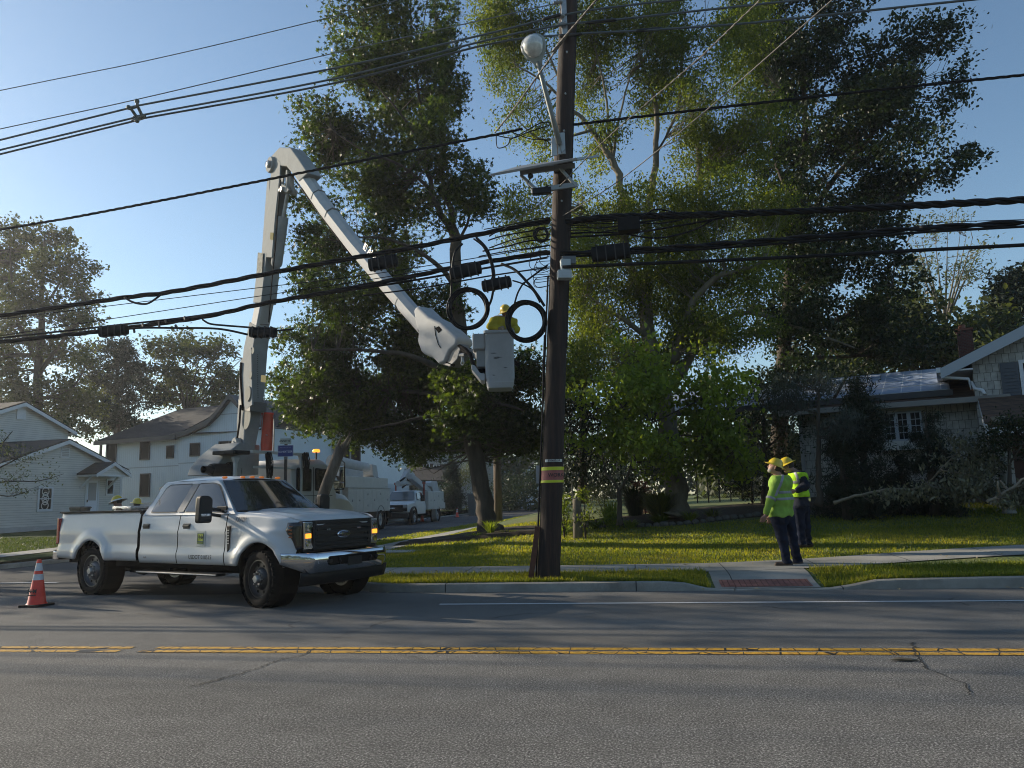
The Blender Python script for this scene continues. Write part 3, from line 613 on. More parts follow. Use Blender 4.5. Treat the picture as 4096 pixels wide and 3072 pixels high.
tree('sparse_fan_tree','thin pale fan-shaped tree showing its bare branches against the sky at far right','tree',
 [[(3790,1560,43,.2),(3785,1400,43,.17),(3780,1290,43,.13)]]+[[(3780,1300,43,.07),(3780+dx*.45,1150,43+q,.045),(3780+dx*.8,1030,43+q,.025),(3780+dx,920+abs(dx)*.3,43+q,.01)] for dx,q in((-150,.5),(-95,-.8),(-40,1),(10,-1),(60,.6),(110,-.6),(150,.8),(-120,-1.4),(85,1.5))],
 B(sp,43,2,.0045),LF_pale,bark_grey,.2,'leaf',.5,15,47,ntwig=1.,twig=.02)
fr=[(4060,1110,70,60),(4000,1230,80,70),(4080,1250,80,80),(4110,1150,60,90),(3990,1330,70,60)]
tree('evergreen_tree','dark evergreen at the right edge of the photo above the shingled gable','tree',[[(4060,1600,42,.2),(4060,1300,42,.12),(4060,1080,42,.04)],[(4060,1250,42,.06),(3980,1200,42,.03)]],B(fr,42,2,.008),LF_con,bark,.30,'leaf',.5,40,49,ntwig=.4)
# left background
lt=[(110,940,110,60),(240,960,80,50),(60,1050,130,90),(230,1080,110,90),(320,1040,50,40),(340,1180,50,50),(100,1200,160,100),(260,1250,110,70),(370,1290,50,40),(80,1380,160,110),(260,1390,120,70),(350,1450,60,60),(60,1560,130,100),(220,1560,140,90),(330,1600,80,80),(-60,1100,90,200),(-50,1400,100,200),(180,1680,160,60),(320,1710,80,50)]
tree('oak_tree','tall dark leafy tree at the left edge of the photo behind the vinyl-sided house','tree',[[(150,1800,52,.4),(150,1600,52,.34),(160,1350,52,.25),(170,1100,52,.13),(180,930,52,.06)],[(155,1500,52,.2),(260,1350,51,.12),(360,1250,50,.05)],[(155,1450,52,.2),(60,1250,52,.12),(40,1000,52,.05)],[(165,1250,52,.12),(260,1100,52,.06),(310,1030,52,.03)],[(152,1600,52,.15),(280,1560,51,.08),(340,1470,51,.04)]],
 B(lt,52,3.4,.0085),LF_far,bark,.27,'broad',.58,30,51,ntwig=.5,twig=.02)
l2=[(430,1420,90,60),(500,1400,60,50),(400,1520,90,70),(520,1500,90,80),(420,1620,110,70),(560,1580,90,80),(480,1690,120,50)]
tree('pine_tree','dark bushy pine between the left tree and the white house roof','tree',[[(470,1800,60,.3),(470,1600,60,.22),(470,1400,60,.08)],[(470,1600,60,.1),(390,1530,60,.05)],[(470,1550,60,.1),(540,1480,60,.05)]],B(l2,60,3,.011),LF_con,bark,.34,'leaf',.6,40,53,ntwig=.4)
l3=[(660,1400,80,50),(740,1370,80,50),(800,1420,70,60),(890,1400,60,40),(930,1450,40,50),(680,1500,90,60),(800,1510,90,60),(900,1530,60,60),(620,1570,70,60),(740,1590,110,50),(860,1600,90,40),(960,1570,50,60),(1000,1500,40,60)]
tree('elm_tree','airy green tree with upright branches above the white house roof','tree',[[(760,1800,64,.3),(750,1650,64,.25)]]+[[(750,1660,64,.12),(750+dx*.5,1540,64,.07),(750+dx,1400+abs(dx)*.15,64,.025)] for dx in(-110,-60,-10,50,110,170,220)],B(l3,64,3.4,.012),LF_far,bark,.30,'broad',.6,26,55,ntwig=.7,twig=.025)
# small tree at the left edge, its thin leafy arms reaching into the photo
sm=[(30,1790,60,30),(90,1830,60,25),(20,1900,70,40),(120,1900,60,25),(180,1925,40,14),(235,1905,20,8),(60,1960,60,25),(40,1740,30,12),(20,1850,60,40),(-60,1880,90,90),(130,1800,40,20),(170,1850,35,15)]
tree('crab_apple_tree','small thin-branched tree at the left edge in front of the vinyl-sided house','tree',
 [[(-180,2230,18.5,.09),(-150,2080,18.5,.08),(-110,1980,18.5,.06),(-60,1900,18.5,.045)],[(-60,1900,18.5,.03),(40,1850,18.3,.02),(110,1815,18.2,.014),(180,1790,18.1,.006)],[(-90,1950,18.5,.03),(40,1925,18.2,.02),(150,1925,18,.012),(255,1895,17.9,.005)],[(-60,1900,18.5,.03),(0,1790,18.6,.02),(50,1725,18.7,.008)],[(-80,1960,18.5,.025),(30,1985,18.3,.015),(110,1965,18.2,.006)]],
 B(sm,18.3,.7,.006),LF_pale,bark,.075,'leaf',.17,12,57,twig=.006,flat=.3)
# trees just outside the left of the view; their shade reaches the junction
def side_tree(x,y,h,r_,seed,lab,lm=LF_gum,dens=1.,leaf=.22):
    rr=random.Random(seed);z0=float(hz(x,y));L=[[(x,y,z0,.3),(x+.1,y,z0+h*.3,.25),(x-.1,y+.1,z0+h*.6,.15),(x,y,z0+h*.9,.05)]]
    for k in range(7):
        a=rr.uniform(0,6.3);zz=z0+h*rr.uniform(.3,.6);L.append([(x,y,zz,.1),(x+math.cos(a)*r_*.45,y+math.sin(a)*r_*.45,zz+h*.12,.06),(x+math.cos(a)*r_*.9,y+math.sin(a)*r_*.9,zz+h*.2,.02)])
    bl=[]
    for k in range(12):
        a=rr.uniform(0,6.3);t=rr.uniform(.15,.8);bl.append((x+math.cos(a)*r_*t,y+math.sin(a)*r_*t,z0+h*rr.uniform(.38,.92),r_*.42,r_*.42,h*.13,int(34*dens)))
    return tree('street_tree',lab,'tree',L,bl,lm,bark,leaf,'broad',.5,20,seed,world=True,ntwig=.2)

# far wood behind the gardens: one mass nobody could count
def far_wood(name,spans,seed,lm,size=.55):
    rs=np.random.RandomState(seed);P=[]
    for (x0,x1,Y,h0,h1,n) in spans:
        k=n;x=rs.uniform(x0,x1,k);prof=h0+(h1-h0)*(.5+.5*np.sin(x*.35+seed)*np.sin(x*.13+1.3*seed));z=rs.uniform(0,1,k)**.8*prof*(1+.12*np.sin(x*1.7));P.append(np.stack([x,Y+rs.normal(0,1.6,k)+.4*np.sin(x*.8)*2,z],1))
    P=np.concatenate(P);cl=P[rs.randint(0,len(P),len(P))]*0+P
    o=leaves_mesh(name,cl,size,'broad',lm,None,rs,.4,.35);o['kind']='stuff';return o
far_wood('far_woods',[(-46,-14,96,5,8,9000),(-14,60,82,6,9,26000),(4,60,48,4,7.5,26000)],3,LF_far,.5)
far_wood('woods_behind_the_viewer',[(-75,75,-26,8,12,16000)],5,LF_far,.9)
# ------------------------------------------------------------------ crew-cab pickup (local: x forward from the rear axle, y to its left, z up)
def interp(x,t):
    xs=[a for a,_ in t];return float(np.interp(x,xs,[b for _,b in t]))
def wheel(parent,name,x,y,r=.42,wd=.28,side=-1,steer=0.,rimm=None,hub=.27,dual=False,z=None,lugs=8):
    """tyre with lugs, dished rim with holes, hub and nuts; side -1: outer face towards -y"""
    e=empty(name,(x,y,r if z is None else z),steer);e.parent=parent
    hw=wd/2;ri=hub+.012
    m_=MB();pr=[(ri,-hw*.8),(ri+.02,-hw*.95),(r*.80,-hw),(r*.93,-hw*.93),(r*.985,-hw*.74),(r,-hw*.5),(r,hw*.5),(r*.985,hw*.74),(r*.93,hw*.93),(r*.80,hw),(ri+.02,hw*.95),(ri,hw*.8)]
    m_.lathe(pr,ax=(0,1,0),n=48)
    n=34
    for i in range(n):
        a=2*math.pi*i/n
        for s in(-1,1):
            aa=a+(.09 if s>0 else 0);c=Vector((math.cos(aa)*(r-.004),s*hw*.72,math.sin(aa)*(r-.004)))
            m_.box(c,(.024,hw*.42,.035),Matrix.Rotation(-aa,3,'Y')@Matrix.Rotation(.25*s,3,'X'))
    m_.build('tyre',rubber,e,smooth=True)
    m_=MB();s=side;f=s*hw*.80
    m_.lathe([(ri+.012,f),(hub-.005,f+s*.002),(hub-.012,f-s*.03),(hub-.035,f-s*.055),(.17,f-s*.052),(.155,f-s*.03),(.13,f-s*.005),(.085,f+s*.0),(.07,f-s*.01),(.0,f-s*.01)],ax=(0,1,0),n=40)
    m_.lathe([(ri+.01,-f),(hub-.02,-f),(hub-.03,f*.3),(.05,f*.3),(0,f*.3)],ax=(0,1,0),n=32)
    m_.build('rim',rimm or steel,e,smooth=True)
    m_=MB()
    for i in range(8):
        a=2*math.pi*(i+.5)/8;c=Vector((math.cos(a)*.205,f-s*.047,math.sin(a)*.205))
        m_.lathe([(.022,0),(.020,s*.006),(0,s*.0061)],c,(0,1,0),12)
    m_.build('vent_hole',dark,e,smooth=True)
    m_=MB()
    for i in range(lugs):
        a=2*math.pi*i/lugs;c=Vector((math.cos(a)*.105,f-s*.004,math.sin(a)*.105));m_.cyl(c,c+Vector((0,s*.035,0)),.0125,6)
    m_.lathe([(.062,-.01*s),(.062,.045*s),(.05,.06*s),(0,.062*s)],(0,f,0),(0,1,0),24)
    m_.build('lug_nut',chrome if rimm is None else steel,e,smooth=True)
    return e
TP=empty('pickup_truck',(-9.0,13.27,0),R(-22.8),'white crew-cab pickup with long bed and chrome front bumper, stopped across the side street mouth','pickup truck')
TP.scale=(.965,.979,.979)
WB=4.42;WR=.42;RA=-.10
BELT=[(-1.3,1.45),(1.3,1.47),(1.34,1.40),(2.4,1.395),(3.0,1.39),(3.65,1.385),(3.8,1.39),(4.4,1.36),(5.0,1.30),(5.2,1.27)]
def bodyy(x,z):
    """half width of the flank"""
    y=.985-.06*max(0,(z-1.02)/.42)**1.6-.05*max(0,(.72-z)/.2)**1.5
    y+=.012*math.exp(-((z-1.12)/.03)**2)*(1 if x>1.3 else .6)
    y-=.022*float(np.clip((z-.80)/.035,0,1))-.01
    for xc in(RA,WB):
        d=math.hypot(x-xc,z-.46);rr=.56
        y+=.045*math.exp(-((max(0,d-rr))/.10)**2)*(1 if z<1.12 else max(0,1-(z-1.12)/.12))
    if x>4.55: y-=.16*((x-4.55)/.65)**2
    if x<-1.1: y-=.03*((-1.1-x)/.2)**2
    return y
def arch(x,zlow):
    for xc in(RA,WB):
        if abs(x-xc)<.50:return max(zlow,.46+math.sqrt(max(0,.50**2-(x-xc)**2))*1.0)
    return zlow
def flank(name,x0,x1,zlow,ztop,m_,parent,n=30,seam=.006,k=14):
    for s in(-1,1):
        b=MB();P=[];xs=set(np.linspace(x0+seam,x1-seam,n))
        for xc in(RA,WB):
            for d in np.linspace(-.4999,.4999,25):
                if x0+seam<=xc+d<=x1-seam:xs.add(xc+d)
            for d in(-.502,.502):
                if x0+seam<=xc+d<=x1-seam:xs.add(xc+d)
        for x in sorted(xs):
            zl=arch(x,zlow(x) if callable(zlow) else zlow);zt=ztop(x)
            col=[Vector((x,s*(bodyy(x,zl)-.035),zl+.003))]
            for i in range(k+1):
                z=zl+(zt-zl)*i/k;col.append(Vector((x,s*bodyy(x,z),z)))
            col.append(Vector((x,s*(bodyy(x,zt)-.025),zt+.014)));col.append(Vector((x,s*(bodyy(x,zt)-.055),zt+.014)))
            P.append(col)
        b.grid(P);b.build(name,m_,parent,smooth='all')
bed=flank('bed_side',-1.28,1.29,lambda x:.62 if x>-.6 else .62+.03*(-.6-x),lambda x:interp(x,BELT),paint,TP,40)
flank('rear_door',1.36,2.40,.60,lambda x:interp(x,BELT),paint,TP,16)
flank('front_door',2.41,3.60,.60,lambda x:interp(x,BELT),paint,TP,16)
def ft(x):return interp(x,[(3.6,1.385),(4.3,1.355),(4.9,1.30),(5.12,1.24)])
flank('fender',3.61,5.10,.60,ft,paint,TP,30)
# bed tub, tailgate, rails
b=MB()
for s in(-1,1):
    b.bb(-1.27,1.28,s*.80-.03,s*.80+.03,.75,1.46);b.bb(-1.27,1.28,min(s*.80,s*.93),max(s*.80,s*.93),1.445,1.466)
b.bb(-1.27,1.28,-.8,.8,.74,.78);b.bb(1.24,1.29,-.92,.92,.62,1.475);b.build('bed_liner',black,TP,bevel=.008)
b=MB();b.bb(-1.31,-1.255,-.86,.86,.70,1.46);b.build('tailgate',paint,TP,bevel=.02)
for s in(-1,1):
    b=MB();b.bb(-1.27,1.28,s*.935-.03,s*.935+.03,1.462,1.482);b.build('rail_cap',black,TP,bevel=.008)
# dark inner body that shows in the seams and arches
b=MB();b.bb(-.95,-.66,-.9,.9,.55,1.3);b.bb(.56,3.86,-.9,.9,.52,1.36);b.bb(-.66,.56,-.62,.62,.45,1.2);b.bb(3.86,4.98,-.62,.62,.45,1.1)
for s in(-1,1):
    for xc in(RA,WB):b.lathe([(.50,.62*s),(.50,.94*s)],(xc,0,.46),(0,1,0),24)
b.build('underbody',dark,TP)
b=MB();b.bb(-1.2,4.9,-.45,-.35,.42,.58);b.bb(-1.2,4.9,.35,.45,.42,.58);b.cyl((0,-.8,.42),(0,.8,.42),.06);b.lathe([(0,-.18),(.13,-.1),(.16,0),(.13,.1),(0,.18)],(0,0,.42),(0,1,0));b.cyl((WB,-.8,.42),(WB,.8,.42),.06);b.cyl((0,0,.42),(2.6,0,.5),.05);b.bb(.75,1.9,-.75,-.35,.40,.62);b.build('chassis_frame',dark,TP,smooth=True)
# hood
b=MB();P=[]
for x in np.linspace(3.72,5.17,16):
    row=[];hwid=interp(x,[(3.72,.80),(4.4,.84),(5.0,.80),(5.17,.70)])
    for y in np.linspace(-1,1,21):
        zt=interp(x,[(3.72,1.455),(4.3,1.44),(4.8,1.39),(5.05,1.335),(5.17,1.27)])
        z=zt-.07*abs(y)**2.6-.012*math.exp(-((abs(y)-.62)/.10)**2)+.012*math.exp(-((abs(y)-.8)/.07)**2)
        row.append(Vector((x+.0*(1-y*y),y*(hwid+.03),z)))
    P.append(row)
P.append([Vector((p.x+.012,p.y,p.z-.05)) for p in P[-1]]);b.grid(P);b.build('hood',paint,TP,smooth='all')
for s in(-1,1):  # fender tops meeting the hood
    b=MB();P=[]
    for x in np.linspace(3.61,5.10,16):
        hwid=interp(x,[(3.72,.80),(4.4,.84),(5.0,.80),(5.17,.70)])+.035
        yo=bodyy(x,ft(x))-.05;P.append([Vector((x,s*(hwid+(yo-hwid)*t),ft(x)+.014-.0*t+(.02*(1-t)**2))) for t in(0,.25,.5,.75,1)])
    b.grid(P);b.build('fender_top',paint,TP,smooth='all')
# cab: roof, pillars, glass
def cabsec(x):
    """(belt half width, belt z, roof half width, roof z)"""
    return .93,1.40,.70,interp(x,[(1.38,1.93),(1.6,2.0),(2.1,2.03),(2.8,2.025),(3.05,1.985)])
b=MB();P=[]
for x in np.linspace(1.44,3.10,18):
    rz=interp(x,[(1.44,1.93),(1.6,1.99),(2.1,2.025),(2.7,2.02),(2.95,1.995),(3.10,1.965)])
    P.append([Vector((x,.70*y,rz-.075*abs(y)**3.2)) for y in np.linspace(-1,1,17)])
P.insert(0,[Vector((p.x-.02,p.y,p.z-.05)) for p in P[0]]);b.grid(P);b.build('roof',paint,TP,smooth='all')
def side_pt(x,z,s):
    t=(z-1.39)/(1.925-1.39);return Vector((x,s*(.935-.225*t-.02*math.sin(math.pi*t)),z))
def poly_on_side(mb,pts,s,off,th=.0):
    P=[side_pt(x,z,s)+Vector((0,s*off,s*0+off*.35)) for x,z in pts];n=len(P);c=sum(P,Vector())/n
    mb.add(P+[c],[(i,(i+1)%n,n) for i in range(n)])
def rounded(pts,r,seg=4):
    out=[];n=len(pts)
    for i in range(n):
        p=Vector(pts[i]);a=Vector(pts[i-1]);c=Vector(pts[(i+1)%n]);da=(a-p);dc=(c-p);ra=min(r,da.length*.45,dc.length*.45)
        p0=p+da.normalized()*ra;p1=p+dc.normalized()*ra
        for k in range(seg+1):
            t=k/seg;q=p0*(1-t)**2+p*2*t*(1-t)+p1*t*t;out.append((q.x,q.y))
    return out
rearw=[(1.56,1.44),(2.27,1.435),(2.42,1.88),(1.82,1.88),(1.71,1.81)]
frontw=[(2.47,1.435),(3.58,1.42),(3.50,1.50),(3.13,1.84),(3.0,1.88),(2.61,1.88)]
bpil=[(2.28,1.425),(2.46,1.425),(2.60,1.89),(2.43,1.89)]
for s in(-1,1):
    cabside=MB()
    out=[(1.36,1.385),(3.78,1.375),(3.70,1.43),(3.14,1.90),(2.95,1.925),(1.70,1.925),(1.56,1.86)]
    P=[]
    for i in range(9):     # columns from rear edge to front edge so the side can curve
        pass
    n=24;P=[]
    for z in np.linspace(1.385,1.935,12):
        xa=interp(z,[(1.385,1.36),(1.75,1.50),(1.88,1.57),(1.935,1.66)]);xb=interp(z,[(1.385,3.79),(1.43,3.72),(1.90,3.12),(1.935,3.02)])
        P.append([side_pt(xa+(xb-xa)*t,z,s) for t in np.linspace(0,1,n)])
    P.append([Vector((p.x,p.y-s*.03,p.z+.012)) for p in P[-1]])
    cabside.grid(P)
    cabside.build('cab_side',paint,TP,smooth='all')
    for q in(rearw,frontw):
        gask=MB();gl=MB();poly_on_side(gask,rounded([(x+( .022 if x>sum(a for a,_ in q)/len(q) else -.022),z+(.018 if z>1.65 else -.018)) for x,z in q],.06),s,.006);poly_on_side(gl,rounded(q,.05),s,.011)
        sl=gask.build('window_seal',black,TP,smooth='all');gl.build('side_window',glass,sl,smooth='all')
for s in(-1,1):
    b=MB();poly_on_side(b,bpil,s,.012);b.build('door_pillar_trim',mat('pillar_black',(.05,.045,.04),.25,coat=.5),TP)
# windscreen and rear glass
def plane4(mb,a,b_,c,d,bow=0.,n=10):
    P=[]
    for i in range(n+1):
        t=i/n;row=[]
        for j in range(n+1):
            u=j/n;p=(Vector(a)*(1-u)+Vector(b_)*u)*(1-t)+(Vector(d)*(1-u)+Vector(c)*u)*t;p.x+=bow*(1-(2*u-1)**2);row.append(p)
        P.append(row)
    mb.grid(P)
b=MB();plane4(b,(3.70,-.90,1.40),(3.70,.90,1.40),(3.07,.70,1.935),(3.07,-.70,1.935),.07);b.build('windscreen_frame',paint,TP,smooth='all')
b=MB();plane4(b,(3.685,-.84,1.425),(3.685,.84,1.425),(3.10,.665,1.922),(3.10,-.665,1.922),.075);
for v in range(len(b.v)):x,y,z=b.v[v];b.v[v]=(x+.01,y,z+.008)
b.build('windscreen',glass,TP,smooth='all')
b=MB();b.bb(3.66,3.80,-.82,.82,1.40,1.44);b.build('cowl',black,TP,bevel=.01)
b=MB();b.tube([(3.79,-.1,1.455),(3.62,.5,1.50),(3.60,.62,1.53)],.008,6);b.tube([(3.79,-.55,1.455),(3.67,0,1.47),(3.66,.2,1.50)],.008,6);b.build('wiper',black,TP)
b=MB();plane4(b,(1.42,-.80,1.42),(1.42,.80,1.42),(1.56,.66,1.88),(1.56,-.66,1.88));b.build('rear_window',glass,TP);b=MB();plane4(b,(1.37,-.93,1.36),(1.37,.93,1.36),(1.58,.70,1.93),(1.58,-.70,1.93));b.build('cab_rear',paint,TP)
b=MB();b.bb(1.34,1.40,-.93,.93,.6,1.38);b.build('cab_back_panel',paint,TP)
for y in(-.56,-.2,0,.2,.56):
    b=MB();b.ell((3.02,y,1.992-.02*abs(y)),(.062,.035,.022),14,8);b.build('clearance_lamp',amber,TP,smooth='all')
b=MB();b.cyl((2.7,.02,2.02),(2.72,.02,2.16),.004,5);b.build('antenna',black,TP)
# front end
b=MB();b.bb(5.05,5.15,-.80,.80,.80,1.26);b.build('nose',black,TP,bevel=.02)
b=MB()
b.bb(5.145,5.19,-.60,.60,1.205,1.262);b.bb(5.145,5.175,-.60,.60,.86,1.20)
for z,h in((1.15,.045),(1.075,.06),(.975,.06),(.90,.04)):b.bb(5.17,5.205,-.595,.595,z-h/2,z+h/2)
b.bb(5.16,5.20,-.60,.60,.825,.865)
for s in(-1,1):
    b.bb(5.15,5.20,s*.60-.035,s*.60+.035,.83,1.262)
    for i in range(7):b.bb(5.175,5.20,s*.52-.03,s*.52+.03,.90+i*.042,.915+i*.042)
b.build('grille',black,TP,bevel=.008)
for s in(-1,1):
    b=MB();b.bb(5.203,5.215,s*.33-.04,s*.33+.04,1.105,1.128);b.build('grille_lamp',clear,TP,bevel=.004)
b=MB();b.lathe([(.0,.0),(.001,.02)],(5.21,0,1.03),(1,0,0));
b=MB();b.ell((5.205,0,1.035),(.022,.145,.062),32,12);b.build('badge_rim',chrome,TP,smooth='all')
b=MB();b.ell((5.214,0,1.035),(.018,.125,.050),32,12);bo=b.build('badge',mat('badge_dark_blue',(.012,.018,.04),.2,coat=1),TP,smooth='all')
text('Ford',.082,face_M((5.233,0,1.035),(0,1,0),(0,0,1)),chrome,bo,ext=.001,shear=.3)
def headlamp(s):
    e=MB();o=[(.80,.845),(.565,.845),(.565,.90),(.645,.915),(.655,.95),(.655,1.15),(.645,1.185),(.565,1.20),(.565,1.245),(.80,1.245)]
    e.prism([(s*a,z) for a,z in o],(.05,0,0),o=(5.135,0,0),u=(0,1,0),v=(0,0,1))
    h=e.build('headlight',chrome,TP,bevel=.008)
    e=MB();o2=[(.785,.86),(.585,.86),(.585,.885),(.665,.90),(.672,.95),(.672,1.15),(.665,1.20),(.585,1.212),(.585,1.232),(.785,1.232)]
    e.prism([(s*a,z) for a,z in o2],(.012,0,0),o=(5.178,0,0),u=(0,1,0),v=(0,0,1));e.build('lens',clear,h,bevel=.003)
    e=MB();e.bb(5.186,5.198,min(s*.67,s*.785),max(s*.67,s*.785),1.005,1.075);e.build('turn_signal',amberlit,h,bevel=.01)
    for zq in(1.155,.93):
        e=MB();e.lathe([(0,.0),(.04,.004),(.045,.012),(0,.013)],(5.188,s*.73,zq),(1,0,0),20);e.build('reflector',chrome,h,smooth=True)
    # wrap-round side marker
    e=MB();P=[]
    for z in np.linspace(.85,1.245,8):
        xa=interp(z,[(.85,5.09),(1.0,5.03),(1.1,4.93),(1.245,4.94)]);P.append([Vector((xa+(5.15-xa)*t,s*(bodyy(xa,z)+.012+( .80-bodyy(xa,z))*t**2.2),z)) for t in np.linspace(0,1,8)])
    e.grid(P);e.build('side_housing',gloss,h,smooth='all',solid=.02)
    e=MB()
    for i in range(4):
        z=1.03+.052*i;e.box((5.01,s*(bodyy(5.0,z)+.012),z),(.06,.02,.02),(0,0,-s*.35))
    e.build('side_marker',mat('amber_dim',(.35,.10,.03),.3),h,bevel=.004)
headlamp(-1);headlamp(1)
# chrome bumper swept round the corners, air dam, plate bracket, tow hooks
b=MB();P=[]
for t in np.linspace(-1,1,41):
    y=t*1.0;x=5.42-.07*t*t-.38*max(0,(abs(t)-.76)/.24)**1.8
    if abs(t)>.995:x-=.06
    zt=.80-.0*t;zb=.50+.12*max(0,(abs(t)-.82)/.18)
    P.append([Vector((x-.13,y*.985,zt-.01)),Vector((x-.02,y,zt)),Vector((x,y,zt-.02)),Vector((x+.012,y,zt-.10)),Vector((x+.005,y,(zt+zb)/2-.03)),Vector((x-.03,y*.99,zb+.03)),Vector((x-.05,y*.985,zb)),Vector((x-.13,y*.98,zb))])
b.grid(P);b.build('front_bumper',chrome,TP,smooth='all')
b=MB();b.bb(5.40,5.437,-.52,.52,.60,.735);b.build('bumper_opening',dark,TP,bevel=.02)
b=MB()
for s in(-1,1):b.beam((5.39,s*.50,.665),(5.44,s*.50,.665),.06,.05)
b.bb(5.43,5.452,-.15,.15,.575,.70);b.build('plate_bracket',black,TP,bevel=.006)
for s in(-1,1):
    b=MB();b.tube([(5.40,s*.34,.62),(5.46,s*.34,.62),(5.475,s*.34,.655),(5.46,s*.34,.69),(5.40,s*.34,.69)],.014,8);b.build('tow_hook',black,TP,smooth=True)
b=MB();P=[]
for t in np.linspace(-1,1,21):
    x=5.33-.06*t*t;P.append([Vector((x,t*.93,.52)),Vector((x-.01,t*.93,.45)),Vector((x-.05,t*.92,.33)),Vector((x-.08,t*.92,.32))])
b.grid(P);b.build('air_dam',black,TP,smooth='all',solid=.02)
# rear bumper, tail lamps
b=MB();b.bb(-1.47,-1.28,-.95,.95,.58,.76);b.build('rear_bumper',chrome,TP,bevel=.03)
b=MB();b.bb(-1.44,-1.30,-.96,-.70,.765,.775);b.bb(-1.9,-1.3,-.12,.12,.42,.52);b.build('hitch',black,TP,bevel=.01)
for s in(-1,1):
    b=MB();b.prism([(-1.318,.88),(-1.235,.90),(-1.225,1.0),(-1.25,1.2),(-1.245,1.36),(-1.318,1.37)],(0,s*.12,0),o=(0,s*.855,0));b.build('tail_light',redlens,TP,bevel=.012)
# handles, mirrors, running boards, vents, decals, number
for s in(-1,1):
    for x in(1.48,2.58):
        z=1.20;y=s*bodyy(x,z)
        b=MB();b.bb(x-.055,x+.125,y-.012,y+.012,z-.042,z+.048);h=b.build('door_handle_recess',mat('recess_grey',(.08,.085,.09),.4),TP,bevel=.01)
        b=MB();b.bb(x-.05,x+.12,y+s*.012-.016,y+s*.012+.016,z-.018,z+.024);b.build('door_handle',black,TP,bevel=.012)
    y0=s*.93
    e=empty('mirror',(3.42,y0,1.42));e.parent=TP
    b=MB();b.beam((0,0,.03),(-.02,s*.22,.06),.05,.05);b.beam((0,0,-.06),(-.02,s*.22,-.03),.05,.05);b.bb(-.11,.13,-s*.02-.012,-s*.02+.022,-.10,.09);b.build('arm',black,e,bevel=.012)
    b=MB();sec=rounded([(-.12,-.20),(.12,-.20),(.13,.17),(.06,.22),(-.10,.22)],.05)
    b.prism([(a,c) for a,c in sec],(.11,0,0),o=(-.03,s*.33,.04),u=(0,1,0),v=(0,0,1));hd=b.build('mirror_head',black,e,bevel=.02,seg=3)
    b=MB();b.bb(-.038,-.03,s*.33-.095,s*.33+.095,-.03,.22);b.bb(-.038,-.03,s*.33-.095,s*.33+.095,-.14,-.05);b.build('mirror_glass',chrome,hd)
    b=MB();b.bb(.055,.088,s*.33-.09,s*.33+.09,-.06,-.015);b.build('mirror_lamp',clear,hd,bevel=.01)
    b=MB();b.bb(1.42,3.55,s*.98-.09,s*.98+.09,.435,.475);b.build('running_board',black,TP,bevel=.015)
    b=MB();b.bb(1.44,3.53,s*1.065-.008,s*1.065+.008,.448,.464);b.build('running_board_trim',steel,TP,bevel=.004)
    b=MB();b.prism([(3.675,.80),(3.72,.85),(3.745,1.20),(3.66,1.20)],(0,s*.02,0),o=(0,s*(bodyy(3.7,1.0)-.002),0));v=b.build('fender_vent',black,TP,bevel=.006)
    b=MB();b.prism([(3.665,.785),(3.735,.845),(3.762,1.212),(3.65,1.212)],(0,s*.008,0),o=(0,s*(bodyy(3.7,1.0)+.0),0));b.build('vent_trim',chrome,v,bevel=.003)
    b=MB()
    for i in range(6):b.bb(3.685,3.725,s*(bodyy(3.7,1.0)+.022)-.003,s*(bodyy(3.7,1.0)+.022)+.003,.93+i*.04,.945+i*.04)
    b.build('slat',steel,v)
y=-(bodyy(3.0,.99)+.004)
b=MB();b.bb(2.90,3.12,y-.004,y+.004,.885,1.125);dc=b.build('decal',mat('decal_cream',(.5,.52,.48),.4),TP,bevel=.003)
b=MB();b.bb(2.935,3.085,y-.008,y+.0,.925,1.09);b.build('decal_field',mat('decal_lime',(.42,.48,.04),.4),dc,bevel=.003)
b=MB()
for q in((2.935,3.085,1.083,1.09),(2.935,3.085,.925,.932),(2.935,2.941,.932,1.083),(3.079,3.085,.932,1.083),(2.945,3.075,.945,.972)):b.bb(q[0],q[1],y-.011,y-.007,q[2],q[3])
b.build('decal_border',mat('decal_green',(.02,.09,.03),.4),dc)
text('H\u2022M',.088,face_M((3.01,y-.010,1.025),(1,0,0),(0,0,1)),mat('decal_ink',(.015,.045,.02),.5),dc,ext=.001,bold=.001,shear=.1)
yy=-(bodyy(2.9,.66)+.006);text('USDOT 010515',.088,face_M((3.02,yy-.002,.715),(1,0,0),(0,0,1)),ink,TP,ext=.001,bold=.0008)
ln=text('13781',.105,face_M((3.94,-(bodyy(3.94,1.30)+.012),1.30),(1,0,0),(0,.28,1)),mat('number_grey',(.13,.13,.14),.5),TP,ext=.001,bold=.001,shear=.12)
b=MB();b.bb(1.5,1.52,yy-.002,yy+.002,.66,.70);text('4x4',.05,face_M((1.55,-(bodyy(1.55,.68)+.005),.69),(1,0,0),(0,0,1)),mat('number_grey',(.13,.13,.14),.5),TP,ext=.001)
# crossbed tool chest
tb=MB();tb.bb(.22,.74,-.78,.92,1.36,1.50);bx=tb.build('tool_chest',alu,TP,bevel=.012)
tb=MB();tb.bb(.19,.77,-.80,.94,1.50,1.555);tb.build('chest_lid',alu,bx,bevel=.012)
tb=MB();tb.bb(.30,.48,-.80,-.775,1.485,1.53);tb.build('latch',black,bx,bevel=.004)
rimg=mat('rim_grey',(.13,.13,.135),.4,metal=.7,noise=(9,.2))
WH=[wheel(TP,'wheel',RA,-.83,WR,.29,-1,0,rimg),wheel(TP,'wheel',RA,.83,WR,.29,1),wheel(TP,'wheel',WB,-.86,WR,.29,-1,R(-9),mat('rim_dark',(.05,.05,.052),.4,metal=.6)),wheel(TP,'wheel',WB,.86,WR,.29,1,R(-9))]
for ch in TP.children:
    pass
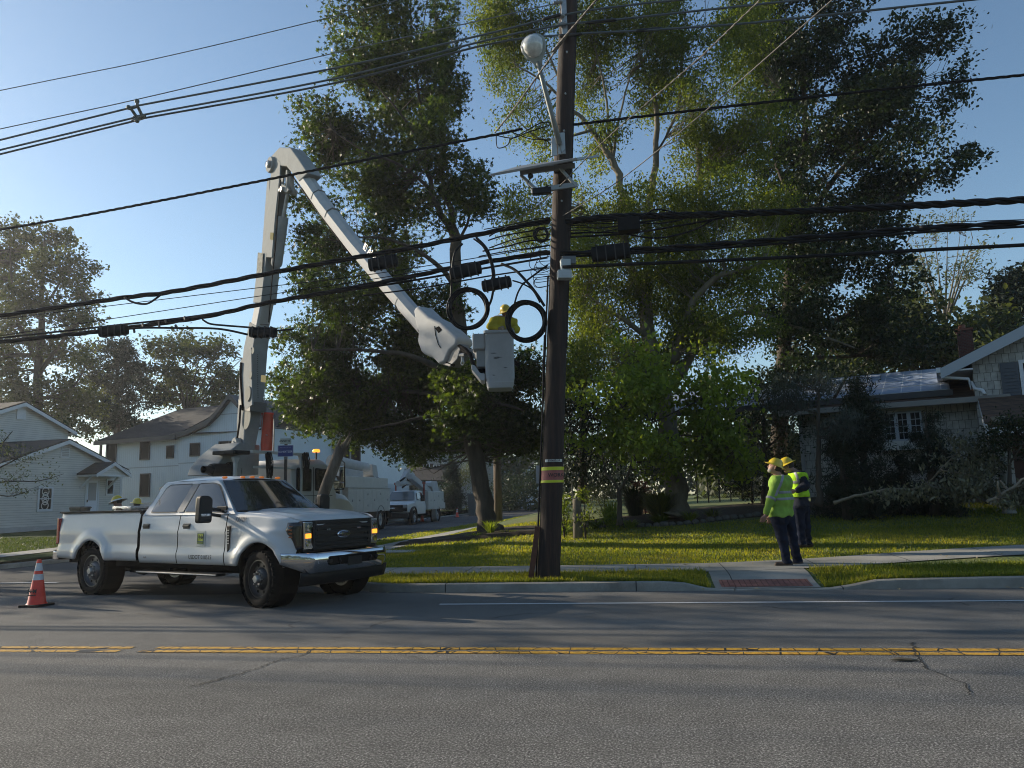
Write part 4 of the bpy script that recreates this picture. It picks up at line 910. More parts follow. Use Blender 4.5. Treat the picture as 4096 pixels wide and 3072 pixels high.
# ------------------------------------------------------------------ the aerial lift truck with its boom up
def xf(b,M):
    b.v=[tuple(M@Vector(v)) for v in b.v];return b
AO=(-11.5,21.5,0);AH=R(74)
TA=empty('bucket_truck',AO,AH,'large white bucket truck behind the pickup, its articulated boom raised to the utility pole','bucket truck')
MA=frame(AO,AH);MAi=MA.inverted()
wA=wheel
cab=MB();sec=[]
for x,z1 in((.95,2.72),(1.1,2.84),(2.6,2.88),(2.85,2.80),(3.1,2.25),(3.15,1.85)):
    yy=1.08 if x<2.9 else 1.04
    sec.append([Vector((x,s*yy*(.94 if k else 1),z)) for s,k,z in((-1,0,.75),(-1,0,1.75),(-1,1,z1-.18))]+[Vector((x,-.80,z1)),Vector((x,.80,z1))]+[Vector((x,s*yy*(.94 if k else 1),z)) for s,k,z in((1,1,z1-.18),(1,0,1.75),(1,0,.75))])
cab.loft(sec);cab.build('cab',paint2,TA,bevel=.05,seg=3)
for s in(-1,1):
    for nm,x0,x1 in(('rear',1.15,1.85),('front',2.02,2.82)):
        b=MB();b.prism(rounded([(x0,1.86),(x1,1.84),(x1-(.16 if nm=='front' else 0),2.55),(x0,2.58)],.07),(0,s*.012,0),o=(0,s*1.078,0));g_=b.build('window_frame',black,TA)
        b=MB();b.prism(rounded([(x0+.05,1.91),(x1-.05,1.89),(x1-.05-(.16 if nm=='front' else 0),2.50),(x0+.05,2.53)],.05),(0,s*.012,0),o=(0,s*1.086,0));b.build('window',glass,g_)
    b=MB();b.bb(1.94,1.955,s*1.085-.004,s*1.085+.004,.85,2.6);b.bb(1.1,2.9,s*1.085-.004,s*1.085+.004,1.70,1.715);b.build('door_seam',dark,TA)
    b=MB();b.bb(2.05,2.2,s*1.10-.02,s*1.10+.02,1.60,1.64);b.build('door_handle',black,TA,bevel=.008)
    b=MB();P=[(3.0,s*1.1,1.9),(3.05,s*1.42,1.9),(3.05,s*1.46,2.0),(3.05,s*1.46,2.75),(3.0,s*1.35,2.86),(2.9,s*1.05,2.86)];b.tube(P,.018,8);mm=b.build('mirror_arm',black,TA,smooth=True)
    b=MB();b.bb(3.0,3.07,s*1.36-.09,s*1.36+.09,2.15,2.65);b.build('mirror',chrome,mm,bevel=.02)
    b=MB();b.bb(3.0,3.07,s*1.36-.09,s*1.36+.09,1.93,2.11);b.build('spot_mirror',chrome,mm,bevel=.02)
b=MB();plane4(b,(3.17,-.95,1.90),(3.17,.95,1.90),(2.93,.85,2.70),(2.93,-.85,2.70),.05);b.build('windscreen',glass,TA,smooth='all')
b=MB();sec=[]
for x,z1,w_ in((3.1,1.82,1.0),(3.5,1.82,.98),(4.0,1.74,.92),(4.35,1.55,.84),(4.45,1.25,.80)):
    sec.append([Vector((x,-w_,1.0)),Vector((x,-w_,z1-.22)),Vector((x,-w_*.8,z1-.03)),Vector((x,0,z1+.02)),Vector((x,w_*.8,z1-.03)),Vector((x,w_,z1-.22)),Vector((x,w_,1.0))])
b.loft(sec);b.build('hood',paint2,TA,smooth=True,bevel=.03)
for s in(-1,1):
    b=MB();b.lathe([(.56,.80*s),(.60,.82*s),(.60,1.12*s),(.56,1.14*s)],(3.95,0,.55),(0,1,0),28,a0=-.2,a1=3.4)
    b.build('fender',paint2,TA,smooth=True,solid=.03)
    b=MB();b.lathe([(.0,.80*s),(.55,.80*s),(.555,1.10*s)],(3.95,0,.55),(0,1,0),24);b.build('wheel_well',dark,TA)
    wheel(TA,'wheel',3.95,s*1.0,.50,.28,s,0,paint2,.29,lugs=10)
    wheel(TA,'wheel',-1.1,s*.95,.50,.52,s,0,paint2,.29,lugs=10)
b=MB();b.bb(-2.8,4.2,-.45,.45,.55,.85);b.build('chassis_frame',dark,TA)
# service body with rack posts, rails and hanging hoses
b=MB()
for s in(-1,1):b.bb(-2.9,.85,min(s*1.18,s*.70),max(s*1.18,s*.70),.75,1.62)
b.bb(-2.9,.85,-.7,.7,.80,.95);sb=b.build('service_body',paint2,TA,bevel=.015)
for s in(-1,1):
    for i in range(5):
        b=MB();x=-2.85+i*.74;b.bb(x+.02,x+.72,s*1.182-.008,s*1.182+.008,.82,1.56);d_=b.build('locker_door',paint2,sb,bevel=.006);b=MB();b.bb(x+.33,x+.41,s*1.195-.008,s*1.195+.008,1.16,1.24);b.build('latch',steel,d_,bevel=.004)
yr=-1.08
for p in((942,1830,1912),(1074,1822,1912),(1204,1818,1960)):
    x,z=wp(MA,p[0],p[1],yr)
    b=MB();b.bb(x-.045,x+.045,yr-.045,yr+.045,1.6,z);b.prism([(x-.13,z),(x+.13,z),(x+.045,z-.16),(x-.045,z-.16)],(0,.09,0),o=(0,yr-.045,0));b.build('rack_post',paint2,TA,bevel=.012)
x0,z0=wp(MA,1025,1806,yr);x1,_=wp(MA,1212,1806,yr)
b=MB();b.bb(x0-.2,x1+.1,yr-.05,yr+.05,z0-.05,z0+.03);b.bb(x0-.1,x1-.35,yr-.03,yr+.03,z0-.48,z0-.42)
b.build('rack_rail',paint2,TA,bevel=.01)
xa,za=wp(MA,918,1803,-.95);xb,_=wp(MA,985,1803,-.95)
b=MB();b.bb(xa,xb,-1.1,-.3,za-.09,za+.02);b.build('boom_rest',black,TA,bevel=.02)
for px,dx in((1222,0),(1075,-.1)):
    x,z=wp(MA,px,1812,yr-.1)
    b=MB();rr=random.Random(px)
    for k in range(12):
        xx=x+rr.uniform(-.10,.12);b.tube([(xx,yr-.06,z-.05),(xx+.03,yr-.1,z+.02),(xx+rr.uniform(-.05,.08),yr-.16,z-.25),(xx+rr.uniform(-.1,.1),yr-.15,z-rr.uniform(.6,.95)),(xx+rr.uniform(-.05,.1),yr-.12,z-.4),(xx,yr-.06,z-.02)],.013,6)
    b.build('hanging_hose',rubber,TA,smooth='all')
x,z=wp(MA,1265,1803,-.6);b=MB();b.lathe([(.001,.11),(.09,.10),(.12,.06),(.12,0),(.001,0)],(x,-.6,z-.05),n=20);bc=b.build('beacon',amberlit,TA,smooth=True);b=MB();b.cyl((x,-.6,2.75),(x,-.6,z-.05),.03);b.build('beacon_stem',black,bc)
b=MB();x,z=wp(MA,1066,1802,-.9);x2,z2=wp(MA,1070,1655,-.9);r_=.165
b.tube([(x,-.9,z),(x2,-.9,z2)],[r_,r_],28);tb=b.build('orange_tube',mat('tube_orange',(.62,.07,.03),.45,noise=(3,.15)),TA,smooth=True)
b=MB();b.tube([(x2,-.9,z2-.03),(x2,-.9,z2+.02)],[r_+.012,r_+.012],28);b.build('lid',orange,tb,smooth=True)
b=MB();b.tube([(x+.24,-.95,z-.1),(x2+.24,-.95,z2-.25),(x2+.22,-.95,z2-.13),(x2+.1,-.95,z2-.1)],.022,8);b.tube([(x-.17,-1.02,(z+z2)/2-.1),(x+.17,-1.02,(z+z2)/2-.12)],.012,6);b.build('tube_bracket',steel,tb,smooth=True)
b=MB();x,z=wp(MA,1040,1800,-1.0);x2,z2=wp(MA,1062,1545,-1.0);b.tube([(x,-1,z),(x2,-1,z2)],.010,6);b.build('whip_antenna',steel,TA)
# turret
b=MB();sec=[]
px=[(852,1900),(866,1862),(905,1815),(960,1770),(1040,1780),(1035,1900)]
pts=[wp(MA,a,c,-.5) for a,c in px];b.prism([(a,c) for a,c in pts],(0,1.0,0),o=(0,-.5,0));b.build('turret',boomgrey,TA,bevel=.03)
b=MB();b.cyl((0,0,.85),(0,0,2.3),.38,28);b.build('pedestal',boomgrey,TA,smooth=True)
x,z=wp(MA,880,1880,-.6)
b=MB();b.lathe([(.01,-.35),(.16,-.34),(.18,-.25),(.18,.3),(.01,.32)],(x,-.6,z),(1,0,0),20);b.lathe([(.2,.3),(.24,.34),(.24,.42),(.01,.43)],(x,-.6,z),(1,0,0),20);b.lathe([(.10,-.6),(.12,-.34),(.01,-.34)],(x,-.6,z),(1,0,0),20);b.build('winch',black,TA,smooth=True)
# boom plane: vertical, from the turret towards the bucket beside the pole
BT=Vector((-11.3,21.3,0));BD=Vector((8.75,-7.4,0)).normalized();BN=Vector((-BD.y,BD.x,0))
def bp(x,y,off=0.):
    d=ray(x,y);o=Vector((0,0,CH));n=BN;return o+d*(((BT+BN*off)-o).dot(n)/d.dot(n))
def slab(b,pts,w_,off=0.):
    """outline seen on the boom plane, given the boom's width"""
    A=[bp(x,y,off)-BN*w_/2 for x,y in pts];n=len(A);B_=[p+BN*w_ for p in A]
    b.add(A+B_,[tuple(range(n))[::-1],tuple(range(n,2*n))]+[(i,(i+1)%n,n+(i+1)%n,n+i) for i in range(n)])
def boxbeam(b,cl,dep,wid,ch=.18):
    """rounded box section along centre line points (world)"""
    k=len(cl);secs=[]
    for i,p in enumerate(cl):
        d=(cl[min(i+1,k-1)]-cl[max(i-1,0)]).normalized();u=BN.cross(d).normalized();h=dep[i]/2;w_=wid[i]/2;c=min(h,w_)*ch*2
        secs.append([p+u*a+BN*e for a,e in((h,-w_+c),(h,w_-c),(h-c,w_),(-h+c,w_),(-h,w_-c),(-h,-w_+c),(-h+c,-w_),(h-c,-w_))])
    b.loft(secs)
lo=[bp(x,y) for x,y in((984,1810),(992,1700),(1008,1560),(1022,1400),(1040,1300),(1050,1290),(1062,1200),(1064,1195),(1078,1040),(1080,1030))]
b=MB();boxbeam(b,[lo[0],lo[1],lo[2],lo[3],lo[4]],[.40,.72,.80,.70,.58],[.34,.42,.46,.46,.44],.03);lb=b.build('lower_boom',boomgrey,TA,bevel=.012);
def fixup(o):
    me=o.data;me.transform(MAi);return o
fixup(lb)
def part(b,name,m_,parent=TA,**kw):
    o=b.build(name,m_,parent,**kw)
    # world-drawn mesh -> truck frame
    o.data.transform(MAi);return o
b=MB();boxbeam(b,[bp(1040,1305),bp(1062,1195)],[.50,.48],[.40,.40],.12);part(b,'insulator_sleeve',fiber,bevel=.01)
b=MB();boxbeam(b,[bp(1058,1215),bp(1080,1020)],[.62,.60],[.46,.46],.03);part(b,'boom_collar',boomgrey,bevel=.012)
b=MB()
slab(b,[(1058,1030),(1086,700),(1095,650),(1112,637),(1124,650),(1122,700),(1104,860),(1090,1030)],.05,-.20)
slab(b,[(1064,1030),(1092,700),(1100,650),(1118,637),(1138,655),(1136,720),(1118,860),(1104,1030)],.05,.20)
part(b,'boom_channel',boomgrey,bevel=.01)
b=MB();slab(b,[(1068,1030),(1090,730),(1100,720),(1096,1030)],.34);part(b,'channel_web',boomgrey)
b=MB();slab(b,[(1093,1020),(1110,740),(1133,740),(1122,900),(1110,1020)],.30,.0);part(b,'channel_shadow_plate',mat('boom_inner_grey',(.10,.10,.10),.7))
b=MB();c=bp(1115,668)
b.lathe([(.01,-.30),(.22,-.30),(.24,-.26),(.24,.26),(.22,.30),(.01,.30)],c,BN,32);kn=part(b,'elbow_knuckle',boomgrey,smooth=True)
b=MB();b.lathe([(.11,-.36),(.11,-.29)],c,BN,20);b.lathe([(.07,-.38),(.11,-.36),(.01,-.38)],c,BN,20);part(b,'pivot_pin',steel,smooth=True)
b=MB()   # elbow cylinder, rod, links
P0=bp(1105,1065);P1=bp(1133,868);P2=bp(1152,765)
b.tube([P0,P0.lerp(P1,.05),P1],[.13,.16,.15],20);cy=part(b,'boom_cylinder',boomgrey,smooth=True)
b=MB();b.tube([P1,P2],.055,14);part(b,'cylinder_rod',steel,smooth=True)
b=MB();slab(b,[(1108,735),(1116,727),(1152,748),(1160,760),(1152,772),(1140,768)],.08,-.14);slab(b,[(1145,690),(1170,700),(1172,755),(1182,762),(1178,776),(1150,776),(1148,740)],.10,0);slab(b,[(1146,680),(1152,680),(1152,760),(1146,760)],.05,-.15);part(b,'elbow_link',boomgrey,bevel=.01)
b=MB();b.lathe([(.01,-.24),(.085,-.24),(.085,.24),(.01,.24)],bp(1152,765),BN,18);part(b,'link_pin',steel,smooth=True)
# side flange plates with lightening ovals on the lower boom
b=MB();slab(b,[(958,1560),(962,1450),(990,1400),(1008,1390),(1012,1620),(985,1640)],.05,-.25);fl=part(b,'boom_side_plate',boomgrey,bevel=.012)
for cx,cy_,h in((986,1672,46),(992,1575,30),(1003,1500,16),(1012,1403,14)):
    b=MB();o=[(cx+ (h*.36)*math.cos(t)*1.0+ (h*math.sin(t))*-.10,cy_+h*math.sin(t)) for t in np.linspace(0,2*math.pi,25)[:-1]];slab(b,o,.02,-.30 if h<40 else -.235)
    part(b,'access_cover',mat('cover_buff',(.30,.30,.27),.85,spec=.08),bevel=.004)
b=MB();b.tube([bp(972,1640,-.28),bp(962,1500,-.3),bp(965,1450,-.3)],.035,8);b.tube([bp(942,1800,-.3),bp(958,1690,-.3),bp(962,1620,-.3)],.03,8);part(b,'hydraulic_hose',rubber,smooth='all')
b=MB();slab(b,[(985,1600),(1035,1610),(1033,1648),(990,1640)],.5,-.02);part(b,'boom_strap_bracket',mat('bracket_dark',(.10,.10,.095),.6),bevel=.01)
b=MB();c=bp(943,1778,-.3);b.lathe([(.01,-.06),(.20,-.06),(.22,0),(.20,.1),(.01,.1)],c,BN,28);b.lathe([(.01,-.1),(.10,-.1),(.10,-.04)],c,BN,18);part(b,'base_pivot',boomgrey,smooth=True)
# upper boom
up=[(1150,618),(1215,705),(1300,830),(1420,985),(1560,1150),(1700,1310)]
b=MB();boxbeam(b,[bp(*q) for q in up[1:]],[.42,.40,.38,.36,.34],[.40,.38,.36,.34,.32],.29);part(b,'upper_boom',fiber,smooth=True)
b=MB();slab(b,[(1098,655),(1105,640),(1145,597),(1190,597),(1222,640),(1262,700),(1224,735),(1196,700),(1172,672),(1135,672),(1115,690)],.44);part(b,'elbow_casting',boomgrey,bevel=.04,seg=3)
for q in((1275,790),(1330,862),(1610,1212)):
    b=MB();p=bp(*q);d=(bp(1560,1150)-bp(1300,830)).normalized();boxbeam(b,[p-d*.012,p+d*.012],[.425-.00019*(q[0]-1275)]*2,[.405-.00019*(q[0]-1275)]*2,.29);part(b,'boom_band',mat('band_grey',(.16,.17,.17),.8,spec=.1),smooth=True)
p=bp(1482,1012,-.215);d=(bp(1560,1150)-bp(1420,985)).normalized();u_=BN.cross(d);u_=u_ if u_.z>0 else -u_
lm=MAi@face_M(p+u_*-.0,d,u_);tx=text('\u25e7 Altec',.26,lm,mat('logo_grey',(.14,.14,.15),.5),TA,ext=.002,bold=.003)
# boom tip cover
b=MB();slab(b,[(1684,1245),(1700,1226),(1745,1270),(1793,1293),(1842,1337),(1862,1356),(1858,1385),(1830,1410),(1812,1452),(1786,1462),(1760,1434),(1744,1430),(1716,1414),(1701,1372),(1704,1332),(1694,1303)],.42);part(b,'boom_tip_cover',fiber,bevel=.07,seg=4)
b=MB();slab(b,[(1775,1318),(1790,1310),(1802,1325),(1789,1337)],.44);part(b,'inspection_opening',dark,bevel=.003)
b=MB();b.tube([bp(1738,1305,-.22),bp(1742,1340,-.22),bp(1752,1375,-.22),bp(1762,1392,-.22)],.008,5);part(b,'cover_seam',dark)
b=MB();slab(b,[(1815,1350),(1850,1362),(1862,1400),(1850,1440),(1820,1470),(1790,1462),(1800,1420),(1830,1405)],.26,-.02);part(b,'rotator',mat('rotator_grey',(.20,.20,.20),.5,metal=.3),bevel=.02)
b=MB()
for q in([(1775,1390),(1772,1420),(1790,1450),(1815,1460)],[(1830,1380),(1865,1398),(1885,1430),(1900,1470),(1938,1482)],[(1845,1400),(1880,1415),(1890,1450),(1905,1480),(1935,1490)]):b.tube([bp(x,y,-.12) for x,y in q],.035,8)
part(b,'hose',rubber,smooth='all')
b=MB();b.cyl(bp(1850,1420,-.1),bp(1850,1450,-.1),.03,8);b.tube([bp(1838,1420,-.1),bp(1862,1420,-.1)],.045,8);b.tube([bp(1850,1450,-.1)+BD*.05*math.cos(t)+Vector((0,0,.05*math.sin(t))) for t in np.linspace(0,6.28,14)],.012,6);part(b,'shackle',steel,smooth=True)
# bucket with liner rim, side pouch, step and mounting bracket
BK=Vector((-2.33,13.85,0));brot=R(10)
MBk=frame((at(1999,1430,13.85).x,13.85,0),brot)
def bx(px,py):return wp(MBk,px,py,-.30)
x0,zt=bx(1941,1322);x1,zb=bx(2057,1548)
b=MB();secs=[]
for z,g_ in((zb,.03),(zb+.10,.0),(zt-.06,-.01),(zt-.05,-.035),(zt,-.035)):
    secs.append([Vector((x,y,z)) for x,y in rounded([(x0+g_,-.30+g_),(x1-g_,-.30+g_),(x1-g_,.30-g_),(x0+g_,.30-g_)],.09,4)])
secs+= [[Vector((p.x*.93+.07*(x0+x1)/2,p.y*.88,zt)) for p in secs[-1]],[Vector((p.x*.93+.07*(x0+x1)/2,p.y*.88,zt-.9)) for p in secs[-1]]]
b.loft(secs);xf(b,MBk);part(b,'bucket',fiber,smooth=True)
b=MB();zz=wp(MBk,2000,1527,-.30)[1];b.v=[];q=rounded([(x0-.004,-.304),(x1+.004,-.304),(x1+.004,.304),(x0-.004,.304)],.09,4);b.loft([[Vector((x,y,z)) for x,y in q] for z in(zz-.01,zz+.01)]);xf(b,MBk);part(b,'bucket_rib',mat('rib_grey',(.42,.43,.44),.5))
xa,za=bx(1888,1332);xb,zb2=bx(1938,1395)
b=MB();b.bb(xa,x0-.005,-.27,.1,zb2,za);xf(b,MBk);part(b,'bucket_pouch',fiber,bevel=.04,seg=3)
xa,za=bx(1905,1395);b=MB();b.bb(xa,x0+.002,-.2,.15,za-.32,za);xf(b,MBk);part(b,'mounting_bracket',boomgrey,bevel=.015)
b=MB();q=[bx(1885,1455),bx(1900,1460),bx(1920,1490),bx(1940,1492),bx(1940,1523),bx(1922,1520),bx(1885,1475)];b.prism(q,(0,.42,0),o=(0,-.26,0));xf(b,MBk);part(b,'bucket_step',fiber,bevel=.02)
b=MB();p0=bp(1850,1400,0);p1=MBk@Vector((x0,0,(zb+zt)/2+.05));b.beam(p0,p1,.10,.14);part(b,'platform_arm',mat('rotator_grey',(.20,.20,.20),.5,metal=.3),bevel=.015)
# scuffs, rivets, hoses, placards
rs_=random.Random(9);sc_m=mat('scuff_dark',(.10,.105,.11),.8,noise=(30,.5))
for (px,py,w_,h) in((1990,1405,46,3),(1975,1412,30,2),(1992,1428,40,3),(1985,1434,24,2),(2000,1340,22,2),(1966,1404,14,4),(2022,1470,18,2),(1975,1500,16,2)):
    xa,za=bx(px-w_/2,py);xb,zb=bx(px+w_/2,py+h);b=MB();q=[(xa,za),((xa+xb)/2,za+.004),(xb,(za+zb)/2),((xa+xb)/2,zb-.003),(xa+.03,zb)];b.prism(q,(0,.003,0),o=(0,-.306,0));xf(b,MBk);part(b,'scuff_mark',sc_m)
b=MB()
for t in np.linspace(.05,.95,24):
    for (x0_,y0_,x1_,y1_) in((1040,1298,1078,1300),(1030,1410,1032,1600),(1062,1203,1092,1206)):
        b.ell(bp(x0_+(x1_-x0_)*t,y0_+(y1_-y0_)*t,-.255),(.016,.016,.016),6,4)
part(b,'rivet',mat('rivet_dark',(.08,.08,.08),.9,spec=.05))
b=MB();b.tube([bp(x,y,-.27) for x,y in((1075,1290),(1088,1120),(1100,1000),(1112,850),(1122,720))],.018,6);b.tube([bp(x,y,.0) for x,y in((1160,690),(1230,790),(1330,925),(1420,1040))],.02,6);part(b,'control_hose',rubber,smooth='all')
for q in([(1046,1500),(1066,1502),(1064,1530),(1044,1528)],[(1083,930),(1095,931),(1093,960),(1081,958)]):
    b=MB();slab(b,q,.02,-.245);part(b,'warning_placard',mat('placard_yellowish',(.22,.20,.10),.9,spec=.05))
b=MB();slab(b,[(1032,1010),(1052,1012),(1048,1100),(1026,1098)],.012,-.262);part(b,'lit_patch',mat('lit_patch_grey',(.30,.30,.27),.9,spec=.1,noise=(9,.4)))  # lit patch on the lower boom, its light painted into the colour
# ------------------------------------------------------------------ second aerial truck, parked facing the junction
def util_body(T,x0,x1,z0,z1,hw,doors,m_=paint2):
    b=MB()
    for s in(-1,1):b.bb(x0,x1,min(s*hw,s*(hw-.42)),max(s*hw,s*(hw-.42)),z0,z1)
    b.bb(x0,x1,-hw+.4,hw-.4,z0,z0+.2);b.bb(x0,x1,-hw-.01,hw+.01,z1,z1+.03) if False else None
    sb=b.build('service_body',m_,T,bevel=.02)
    for s in(-1,1):
        for a,c,e,f in doors:
            b=MB();b.bb(a+.015,c-.015,s*hw-.009,s*hw+.009,e+.015,f-.015);d_=b.build('locker_door',m_,sb,bevel=.006)
            b=MB();b.lathe([(.001,.03),(.05,.025),(.055,0)],((a+c)/2,s*(hw+.008),(e+f)/2),(0,s,0),14);b.build('latch',steel,d_,smooth=True)
    return sb
BO=(-14.1,38.6,0);BH=R(-90.5)
TB=empty('utility_truck',BO,BH,'white utility truck with stowed boom between the raised boom truck and the service pickup','utility truck')
MB_=frame(BO,BH)
util_body(TB,-1.5,4.6,.95,2.12,1.22,[(-1.45,-.62,.98,2.08),(.75,1.35,.98,2.08),(1.35,2.6,1.0,1.55),(1.35,2.6,1.57,2.08),(2.6,3.6,.98,2.08),(3.6,4.55,.98,2.08),(-.62,.75,1.62,2.08)])
b=MB();b.bb(-1.5,4.6,-1.10,1.10,2.14,2.68);b.build('upper_bin',paint2,TB,bevel=.02)
b=MB();b.bb(-1.53,4.62,-1.25,1.25,2.115,2.145);b.build('body_rail',steel,TB)
for s in(-1,1):
    b=MB();b.lathe([(.66,.80*s),(.70,.82*s),(.70,1.235*s),(.66,1.24*s)],(0,0,.56),(0,1,0),28);b.build('wheel_arch',mat('arch_grey',(.16,.16,.16),.6),TB,smooth=True)
    b=MB();b.lathe([(.0,.78*s),(.655,.78*s),(.66,1.232*s)],(0,0,.56),(0,1,0),28);b.build('wheel_well',dark,TB)
    wheel(TB,'wheel',0,s*.98,.54,.50,s,0,paint2,.31,lugs=10);wheel(TB,'wheel',5.9,s*1.02,.54,.30,s,0,paint2,.31,lugs=10)
b=MB();b.bb(-1.9,6.6,-.45,.45,.55,.95);b.bb(-2.1,-1.52,-1.1,1.1,.62,1.0);b.build('chassis_frame',dark,TB)
b=MB();sec=[]
for x,z1 in((4.8,2.55),(4.95,2.72),(6.2,2.74),(6.5,2.2),(6.6,1.9)):
    sec.append([Vector((x,-1.05,.8)),Vector((x,-1.05,1.8)),Vector((x,-.98,z1-.15)),Vector((x,-.8,z1)),Vector((x,.8,z1)),Vector((x,.98,z1-.15)),Vector((x,1.05,1.8)),Vector((x,1.05,.8))])
b.loft(sec);b.build('cab',paint2,TB,bevel=.04)
b=MB();b.bb(6.5,7.6,-.85,.85,.9,1.75);b.build('hood',paint2,TB,bevel=.12,seg=3)
for s in(-1,1):
    b=MB();b.bb(5.2,6.1,s*1.052-.01,s*1.052+.01,1.85,2.45);b.build('window',glass,TB,bevel=.005)
b=MB();plane4(b,(6.55,-.95,1.9),(6.55,.95,1.9),(6.28,.85,2.62),(6.28,-.85,2.62),.05);b.build('windscreen',glass,TB)
# stowed booms on top
def bq(px,py,ly=1.0):
    x,z=wp(MB_,px,py,ly);return Vector((x,ly,z))
b=MB();P=[bq(1330,1845,.35),bq(1385,1858,.35),bq(1462,1872,.35)];b.tube(P,[.33,.31,.28],24);b.build('upper_boom',fiber,TB,smooth=True)
b=MB();P=[bq(1345,1890,.5),bq(1440,1905,.5)];b.beam(P[0],P[1],.4,.5);b.build('lower_boom',fiber,TB,bevel=.06)
b=MB();q=[bq(1450,1858,.1),bq(1468,1862,.1),bq(1475,1905,.1),bq(1462,1915,.1),bq(1452,1900,.1)];b.prism([(v.x,v.z) for v in q],(0,.6,0),o=(0,.05,0));b.build('elbow_casting',fiber,TB,bevel=.04)
b=MB();q=[bq(1410,1940,.6),bq(1425,1895,.6),bq(1440,1905,.6),bq(1460,1925,.6),bq(1455,1940,.6)];b.prism([(v.x,v.z) for v in q],(0,.5,0),o=(0,.2,0));b.build('boom_cradle',paint2,TB,bevel=.02)
b=MB();
for k in range(6):
    q=[bq(1345,1905+k*4,.95),bq(1365,1912+k*4,1.0),bq(1378,1926+k*3,.95)];b.tube(q,.04,6)
b.build('hose',rubber,TB,smooth='all')
# ------------------------------------------------------------------ service pickup with a small folded boom
CO=(-13.85,50.0,0);CHd=R(-91)
TC=empty('service_truck',CO,CHd,'white service body pickup with a small folded boom, parked farthest up the side street','service truck')
MC=frame(CO,CHd)
util_body(TC,-1.45,2.35,.85,2.0,1.13,[(-1.4,-.75,.95,1.95),(-.75,.55,1.45,1.95),(.55,1.25,.9,1.95),(1.25,2.3,.9,1.95)])
b=MB();b.bb(-1.95,-1.45,-1.1,1.1,.85,1.25);b.build('tail_shelf',paint2,TC,bevel=.02)
for s in(-1,1):
    b=MB();b.lathe([(.50,.8*s),(.53,.82*s),(.53,1.14*s),(.50,1.15*s)],(0,0,.52),(0,1,0),24);b.build('wheel_arch',paint2,TC,smooth=True)
    b=MB();b.lathe([(.0,.78*s),(.495,.78*s),(.50,1.142*s)],(0,0,.52),(0,1,0),24);b.build('wheel_well',dark,TC);b=MB();b.lathe([(.0,.78*s),(.53,.78*s),(.54,1.03*s)],(5.1,0,.52),(0,1,0),24);b.build('wheel_well',dark,TC)
    b=MB();b.lathe([(.53,.80*s),(.60,.84*s),(.60,1.07*s),(.53,1.08*s)],(5.1,0,.50),(0,1,0),24,a0=0,a1=math.pi*2);b.build('fender_flare',black,TC,smooth=True)
    wheel(TC,'wheel',0,s*.90,.43,.46,s,0,None,.26);wheel(TC,'wheel',5.1,s*.95,.43,.26,s,0,None,.26)
b=MB();b.bb(-1.6,5.9,-.4,.4,.45,.75);b.build('chassis_frame',dark,TC)
b=MB();sec=[]
for x,z1,w1 in((2.55,1.98,.76),(2.7,2.06,.78),(3.7,2.07,.78),(3.95,1.98,.76),(4.55,1.42,.93)):
    sec.append([Vector((x,-1.0,.62)),Vector((x,-1.02,1.05)),Vector((x,-.97,1.42 if z1>1.5 else 1.40)),Vector((x,-w1,z1-.05)),Vector((x,-w1+.12,z1)),Vector((x,w1-.12,z1)),Vector((x,w1,z1-.05)),Vector((x,.97,1.42 if z1>1.5 else 1.40)),Vector((x,1.02,1.05)),Vector((x,1.0,.62))])
b.loft(sec);b.build('cab',paint,TC,bevel=.03)
b=MB();sec=[]
for x,z1 in((4.4,1.46),(5.2,1.42),(5.75,1.34),(5.95,1.20)):
    w_=.98 if x<5.3 else .90;sec.append([Vector((x,-w_,.75)),Vector((x,-w_,z1-.12)),Vector((x,-w_*.8,z1-.01)),Vector((x,w_*.8,z1-.01)),Vector((x,w_,z1-.12)),Vector((x,w_,.75))])
b.loft(sec);b.build('hood',paint,TC,smooth=True,bevel=.04)
b=MB();plane4(b,(4.52,-.88,1.47),(4.52,.88,1.47),(4.0,.72,1.99),(4.0,-.72,1.99),.06);
for v in range(len(b.v)):x,y,z=b.v[v];b.v[v]=(x+.02,y,z+.02)
b.build('windscreen',mat('glass_sky',(.10,.12,.13),.05,coat=1),TC,smooth='all')
for s in(-1,1):
    b=MB();b.prism(rounded([(2.85,1.46),(4.2,1.46),(3.9,1.92),(2.85,1.94)],.05),(0,s*.012,0),o=(0,s*.90,0));
    for v in range(len(b.v)):x,y,z=b.v[v];b.v[v]=(x,y+s*(.075-(z-1.46)*.36),z)
    b.build('side_window',glass,TC)
    b=MB();b.bb(4.02,4.10,s*1.25-.13,s*1.25+.13,1.38,1.78);b.beam((4.1,s*.95,1.5),(4.1,s*1.2,1.55),.05,.05);b.build('mirror',black,TC,bevel=.03)
    b=MB();b.bb(5.94,5.985,min(s*.60,s*.88),max(s*.60,s*.88),.82,1.22);h=b.build('headlight',chrome,TC,bevel=.02)
    b=MB();b.bb(2.62,2.66,s*.93-.05,s*.93+.05,1.4,2.45);b.bb(2.55,2.7,s*.93-.09,s*.93+.09,2.45,2.6);b.build('corner_post_lamp',mat('lamp_housing_red',(.25,.03,.02),.5),TC,bevel=.01)
b=MB();b.bb(5.955,6.0,-.60,.60,.80,1.21)
for k in range(5):b.bb(5.99,6.02,-.6,.6,.84+k*.075,.87+k*.075)
b.build('grille',black,TC,bevel=.01);b=MB();b.ell((6.03,0,1.0),(.02,.15,.065),20,8);b.build('badge',chrome,TC,smooth='all')
b=MB();b.bb(5.95,6.25,-1.0,1.0,.42,.72);b.build('front_bumper',black,TC,bevel=.05)
def cq(px,py,ly=.4):
    x,z=wp(MC,px,py,ly);return Vector((x,ly,z))
